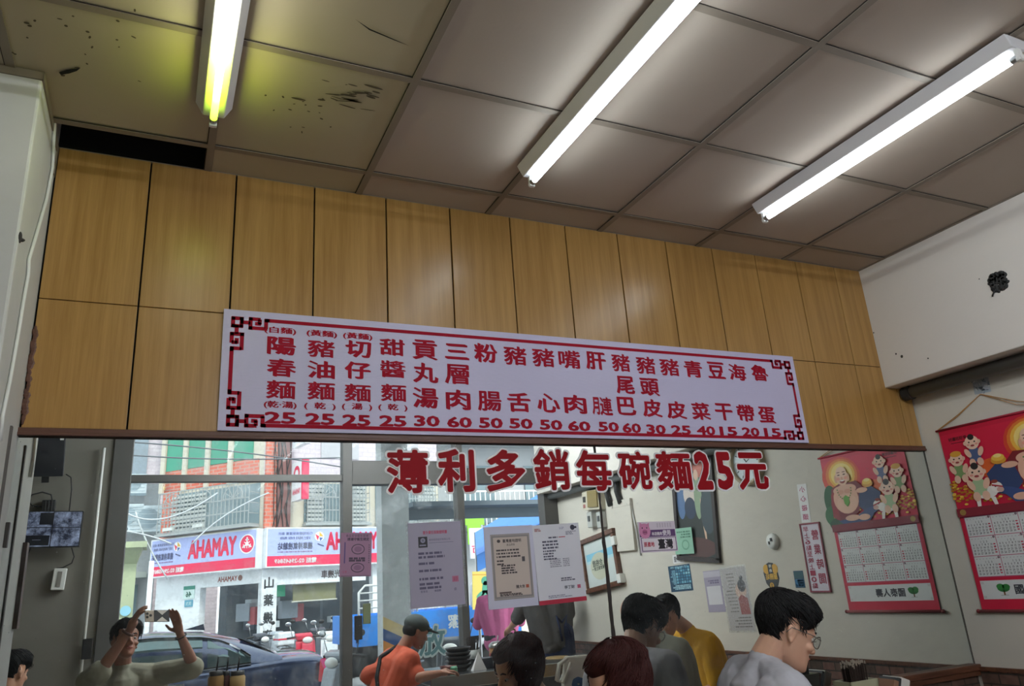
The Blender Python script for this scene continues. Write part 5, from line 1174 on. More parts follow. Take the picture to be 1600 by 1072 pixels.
# ------------------------------------------------------------------ scooters
def scooter(label, paint, seat='black', boxc=None):
    t = thing('scooter', label, 'scooter', (0,0,0), 'parked scooters')
    b = MB()
    b.prism([(-.86,-.10,.66),(-.60,-.15,.74),(-.05,-.14,.66),(.02,-.14,.40),(-.35,-.14,.36),(-.78,-.10,.52)], (0,.28,0)); b.lohi((-.1,-.17,.28),(.42,.17,.34))
    b.prism([(.36,-.19,.30),(.44,-.19,.30),(.56,-.19,.62),(.50,-.19,.96),(.44,-.19,.98),(.50,-.19,.62)], (0,.38,0)); b.prism([(.54,-.10,.56),(.70,-.08,.52),(.62,-.10,.92),(.52,-.14,.98)], (0,.22,0))
    b.prism([(.52,-.07,.46),(.74,-.07,.53),(.98,-.06,.40),(.96,-.06,.36),(.72,-.07,.46),(.54,-.07,.40)], (0,.14,0))
    b.build('body', paint, t, bevel=.025)
    b = MB(); b.prism([(.40,-.17,.98),(.52,-.17,.97),(.54,-.12,1.08),(.42,-.14,1.12)], (0,.34,0)); b.build('handlebar_cowl', paint, t, bevel=.03)
    b = MB(); b.prism([(-.80,-.12,.74),(-.62,-.13,.82),(-.25,-.13,.80),(-.02,-.10,.74),(-.05,-.12,.66),(-.60,-.13,.72)], (0,.25,0)); b.build('seat', seat, t, bevel=.03)
    for x in (.74, -.58):
        b = MB(); b.lathe([(.13,-.045),(.21,-.045),(.24,-.02),(.24,.02),(.21,.045),(.13,.045)], (x,0,.24), 22, axis=V((0,1,0))); ty = b.build('tyre', 'black_rubber', t, smooth=True)
        b = MB(); b.lathe([(0,.03),(.135,.04),(.135,-.04),(0,-.03)], (x,0,.24), 14, axis=V((0,1,0))); b.build('wheel_rim', 'steel', ty)
    b = MB(); b.tube([(.74,.06,.24),(.60,.06,.6)], .022, 8); b.tube([(.74,-.06,.24),(.60,-.06,.6)], .022, 8); b.tube([(.40,-.34,1.03),(.46,-.16,1.05),(.46,.16,1.05),(.40,.34,1.03)], .018, 8); hb_ = b.build('handlebar', 'black', t, smooth=True)
    b = MB(); b.tube([(-.1,-.17,.26),(-.5,-.19,.27),(-.85,-.19,.33)], [.03,.05,.045], 10); b.build('exhaust', 'dull_metal', t, smooth=True)
    b = MB(); b.box((-.45,0,.34), (.34,.2,.2)); b.tube([(-.25,.05,.02),(-.3,.05,.3)], .015, 6); b.build('engine', 'dull_metal', t, bevel=.02)
    for s in (-1, 1):
        b = MB(); b.tube([(.43,s*.24,1.05),(.45,s*.3,1.25)], .006, 6); b.ell((.44,s*.33,1.29), (.015,.06,.04)); b.build('wing_mirror', 'steel' if s > 0 else 'black', hb_, smooth=True)
    b = MB(); b.ell((.60,0,.98), (.05,.1,.06)); b.build('headlight', 'white_plastic', t, smooth=True)
    b = MB(); b.tube([(-.62,-.12,.80),(-.90,-.11,.84),(-.90,.11,.84),(-.62,.12,.80)], .012, 6); b.build('grab_rail', 'steel', t, smooth=True)
    b = MB(); b.box((-.86,0,.62), (.03,.2,.07)); b.build('tail_lamp', P('c0283c'), t); b = MB(); b.box((-.88,0,.45), (.015,.22,.14)); b.build('number_plate', 'white_plastic', t)
    if boxc: b = MB(); b.box((-.76,0,.99), (.30,.34,.26)); b.build('top_box', boxc, t, bevel=.03); b = MB(); b.box((-.76,0,.985), (.31,.35,.03)); b.build('box_band', paint, t)
    return t
mat('scooter_white', s2l(222,226,230), rough=.3, var=.03, coat=.5); mat('scooter_red', s2l(206,44,70), rough=.3, var=.03, coat=.5); mat('scooter_dark', s2l(56,62,72), rough=.3, var=.05, coat=.5); mat('scooter_grey', s2l(150,158,168), rough=.3, var=.05, coat=.5)
def put(o, px, Y, rz, label=None):
    p = onY(px, 1000, Y); o.location = vz(p.x, Y, ZS); o.rotation_euler = (0,0,rz); ROOT[o.name] = V((0,0,0))
    if label: o['label'] = label
sW = scooter('white scooter parked before the motorcycle shop, left of red one', 'scooter_white'); sR = scooter('red and white scooter parked before the motorcycle shop', 'scooter_red', 'black', 'scooter_white'); sD = scooter('dark scooter parked in front of white shutter of motorcycle shop', 'scooter_dark')
sG = scooter('grey scooter close outside shop window behind orange-shirted man', 'scooter_grey')
put(sW, 516, 13.3, 1.75); put(sR, 464, 13.5, 1.4); put(sD, 385, 15.4, 1.0); put(sG, 575, 7.0, 2.6)
for src, px, Y, rz, lb in ((sD, 490, 15.9, 1.5, 'dark scooter in second row behind red one'),(sG, 432, 15.8, 1.7, 'grey scooter in second row at corner pillar'),(sD, 542, 16.0, 1.6, 'dark scooter in second row half hidden behind window post'),(sD, 708, 7.6, 2.0, 'dark scooter just outside door beyond the pale pane character'),(sG, 236, 15.4, .8, 'grey scooter beside white pole, left of dark blue sedan'),(sW, 588, 12.3, 1.8, 'white scooter half hidden behind window post, nearer the truck')):
    o = copy_tree(src); put(o, px, Y, rz, lb)

# ------------------------------------------------------------------ blue truck
Yt = 9.5
t = thing('truck', 'small blue flatbed truck with white rails parked at kerb, seen through door in mirror', 'truck', vz(5, Yt+.8, ZS))
zt_, zb2 = onY(600, 960, Yt).z, onY(600, 1001, Yt).z; xa, xb = 2.95, 6.9
mat('truck_blue', s2l(38,132,222), rough=.4, var=.05)
b = MB(); b.lohi(vz(xa, Yt, zb2), vz(xb, Yt+.04, zt_)); b.lohi(vz(xa, Yt+1.7, zb2), vz(xb, Yt+1.74, zt_)); b.lohi(vz(xa, Yt, zb2), vz(xa+.04, Yt+1.74, zt_)); b.lohi(vz(xa, Yt, zb2-.06), vz(xb, Yt+1.74, zb2)); b.lohi(vz(xb-.04,Yt,zb2), vz(xb,Yt+1.74,zt_)); b.build('flatbed', 'truck_blue', t)
fb2 = Face(vz(xb, Yt-.002, 0), (-1,0,0), (0,0,1)); b = MB(); fb2.text(b, '清', xb-onY(604,980,Yt).x, (zt_+zb2)/2, hgt=.22, off=.03, h=.004); fb2.text(b, '潔', xb-onY(710,970,Yt).x, (zt_+zb2)/2, hgt=.22, off=.03, h=.004); b.build('lettering', 'white_plastic', t)
b = MB(); zr_ = onY(590, 914, Yt).z
for k in range(4):
    x0 = xa+.05+k*.95; x1 = x0+.88
    b.tube([vz(x0,Yt+.03,zt_-.1), vz(x0,Yt+.03,zr_-.1), vz(x0+.1,Yt+.03,zr_), vz(x1-.1,Yt+.03,zr_), vz(x1,Yt+.03,zr_-.1), vz(x1,Yt+.03,zt_-.1)], .02, 6)
    for q_ in (.25, .5, .75): b.tube([vz(x0,Yt+.03,zt_+(zr_-zt_)*q_), vz(x1,Yt+.03,zt_+(zr_-zt_)*q_)], .014, 6)
b.build('rail', 'grille_white', t, smooth=True)
pw = onY(768, 1010, Yt)
for xw_ in (pw.x, xa+.9, ):
    for yw in (Yt+.12, Yt+1.6):
        cc = vz(xw_, yw, ZS+.38); b = MB(); b.lathe([(.2,-.1),(.34,-.1),(.38,-.07),(.38,.07),(.34,.1),(.2,.1)], cc, 26, axis=V((0,1,0))); ty = b.build('tyre', 'tyre', t, smooth=True); b = MB(); b.lathe([(0,.02),(.12,.08),(.21,.1),(.21,-.1),(.12,-.08),(0,-.02)], cc, 20, axis=V((0,1,0))); b.build('wheel_rim', 'steel', ty)
b = MB(); b.tube([vz(pw.x+.5*cos(a_), Yt-.02, ZS+.4+.5*sin(a_)) for a_ in [pi*k/10 for k in range(11)]], .05, 6); b.build('mudguard', 'grille_white', t, smooth=True)
b = MB(); b.lohi(vz(xa, Yt+.4, ZS+.5), vz(8.8, Yt+1.3, zb2-.06)); b.build('chassis', 'black', t)
b = MB(); pr = [(7.0,ZS+.45),(7.0,ZS+2.0),(8.2,ZS+2.0),(8.7,ZS+1.3),(8.8,ZS+.45)]; b.prism([vz(x, Yt, z) for x, z in pr], (0,-1.7,0)); b.build('cab', 'truck_blue', t, bevel=.04)
b = MB(); b.prism([vz(x, Yt-.01, z) for x, z in ((7.3,ZS+1.25),(7.3,ZS+1.8),(8.1,ZS+1.8),(8.45,ZS+1.25))], (0,-1.72,0)); b.build('cab_window', 'car_glass', t)

# ------------------------------------------------------------------ blue stall tent with yellow banner
def T(px, py, Y): return RF(onY(px, py, Y))
t = thing('stall_tent', 'bright blue sloping tarpaulin tent of a street stall, right of door in mirror', 'tent', T(790, 1000, 7.6))
b = MB(); A1, A2, A3, A4 = T(744,868,7.3), T(742,832,8.8), T(845,770,8.8), T(880,800,7.3)
b.add([A1,A2,A3,A4, A1+V((0,0,-.03)),A2+V((0,0,-.03)),A3+V((0,0,-.03)),A4+V((0,0,-.03))],[(0,1,2,3),(7,6,5,4),(0,4,5,1),(1,5,6,2),(2,6,7,3),(3,7,4,0)]); b.add([A1,A4,A4+V((0,0,-.22)),A1+V((0,0,-.22)), A1+V((0,.02,0)),A4+V((0,.02,0)),A4+V((0,.02,-.22)),A1+V((0,.02,-.22))],[(0,1,2,3),(7,6,5,4)]); b.build('canopy', mat('tarp_blue', s2l(64,128,208), rough=.5, var=.1, bump=.2, bscale=12), t)
for a_ in (A1, A2, A4, A3): b = MB(); b.tube([V((a_.x, a_.y, ZS)), a_], .02, 8); b.build('tent_pole', 'steel', t)
f, w, h = fface((738,893),(790,893),(790,951),(738,953), lambda px, py: RF(onY(px, py, 7.28)))
t = thing('yellow_banner', 'yellow stall banner with green leafy plant picture hanging under blue tent', 'banner', f.p(w/2,0))
c = CB(); f.slab(c, 0, 0, w, h, .01, c.i('e2cf6a')); gk = c.i('4fa58a')
for x, y, rx, ry, ro in ((.62,.75,.12,.12,0),(.62,.5,.1,.25,0),(.5,.4,.16,.06,.6),(.75,.4,.16,.06,-.6),(.55,.2,.05,.2,.1),(.7,.2,.05,.2,-.1),(.2,.5,.09,.2,.3)): f.ell(c, w*x, h*y, w*rx, h*ry, .012, gk, rot=ro)
f.rect(c, 0, h*.9, w, h*.93, .012, c.i('d8a84a')); c.done('sheet', t)
f, w, h = fface((815,945),(832,943),(830,990),(812,992), lambda px, py: RF(onY(px, py, 7.3)))
c = CB(); f.slab(c, 0, 0, w, h, .01, c.i('efe6d2')); 
for i in range(14): f.ell(c, w*random.random(), h*(.4+.55*random.random()), w*.12, h*.05, .012, c.i(random.choice(['d8506a','e88a5c','d83a4c'])), n=8)
tag(c.done('small_banner'), 'small cream stall banner with red flecks beside yellow banner', 'banner')
f, w, h = fface((733,826),(756,825),(755,872),(734,873), lambda px, py: RF(onY(px, py, 12)))
c = CB(); f.slab(c, 0, 0, w, h, .06, c.i('efeef2')); f.text(c, '市', w*.6, h*.3, hgt=h*.35, h=.062, mi=c.i('d8506a'), off=.03); tag(c.done('stall_sign'), 'white sign with red character beside blue tent', 'sign')
b = MB(); b.lohi(vz(3.0,6.62,HC+1.08), vz(7.5,7.1,HC+1.14)); b.lohi(vz(3.0,7.06,HC+.95), vz(7.5,7.1,HC+1.14)); tag(b.build('arcade_awning', mat('awning_dark', s2l(96,108,118), rough=.7)), 'dark grey awning over pavement at right of door', 'awning')

# ------------------------------------------------------------------ people
def skin_mat(name, c):
    m = mat(name, c, rough=.5, var=.10, scale=14, bump=.06, bscale=120); p = m.node_tree.nodes['Principled BSDF']
    p.inputs['Subsurface Weight'].default_value = .08; p.inputs['Subsurface Radius'].default_value = (.01,.004,.002)
skin_mat('skin', s2l(196,146,120)); skin_mat('skin_tan_shaded', s2l(150,104,84)); skin_mat('skin_light', s2l(214,168,142))
mat('eye_white', s2l(214,208,202), rough=.2); mat('lip', s2l(160,92,84), rough=.5)
def hair_mat(name, c):
    m = mat(name, c, rough=.62, var=.35, scale=40, stretch=(3,3,1)); M[name].node_tree.nodes['Principled BSDF'].inputs['Specular IOR Level'].default_value = .2
hair_mat('hair_black', (.010,.010,.011)); hair_mat('hair_red', s2l(56,23,21)); hair_mat('hair_brown', s2l(30,24,22)); hair_mat('hair_grey', s2l(90,88,86))
def cloth(name, c): mat(name, c, rough=.9, var=.08, scale=30, bump=.25, bscale=14)
def remesh(o, vox, sm=4):
    r_ = o.modifiers.new('remesh', 'REMESH'); r_.mode = 'VOXEL'; r_.voxel_size = vox; r_.use_smooth_shade = True
    s_ = o.modifiers.new('smooth', 'SMOOTH'); s_.factor = .5; s_.iterations = sm
    return o
def hand(b, w, d, n, side, L_=.18, curl=.5, spread=.0):
    """w wrist, d direction of the fingers, n back-of-hand normal, side +1/-1 which side the thumb is on (along d x n)"""
    d = V(d).normalized(); n = (V(n) - d*V(n).dot(d)).normalized(); s = d.cross(n)
    b.capsule(w, w+d*.045, .024, .030); 
    for k in (-1.5,-.5,.5,1.5): b.capsule(w+d*.02+s*.010*k, w+d*.085+s*.019*k, .015, .0115, 8)
    for k, l in zip((-1.5,-.5,.5,1.5), ((.060,.078,.082,.070) if side > 0 else (.070,.082,.078,.060))):
        p0 = w+d*.088+s*.0195*k; a = curl*.5; d1 = (d*cos(a)-n*sin(a)+s*spread*k).normalized(); p1 = p0+d1*l*.5
        a = curl*1.1; d2 = (d*cos(a)-n*sin(a)+s*spread*k).normalized(); p2 = p1+d2*l*.32; a = curl*1.6; d3 = (d*cos(a)-n*sin(a)+s*spread*k).normalized(); p3 = p2+d3*l*.24
        b.capsule(p0, p1, .0100, .0092, 8); b.capsule(p1, p2, .0092, .0085, 8); b.capsule(p2, p3, .0085, .0075, 8)
    t0 = w+d*.025+s*.026*side; t1 = t0+(d*.6+s*side*.8-n*.2).normalized()*.045; t2 = t1+(d*.9+s*side*.35-n*.3).normalized()*.036
    b.capsule(t0, t1, .014, .0115, 8); b.capsule(t1, t2, .0115, .0085, 8)
def person(label, head, fwd, up, neck, hip, sh=.19, arms=None, legs=None, shirt=None, trousers='trousers_dark', skin='skin', hair='hair_black', style='short', vox=.007, strands=300, sleeve=.55, hs=1.0, build=1.0, side=None, extra=None, hands=None):
    head, neck, hip = V(head), V(neck), V(hip); fwd = V(fwd).normalized(); up = V(up); up = (up-fwd*up.dot(fwd)).normalized(); r_ = fwd.cross(up)
    t = thing('person', label, 'person', (hip.x, hip.y, 0))
    H = lambda a, f_, u_: head + (r_*a + fwd*f_ + up*u_)*hs
    RM = Matrix((r_, fwd, up)).transposed()
    sp = (neck-hip).normalized(); sd = V(side).normalized() if side else (r_ - sp*r_.dot(sp)).normalized(); ft = sp.cross(sd)*-1 if False else sd.cross(sp)*-1
    ft = sp.cross(sd)                      # forward of the chest
    if ft.dot(fwd) < 0: ft = -ft
    b = MB(); E_ = lambda c, rad: b.ell(c, [q*hs for q in rad], rot=RM, n=20, m=14)
    # head: horizontal sections from chin to crown, then features
    HS = ((-.120,.012,.070,.040),(-.112,.026,.088,.020),(-.098,.039,.094,-.005),(-.078,.049,.0935,-.035),(-.055,.057,.092,-.058),(-.03,.064,.091,-.076),(0,.070,.091,-.092),(.03,.074,.0945,-.101),(.058,.0755,.092,-.103),(.084,.071,.080,-.096),(.105,.058,.060,-.080),(.120,.036,.032,-.055),(.126,.010,.004,-.026))
    def sect(u, th):
        for p_, n_ in zip(HS, HS[1:]):
            if p_[0] <= u <= n_[0]:
                k = (u-p_[0])/(n_[0]-p_[0]); w_, f_, bk = [p_[j]*(1-k)+n_[j]*k for j in (1,2,3)]; break
        else: w_, f_, bk = (HS[0] if u < HS[0][0] else HS[-1])[1:]
        c_, q_ = (f_+bk)/2, (f_-bk)/2
        x, y = sin(th), cos(th)
        ex = .86 if y > 0 else .95
        return V(((1 if x >= 0 else -1)*abs(x)**ex*w_, c_+(1 if y >= 0 else -1)*abs(y)**ex*q_, u))
    us = [HS[0][0]+(HS[-1][0]-HS[0][0])*i/26 for i in range(27)]; nt_ = 32
    vs = [H(*sect(u, 2*pi*k/nt_)) for u in us for k in range(nt_)]; fs = [(i*nt_+k, i*nt_+(k+1)%nt_, (i+1)*nt_+(k+1)%nt_, (i+1)*nt_+k) for i in range(26) for k in range(nt_)]
    b.add(vs, [tuple(range(nt_))[::-1]] + fs + [tuple(26*nt_+k for k in range(nt_))])
    for s in (-1,1):
        E_(H(s*.030,.082,.020), (.022,.011,.008)); E_(H(s*.040,.070,-.030), (.022,.020,.018)); E_(H(s*.013,.098,-.036), (.008,.010,.007))
        E_(H(s*.074,-.012,-.010), (.007,.017,.028)); E_(H(s*.079,-.020,-.002), (.006,.013,.020)); E_(H(s*.075,-.010,-.034), (.007,.010,.011))
    b.capsule(H(0,.088,.014), H(0,.107,-.030), .008*hs, .0120*hs); E_(H(0,.089,-.062), (.022,.010,.007)); E_(H(0,.086,-.073), (.018,.010,.007)); E_(H(0,.082,-.100), (.020,.014,.014))
    b.capsule(H(0,-.035,-.045), neck+sp*.01, .052*hs, .054*hs)
    # trunk and limbs
    sl = .17*build
    b.capsule(neck-sp*.02, neck-sp*.10, .058, .11)
    L_ = (neck-hip).length
    for s in (-1,1):
        shp = neck - sp*.075 + sd*s*(sh-.035); b.capsule(neck-sp*.045+sd*s*.03, shp, .045, .06*build)
        b.capsule(shp-sp*.05, hip+sd*s*.085, .09*build, .095*build); b.capsule(hip+sd*s*.075, hip+sd*s*.085+ft*.02, .11, .11)
    b.capsule(neck-sp*.15, hip, .11*build, .115*build)
    A = []
    for i, s in enumerate((-1,1)):
        shp = neck - sp*.075 + sd*s*sh
        if arms: el, wr = V(arms[i][0]), V(arms[i][1])
        else: el = shp - sp*.26 + ft*.10 + sd*s*.05; wr = el + ft*.23 - sd*s*.08 + V((0,0,.02))
        A.append((shp, el, wr)); b.capsule(shp, el, .050*build, .038); b.capsule(el, el+(wr-el)*.4, .040, .037); b.capsule(el+(wr-el)*.35, wr, .037, .025)
        if hands: hand(b, wr, hands[i][0], hands[i][1], hands[i][2], curl=hands[i][3], spread=hands[i][4] if len(hands[i]) > 4 else 0)
        else: hand(b, wr, (wr-el).normalized(), V((0,0,1)), 1 if s < 0 else -1, curl=.7)
    G = []
    for i, s in enumerate((-1,1)):
        hp = hip + sd*s*.09
        if legs: kn, an = V(legs[i][0]), V(legs[i][1])
        else: kn = hp + V((ft.x, ft.y, 0)).normalized()*.42 + V((0,0,.02)); an = V((kn.x, kn.y, .09)) - V((ft.x, ft.y, 0)).normalized()*.05
        G.append((hp, kn, an)); b.capsule(hp, kn, .085, .058); b.capsule(kn, kn+(an-kn)*.35, .058, .056); b.capsule(kn+(an-kn)*.3, an, .056, .038)
    tf = V((ft.x, ft.y, 0)).normalized()
    for hp, kn, an in G: b.capsule(an-V((0,0,.03)), V((an.x,an.y,.05))+tf*.12, .04, .032)
    o = b.build('body', skin, t); remesh(o, vox, 3)
    # clothes
    b = MB(); q = .014
    b.capsule(neck-sp*.012, neck-sp*.10, .064, .115+q)
    for s in (-1,1):
        shp = neck - sp*.075 + sd*s*(sh-.035); b.capsule(neck-sp*.028+sd*s*.03, shp, .050, .06*build+q); b.capsule(shp-sp*.05, hip+sd*s*.085, .09*build+q, .10*build+q); b.capsule(hip+sd*s*.075-sp*.05, hip+sd*s*.085+ft*.02-sp*.06, .11+q, .11+q)
    b.capsule(neck-sp*.15, hip, .11*build+q, .12*build+q)
    for shp, el, wr in A:
        e_ = shp+(el-shp)*min(sleeve/.62*1.0, 1.0) if sleeve < .62 else el
        b.capsule(shp, e_, .056*build+q, .050*build+q*1.1)
        if sleeve >= .62: b.capsule(el, el+(wr-el)*(sleeve-.62)/.38, .05+q, .038+q)
    o = b.build('shirt', shirt, t); remesh(o, max(vox, .006), 4)
    tx = bpy.data.textures.new('folds', 'CLOUDS'); tx.noise_scale = .09; dm = o.modifiers.new('folds', 'DISPLACE'); dm.texture = tx; dm.strength = .011; dm.mid_level = .5; dm.texture_coords = 'GLOBAL'
    b = MB()
    for s in (-1,1): b.capsule(hip+sd*s*.07-sp*.02, hip+sd*s*.09, .12, .118)
    for hp, kn, an in G: b.capsule(hp, kn, .098, .070); b.capsule(kn, an+(kn-an)*.08, .070, .054)
    remesh(b.build('trousers', trousers, t), .012, 4)
    for hp, kn, an in G:
        b = MB(); b.capsule(an-V((0,0,.04)), V((an.x,an.y,.045))+tf*.13, .045, .038); b.lohi((an.x-.035,an.y-.035,0.002),(an.x+.035,an.y+.035,.05)); remesh(b.build('shoe', 'shoe_dark', t), .01, 3)
    # eyes, lips, brows
    for s in (-1,1):
        b = MB(); b.ell(H(s*.031,.079,.002), [.0125*hs,.010*hs,.008*hs], rot=RM, n=12, m=8); ey = b.build('eye', 'eye_white', t, smooth=True)
        b = MB(); b.ell(H(s*.031,.0855,.000), [.006*hs,.0045*hs,.006*hs], rot=RM, n=10, m=6); b.build('iris', 'hair_black', ey, smooth=True)
        b = MB(); b.tube([H(s*.046,.084,.024), H(s*.032,.093,.030), H(s*.016,.096,.026)], [.003,.0045,.003], 6); b.build('eyebrow', hair if style != 'bald' else 'hair_grey', t, smooth=True)
    b = MB(); b.ell(H(0,.0945,-.062), [.021*hs,.005*hs,.0045*hs], rot=RM, n=14, m=6); b.ell(H(0,.0925,-.071), [.017*hs,.005*hs,.0045*hs], rot=RM, n=14, m=6); b.build('lips', 'lip', t, smooth=True)
    # hair
    rr = random.Random(len(label)*7+int(head.x*100))
    if style not in ('bald', 'cap'):
        bob = style == 'bob'
        def thick(u, th):
            a_ = abs(math.degrees(math.atan2(sin(th), cos(th))))
            if bob:
                edge = .066-.010*cos(RAD(min(a_,90))*2) if a_ < 56 else ((-.02 if a_ < 66 else -.10) if a_ < 120 else -.13)
                t_ = .014+.020*max(0, min(1, (a_-35)/70))+(.010 if u > .07 else 0)
            else:
                edge = .050+.010*sin(th*5) if a_ < 58 else (.012 if a_ < 74 else (-.022 if a_ < 82 else (.034 if a_ < 108 else (-.025 if a_ < 126 else -.062))))
                t_ = .010+.013*max(0, min(1, (u+.02)/.09))+(.008 if a_ < 60 else 0)
            k = max(0, min(1, (u-edge)/.018)); return -.022*(1-k)+t_*k
        us2 = [-.16+(.126+.16)*i/40 for i in range(41)]; vs = []; n2 = 48
        for u in us2:
            for k in range(n2):
                th = 2*pi*k/n2; uu = max(u, -.085); p_ = sect(uu, th); p_.z = u; o_ = V((p_.x, p_.y+.008, max(0, u-.02)*1.1)); o_ = o_.normalized() if o_.length > 1e-5 else V((0,0,1))
                t_ = thick(u, th); nz_ = NZ.noise(V((th*2.2, u*26, len(label))))*.006 + NZ.noise(V((th*7, u*9, 3.3)))*.004
                if t_ <= 0: p_ = V((p_.x*.3, -.05+(p_.y+.05)*.25, max(p_.z, -.10))) if u < -.06 else p_ + o_*t_
                else: p_ = p_ + o_*(t_+nz_)
                if bob and u < -.05: p_.y += (p_.y < 0)*.02*(-.05-u)/.1
                vs.append(H(*p_))
        fs = [(i*n2+k, i*n2+(k+1)%n2, (i+1)*n2+(k+1)%n2, (i+1)*n2+k) for i in range(40) for k in range(n2)] + [tuple(range(n2))[::-1], tuple(40*n2+k for k in range(n2))]
        b = MB(); b.add(vs, fs); o = b.build('hair', hair, t, smooth=True); sb = o.modifiers.new('s', 'SUBSURF'); sb.levels = sb.render_levels = 1
        b = MB(); n_ = 0
        while n_ < strands:
            th = rr.uniform(0, 2*pi); u1 = rr.uniform(-.13 if bob else -.08, .115)
            l = rr.uniform(.03, .06)*(1.5 if bob else 1)
            if thick(u1, th) < .006 or (u1 < .09 and (not bob or cos(th) > .3) and thick(u1-l*.42, th) < .002): continue
            n_ += 1; pts = []; rs = []; tw = rr.uniform(-.25,.25); lf = rr.uniform(-.001,.004)
            fl = 1 if math.cos(th) > 0 else -1
            for i in range(5):
                k = i/4; u = u1-l*(k-.5)*(.75 if u1 < .09 else .35); u = min(max(u, -.155), .1255); t2 = th + tw*k - (k-.5)*.5*sin(th)*(1 if u1 > .03 else .2)
                p_ = sect(max(u,-.085), t2); p_.z = u; o_ = V((p_.x, p_.y+.008, max(0, u-.02)*1.1)); o_ = o_.normalized() if o_.length > 1e-5 else V((0,0,1))
                p_ = p_ + o_*(max(thick(u, t2), .004)+.002+lf*k); pts.append(H(*p_)); rs.append((.0012,.0022,.0022,.0016,.0004)[i]*hs)
            b.tube(pts, rs, 4, cap=False)
        b.build('hair_strands', hair, t, smooth=True)
    if style == 'cap':
        b = MB(); b.ell(H(0,-.012,.050), [.088*hs,.108*hs,.080*hs], rot=RM, n=22, m=14); b.capsule(H(-.05,.09,.045), H(.05,.09,.045), .018, .018); b.ell(H(0,.125,.042), [.075*hs,.070*hs,.008*hs], rot=RM, n=22, m=8); remesh(b.build('cap', extra or 'cap_grey', t), .006, 3)
        b = MB(); b.ell(H(0,-.05,.0), [.078*hs,.062*hs,.06*hs], rot=RM, n=18, m=12); b.build('hair', 'hair_black', t, smooth=True)
    if style == 'bald':
        b = MB(); b.ell(H(0,-.045,.0), [.082*hs,.072*hs,.055*hs], rot=RM, n=20, m=12); remesh(b.build('hair', 'hair_grey', t), .006, 3)
    return t, H, RM, A, (sp, sd, ft)
mat('trousers_dark', s2l(48,50,58), rough=.9, var=.1); mat('shoe_dark', s2l(36,34,34), rough=.6)
cloth('shirt_grey', s2l(176,176,184)); cloth('shirt_yellow', s2l(214,160,40)); cloth('shirt_orange', s2l(182,80,54)); cloth('shirt_sage', s2l(150,152,140)); cloth('shirt_beige', s2l(138,136,120)); cloth('shirt_plum', s2l(176,92,134)); cloth('shirt_charcoal', s2l(84,82,82)); cloth('shirt_wine', s2l(110,62,70)); cloth('cap_grey', s2l(70,78,78)); cloth('apron_navy', s2l(40,48,76))

# diner with glasses, at the right-hand table
P0 = CAM + ray(1228, 988)*2.85
fw_ = V((.86,-.30,-.42)).normalized()
t, H, RM, A, ax = person('man in pale grey tee and round glasses bending over his bowl, nearest the right wall', P0, fw_, (.42,-.05,.9), CAM+ray(1196,1032)*2.82, (1.97,-.44,.50), sh=.20, side=(-.30,-.92,-.05), shirt='shirt_grey', skin='skin_light', vox=.0045, strands=1300, style='short', build=1.08, hs=1.04,
    arms=[((2.12,-.12,.80),(2.38,-.25,.80)), ((2.06,-.80,.80),(2.34,-.66,.80))])
g = thing('x','','') if False else None
b = MB()
for s in (-1,1):
    cc = H(s*.034,.108,.0); b.tube([H(s*.034+.024*cos(a), .108-.006*abs(cos(a)), .0+.021*sin(a)) for a in [2*pi*k/20 for k in range(21)]], .0018, 6); b.tube([H(s*.058,.104,.006), H(s*.080,.06,.008), H(s*.084,-.02,.006), H(s*.082,-.035,-.016)], .0016, 6)
b.tube([H(-.010,.110,.006), H(.010,.110,.006)], .0016, 6)
o = b.build('spectacles', 'dull_metal', smooth=True); tag(o, 'thin dark metal round glasses worn by bending man in grey tee', 'glasses')
for s in (-1,1):
    b = MB(); b.add([H(s*.034+.022*cos(a), .107, .019*sin(a)) for a in [2*pi*k/20 for k in range(20)]], [tuple(range(20))]); ln = b.build('lens', 'pane_glass', o)
# red-haired diner
P0 = CAM + ray(966, 1078)*2.58
person('woman with dark red bobbed hair at bottom edge of photo, eyes lowered', P0, (-.97,.10,-.20), (-.20,.0,.98), CAM+ray(1000,1134)*2.60, (1.58,-.42,.48), sh=.17, side=(.05,.95,0), shirt='shirt_wine', hair='hair_red', style='bob', vox=.0045, strands=1400, skin='skin_light', hs=.98, build=.92,
    arms=[((1.36,-.62,.82),(1.16,-.52,.80)), ((1.38,-.18,.82),(1.16,-.32,.80))])
# two diners further from the mirror, facing the other way
b0 = mD(996,962,4.72); person('balding man in sage shirt behind grey tee man in mirror', b0, (-.9,-.1,-.4), (-.4,0,.9), b0+V((.13,0,-.13)), b0+V((.26,0,-.73)), sh=.19, side=(.0,1,0), shirt='shirt_sage', style='bald', vox=.008, skin='skin')
b0 = mD(1043,964,5.2); person('person in mustard yellow tee with black hair bending low, seen in mirror', b0, (-.85,-.1,-.5), (-.5,0,.85), b0+V((.15,.0,-.10)), b0+V((.36,-.02,-.69)), sh=.19, side=(.0,1,0), shirt='shirt_yellow', vox=.008, strands=350, skin='skin')
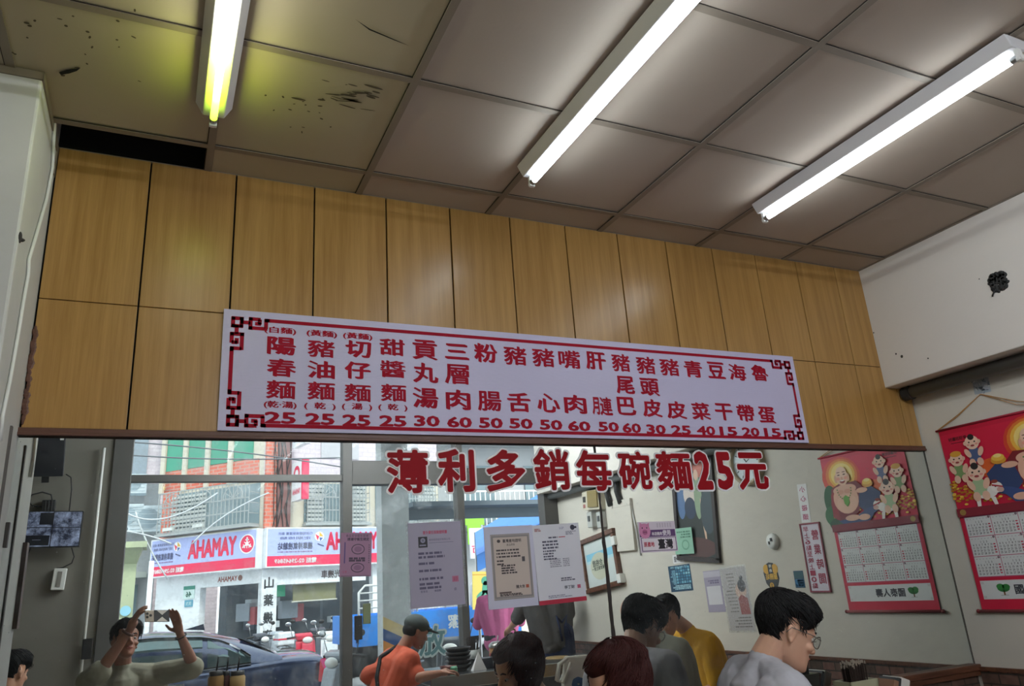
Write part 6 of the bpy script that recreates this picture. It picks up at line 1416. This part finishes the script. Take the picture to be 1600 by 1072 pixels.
# orange shirt and cap, bending at the counter
b0 = mD(650,987,6.0); t, H, RM, A, ax = person('man in orange tee and dark cap with strap across back, leaning over counter in mirror', b0, (.9,-.1,-.35), (.35,0,.93), b0+V((-.11,.0,-.12)), (b0.x-.30,-3.32,.50), sh=.21, side=(-.1,-1,0), shirt='shirt_orange', style='cap', extra='cap_grey', vox=.008, skin='skin_tan_shaded', trousers='trousers_dark', build=1.1,
    arms=[((b0.x-.34,-3.66,.82),(b0.x-.12,-3.60,.62)), ((b0.x-.08,-3.02,.83),(b0.x+.10,-3.06,.84))])
sp, sd, ft = ax; nk = b0+V((-.11,0,-.12))
b = MB(); b.tube([nk-sp*.02+sd*.10+ft*.02+V((0,0,.055)), nk-sp*.10+sd*.05-ft*.145, nk-sp*.25-sd*.02-ft*.15, nk-sp*.38-sd*.10-ft*.12, nk-sp*.42-sd*.16], .016, 6); b.build('strap', 'hair_black', t, smooth=True)
# cook with apron, at the far right of the counter
b0 = V((3.45,-3.98,1.60)); t, H, RM, A, ax = person('cook in charcoal shirt with navy apron tied behind, head hidden by letter in mirror', b0, (-.25,-1,-.25), (0,-.2,1), b0+V((.02,.03,-.17)), (3.48,-3.93,.92), sh=.22, side=(-1,.2,0), shirt='shirt_charcoal', vox=.009, strands=200, legs=[((3.40,-3.93,.49),(3.40,-3.93,.10)), ((3.58,-3.93,.49),(3.58,-3.93,.10))], skin='skin', build=1.1,
    arms=[((3.76,-4.08,1.12),(3.70,-4.28,1.05)), ((3.20,-4.10,1.12),(3.22,-4.30,1.05))])
b = MB(); b.capsule((3.41,-3.95,.98), (3.41,-3.96,.55), .15, .16); b.capsule((3.56,-3.95,.98), (3.56,-3.96,.55), .15, .16); remesh(b.build('apron', 'apron_navy', t), .012)
b = MB(); b.tube([(3.52,-3.79,1.08),(3.57,-3.775,1.14),(3.55,-3.77,1.06),(3.60,-3.77,.95)], .010, 6); b.tube([(3.52,-3.79,1.08),(3.46,-3.775,1.14),(3.48,-3.77,1.05),(3.50,-3.77,.92)], .010, 6); b.build('apron_tie', 'apron_navy', t, smooth=True)
# passer-by in plum jacket on the pavement
b0 = V((3.86,-6.02,1.53)); person('passer-by in plum hooded jacket on pavement outside door, head hidden by certificate', b0, (.3,-1,-.1), (0,0,1), b0+V((0,.02,-.17)), (3.86,-6.0,.88), sh=.21, side=(-1,-.3,0), shirt='shirt_plum', sleeve=.95, vox=.009, strands=150, legs=[((3.77,-6.0,.48),(3.77,-6.0,.07)), ((3.95,-6.0,.48),(3.95,-6.0,.07))], skin='skin')
# diner whose head shows at the far left edge of the mirror
b0 = mD(19,1052,5.0); person('dark-haired diner at extreme left edge of mirror beside pillar', b0, (.5,-.8,-.2), (0,-.1,1), b0+V((-.02,.04,-.16)), b0+V((-.04,.06,-.68)), sh=.18, side=(-.8,-.5,0), shirt='shirt_charcoal', vox=.009, strands=250, skin='skin')
# the photographer and the phone
hd = mY(196,1003,3.20)
PH = lambda a, d_, f_: CAM + AX[0]*a + AX[1]*d_ + AX[2]*f_
wL, wR = mY(203,984,2.92), mY(281,990,2.94)
eL, eR = mY(156,1050,2.97), mY(303,1043,3.04)
nk = hd + V((-.005,-.06,-.155)); hp = V((-.08,-3.34,.50))
fl_ = (PH(.155,.02,-.02)-hd)
t, H, RM, A, ax = person('photographer in olive polo shirt holding phone up with both hands, seen in mirror', hd, (.32,.92,.30), (0,-.3,.95), nk, hp, sh=.20, side=(1,0,0), shirt='shirt_beige', skin='skin_tan_shaded', vox=.0055, strands=450, hair='hair_black', sleeve=.60, build=1.15,  # darkened skin stands in for the photographer being backlit
    arms=[(eL, wL), (eR, wR)], hands=[(PH(-.03,-.045,-.05)-wL, AX[2]*-.3-AX[0], 1, .55, .0), (PH(.19,-.05,-.035)-wR, AX[2]*-.3+AX[0]*1.0, -1, .35, .06)])
b = MB()
for i, (w_, e_) in enumerate(((wL, eL), (wR, eR))):
    d = (w_-e_).normalized(); s = d.orthogonal().normalized(); q = d.cross(s); c_ = w_-d*.02
    b.tube([c_+(s*cos(2*pi*k/16)+q*sin(2*pi*k/16))*.034 for k in range(17)], .009 if i == 0 else .004, 8)
b2 = MB(); b2.v, b2.f, b2.m = b.v[:len(b.v)//2], b.f[:len(b.f)//2], b.m[:len(b.m)//2]; b2.build('watch_strap', P('5a3426'), t, smooth=True)
b3 = MB(); k = len(b.v)//2; b3.v = b.v[k:]; b3.f = [[i-k for i in f_] for f_ in b.f[len(b.f)//2:]]; b3.m = [0]*len(b3.f); b3.build('bracelet', P('201c1c'), t, smooth=True)
sp, sd, ft = ax
b = MB()
for s in (-1,1): b.capsule(nk+sd*s*.055-sp*.035+ft*.02, nk+sd*s*.018-sp*.10+ft*.105, .016, .012)
b.capsule(nk+sd*.055-sp*.03, nk-sd*.055-sp*.03-ft*.0, .03, .03); remesh(b.build('collar', 'shirt_beige', t), .006, 2)
ph = thing('phone', 'phone in pale case with black and white grip, held up by photographer in mirror', 'phone', PH(.066,.014,-.008))
c = CB(); c.box(PH(.066,.014,-.0085), (.160,.076,.008), c.i('b9ab9c'), AX[0], -AX[1], -AX[2]); cs = c.done('case', ph, bevel=.004)
c = CB(); fp = Face(PH(.062,.014,-.0045), -AX[0], -AX[1], AX[2]); k0, k1 = c.i('1c1b1f'), c.i('d8cfc6')
fp.slab(c, -.084, -.038, .018, .038, .0008, k0); fp.poly(c, [(-.072,.036),(.002,.036),(-.035,.006)], .0012, k1); fp.poly(c, [(-.072,-.036),(.002,-.036),(-.035,-.006)], .0012, k1); c.done('grip_cover', ph)
b = MB()
for x, y in ((.0,.0),(.0,.022),(.022,.011)): b.lathe([(.0085,-.0),(.0085,.0015),(.006,.0015),(.006,.0005),(0,.0005)], PH(x,y,-.0046), 16, axis=AX[2])
b.build('camera_lens', 'black', cs, smooth=False)

# ------------------------------------------------------------------ tables, stools and what stands on them
mat('table_top', s2l(150,128,104), rough=.3, var=.08, scale=5); mat('stainless', s2l(180,182,182), rough=.25, metal=1.0, var=.05); mat('stool_red', s2l(170,44,50), rough=.4)
def table(label, x0, x1, y0, y1, z=.75):
    t = thing('table', label, 'table', ((x0+x1)/2, (y0+y1)/2, 0)); b = MB(); b.lohi((x0,y0,z-.03),(x1,y1,z)); b.build('tabletop', 'table_top', t, bevel=.006)
    for x in (x0+.06, x1-.06):
        for y in (y0+.06, y1-.06): b = MB(); b.lohi((x-.02,y-.02,0),(x+.02,y+.02,z-.03)); b.build('leg', 'stainless', t)
    return t
table('dining table against the mirror at right, under chopstick holder', 2.30, 3.35, -.85, -.06)
table('dining table against the mirror left of red-haired woman', .35, 1.22, -.85, -.06)
table('dining table in middle of shop behind the diners', 1.75, 2.42, -2.05, -1.10)
table('small dining table beside photographer with jars on it', .25, 1.05, -3.62, -3.05, .78)
def stool(label, x, y, z=.43):
    t = thing('stool', label, 'stool', (x,y,0), 'stools'); b = MB(); b.lathe([(0,z-.03),(.15,z-.03),(.155,z-.015),(.15,z),(0,z)], (x,y,0), 24); b.build('seat', 'stool_red', t, smooth=False)
    for k in range(4): a = pi/4+pi/2*k; b = MB(); b.tube([(x+.11*cos(a),y+.11*sin(a),z-.03),(x+.16*cos(a),y+.16*sin(a),0)], .012, 8); b.build('leg', 'stainless', t)
for lb, x, y, z in (('stool under man in grey tee', 1.97,-.44,.37),('stool under red-haired woman',1.58,-.42,.35),('stool under balding man',2.92,-1.20,.34),('stool under person in yellow tee',3.42,-1.55,.34),('stool under the photographer',-.08,-3.34,.37),('stool under man in orange tee',1.66,-3.32,.37),('stool under diner by pillar',-.85,-3.45,.33)):
    stool(lb, x, y, z)
zt_ = .75
pc_ = onY(1336, 1062, -.17)
t = thing('chopstick_holder', 'pale chopstick holder packed with dark chopsticks on table against mirror', 'chopstick holder', (pc_.x, -.17, zt_))
b = MB(); hh = pc_.z-zt_; cx = pc_.x
for x0, x1, y0, y1 in ((-.085,.085,-.05,-.042),(-.085,.085,.042,.05),(-.085,-.077,-.05,.05),(.077,.085,-.05,.05)):
    b.add([(cx+x0*.8,-.17+y0*.8,zt_),(cx+x1*.8,-.17+y0*.8,zt_),(cx+x1*.8,-.17+y1*.8,zt_),(cx+x0*.8,-.17+y1*.8,zt_),(cx+x0,-.17+y0,zt_+hh),(cx+x1,-.17+y0,zt_+hh),(cx+x1,-.17+y1,zt_+hh),(cx+x0,-.17+y1,zt_+hh)],[(0,3,2,1),(4,5,6,7),(0,1,5,4),(1,2,6,5),(2,3,7,6),(3,0,4,7)])
b.lohi((cx-.07,-.21,zt_),(cx+.07,-.13,zt_+.01)); b.build('holder', P('a6a78c'), t)
mat('chopstick', s2l(44,34,30), rough=.45, var=.2); mat('chopstick_tip', s2l(150,140,126), rough=.5)
rr = random.Random(2); nch = 0
for i in range(60):
    x = -.066+.132*(i%20)/19+rr.uniform(-.003,.003); y = -.034+.034*(i//20)+rr.uniform(-.004,.004)
    a = V((cx+x*.6, -.17+y*.6, zt_+.012)); d = V((x*.55+rr.uniform(-.01,.01), y*.5+rr.uniform(-.01,.01), 1)).normalized(); l = hh+.055+rr.uniform(-.008,.014)
    b = MB(); b.tube([a, a+d*(l-.012)], .0032, 5, 0); b.tube([a+d*(l-.012), a+d*l], .0032, 5, 1); o = b.build('chopstick', ['chopstick','chopstick_tip'], loc=a)
    tag(o, 'dark chopstick with pale end standing in pale holder at mirror', 'chopstick', 'chopsticks in the pale holder')
q = onY(1392, 1066, -.22); t = thing('napkin_box', 'white and black napkin box beside chopstick holder', 'napkin box', (q.x,-.22,zt_)); b = CB(); Um = V((.92,-.38,0)); b.box((q.x,-.22,(zt_+q.z)/2+.012), (.05,.11,q.z-zt_+.02), b.i('d2d0ca'), V((.92,-.1,-.38)).normalized(), V((.1,1,0)).normalized()); b.done('box', t, bevel=.004)
b = CB(); b.box((q.x-.035,-.22,(zt_+q.z)/2+.018), (.014,.112,q.z-zt_+.02), b.i('26262a'), V((.92,-.1,-.38)).normalized(), V((.1,1,0)).normalized()); b.box((q.x-.055,-.22,(zt_+q.z)/2+.02), (.024,.11,q.z-zt_), b.i('8c6a54'), V((.92,-.1,-.38)).normalized(), V((.1,1,0)).normalized()); b.done('side_panel', t)
# soup bowls before the diners
def bowl(label, x, y, z, r=.085, m='bowl_red', h=.065, grp=None):
    t = thing('bowl', label, 'bowl', (x,y,z), grp); b = MB(); b.lathe([(0,.004),(r*.5,.004),(r*.5,0),(r*.55,0),(r*.85,h*.5),(r,h),(r-.005,h),(r*.8,h*.5),(r*.45,.012),(0,.012)], (x,y,z), 26); b.build('bowl', m, t, smooth=True); return t
mat('bowl_red', s2l(96,40,34), rough=.35); mat('bowl_black', s2l(40,40,42), rough=.3); mat('steel_pot', s2l(150,152,150), rough=.3, metal=.8, var=.1)
bowl('noodle bowl on table before man in grey tee', 2.50, -.45, .75); bowl('noodle bowl on table before red-haired woman', 1.06, -.43, .75)
# counter by the door
t = thing('counter', 'steel serving counter by the door with pots and bowls', 'counter', (2.75,-3.6,0)); b = MB(); b.lohi((2.02,-4.0,.74),(3.7,-3.2,.80)); b.lohi((2.02,-3.215,.70),(3.7,-3.19,.80)); b.build('worktop', 'stainless', t, bevel=.005); b = MB(); b.lohi((2.1,-3.95,0),(3.65,-3.28,.74)); b.build('cabinet', P('3c4044'), t)
def mp(px, py, Y): return RF(onY(px, py, Y))
for k in range(5):
    p = mp(717, 1052, 3.5); bowl(['stacked black bowl, lowest of five on counter','stacked black bowl, second from bottom on counter','stacked black bowl, middle of five on counter','stacked black bowl, fourth from bottom on counter','stacked black bowl, topmost of five on counter'][k], p.x, -3.5, .80+.032*k, .11, 'bowl_black', .05, 'stacked black bowls')
p = mp(700,1045,3.38); b0 = bowl('small dark red bowl at front edge of counter', p.x-.02, -3.32, .80, .07, 'bowl_red', .06)
p = mp(740,1015,3.75); t = thing('chopstick_tub', 'grey flared tub of dark chopsticks on counter', 'chopstick holder', (p.x,-3.75,.80)); z1 = p.z
b = MB(); b.lathe([(0,0),(.055,0),(.065,z1-.80),(.058,z1-.80),(.05,.01),(0,.01)], (p.x,-3.75,.80), 20); b.build('tub', P('8a8c8a'), t, smooth=True); b = MB()
for i in range(26): a = rr.uniform(0,2*pi); q_ = .045*math.sqrt(rr.random()); b.tube([(p.x+q_*cos(a)*.6,-3.75+q_*sin(a)*.6,.82),(p.x+q_*cos(a)*1.6,-3.75+q_*sin(a)*1.6,z1+.10+rr.uniform(-.01,.01))], .004, 5)
b.build('chopstick', 'chopstick', t); 
p = mp(778,1022,3.7); t = thing('sauce_jar', 'red and amber sauce jar with steel lid and spoon on counter', 'jar', (p.x,-3.7,.80)); z1 = mp(778,1008,3.7).z
c = CB(); c.lathe([(0,0),(.075,0),(.075,(z1-.8)*.9),(0,(z1-.8)*.9)], (p.x,-3.7,.80), 20, c.i('96642e')); c.lathe([(.076,.03),(.077,.03),(.077,(z1-.8)*.6),(.076,(z1-.8)*.6)], (p.x,-3.7,.80), 20, c.i('7c1f1c')); jr = c.done('jar', t, smooth=True)
b = MB(); b.lathe([(.08,0),(.08,.02),(.05,.045),(0,.05)], (p.x,-3.7,.80+(z1-.8)*.9), 20); b.tube([(p.x,-3.7,z1),(p.x+.01,-3.7,z1+.08)], .006, 6); b.build('lid', 'steel_pot', jr, smooth=True)
p = mp(872,1045,3.6); t = thing('noodle_pot', 'tan enamel pot with steel rim on counter before cook', 'pot', (p.x,-3.6,.80)); z1 = mp(872,1034,3.6).z; b = MB(); b.lathe([(0,0),(.11,0),(.125,z1-.8),(.118,z1-.8),(.1,.01),(0,.01)], (p.x,-3.6,.80), 26); b.build('pot', P('8a7048'), t, smooth=True); b = MB(); b.lathe([(.118,z1-.8),(.135,z1-.8),(.135,z1-.79),(.118,z1-.79)], (p.x,-3.6,.80), 26); b.build('rim', 'steel_pot', t, smooth=True)
p = mp(782,1058,3.3); t = thing('utensil_canister', 'steel canister of ladles and utensils at front of counter', 'canister', (p.x,-3.28,.80)); z1 = mp(782,1038,3.28).z; b = MB(); b.lathe([(0,0),(.06,0),(.065,max(.1,z1-.8)),(.058,max(.1,z1-.8)),(0,.01)], (p.x,-3.28,.80), 20); b.build('canister', 'steel_pot', t, smooth=True); b = MB()
for i in range(5): a = 1.3*i; b.tube([(p.x+.02*cos(a),-3.28+.02*sin(a),.82),(p.x+.07*cos(a),-3.28+.06*sin(a),z1+.10)], .005, 6)
b.build('ladle', 'stainless', t)
p = mp(760,1045,3.4); b = CB(); z1 = mp(760,1028,3.42).z; b.lohi((p.x-.09,-3.52,.80),(p.x+.09,-3.40,z1)); tag(b.build('dark_carton', P('30343c'), bevel=.004), 'dark square carton on counter behind white napkin', 'box')
p = mp(750,1048,3.33); b = MB(); b.add([(p.x-.06,-3.33,.80),(p.x+.06,-3.33,.80),(p.x+.06,-3.38,.80),(p.x-.06,-3.38,.80),(p.x+.0,-3.35,.94)],[(0,1,4),(1,2,4),(2,3,4),(3,0,4),(0,3,2,1)]); tag(b.build('napkin', 'paper'), 'white napkin folded to a point on counter', 'napkin')
p = mp(710,1066,3.25); b = MB(); b.lathe([(0,0),(.03,0),(.03,.05),(.02,.06),(0,.06)], (p.x,-3.25,.80), 16); tag(b.build('green_bottle_cap', P('5c9c7c'), smooth=False), 'pale green squat jar at front edge of counter', 'jar')
# jars beside the photographer
for k, (px, hx, lb, w_) in enumerate(((338,'8a6a3c','amber condiment jar with dark lid on table, leftmost of three in mirror',.055),(354,'4a1c14','brown sauce bottle between two jars on table in mirror',.026),(371,'b59a6a','pale amber jar with spoon on table, rightmost of three in mirror',.055))):
    p = mp(px, 1053, 3.3); t = thing('condiment_jar', lb, 'jar', (p.x,-3.3,.78), 'condiment jars by the photographer'); h_ = p.z-.78+.02
    b = MB(); b.lathe([(0,0),(w_,0),(w_,h_*.8),(w_*.8,h_*.88),(w_*.8,h_*.9),(0,h_*.9)], (p.x,-3.3,.78), 20); jr = b.build('jar', P(hx), t, smooth=True); b = MB(); b.lathe([(w_*.85,h_*.86),(w_*.88,h_),(0,h_)], (p.x,-3.3,.78), 20); b.tube([(p.x,-3.3,.78+h_),(p.x+.01,-3.3,.78+h_+.09)], .006, 6); b.build('lid', 'black', jr, smooth=True)
# white tote bag hanging from a chair back, blue 8 on it
tl_ = mD(903,1024,4.2); t = thing('tote_bag', 'white tote bag with blue number 8 and cloth handles, behind red-haired woman in mirror', 'bag', (tl_.x,tl_.y,.75)); U_ = V((1,.35,0)).normalized(); Nn = V((.35,-1,0)).normalized()
b = MB(); w2 = .10; z0, z1 = .752, tl_.z; base = V((tl_.x,tl_.y,0)); vs = []
for z, wd, th in ((z0,w2*1.05,.05),((z0+z1)/2,w2,.055),(z1,w2*.8,.012)):
    for sx_, sy_ in ((-1,-1),(1,-1),(1,1),(-1,1)): vs.append(base+U_*sx_*wd+Nn*sy_*th+V((0,0,z)))
fs = [(0,3,2,1),(8,9,10,11)]
for i in range(2):
    for k in range(4): fs.append((i*4+k,i*4+(k+1)%4,i*4+4+(k+1)%4,i*4+4+k))
b.add(vs, fs); cloth('canvas_white', s2l(206,202,192)); b.build('bag', 'canvas_white', t, bevel=.01)
for s in (-1,1): b = MB(); b.tube([base+U_*(-.06)+Nn*.012*s+V((0,0,z1-.01)), base+U_*(-.11)+Nn*.02*s+V((0,0,z1-.04)), base+U_*(-.13)+Nn*.03*s+V((0,0,z1-.12)), base+U_*(-.10)+Nn*.05*s+V((0,0,z1-.13)), base+U_*(-.05)+Nn*.045*s+V((0,0,z1-.03))], .009, 6); b.build('handle', 'canvas_white', t, smooth=True)
for s in (-1,1): fb3 = Face(base+Nn*s*.058+V((0,0,(z0+z1)/2-.02)), U_*-s if False else (V((0,0,1)).cross(Nn*s))*1, (0,0,1), Nn*s); b = MB(); fb3.text(b, '8', .02, 0, hgt=.12, off=.06, h=.004); b.build('number', P('3f6490'), t)
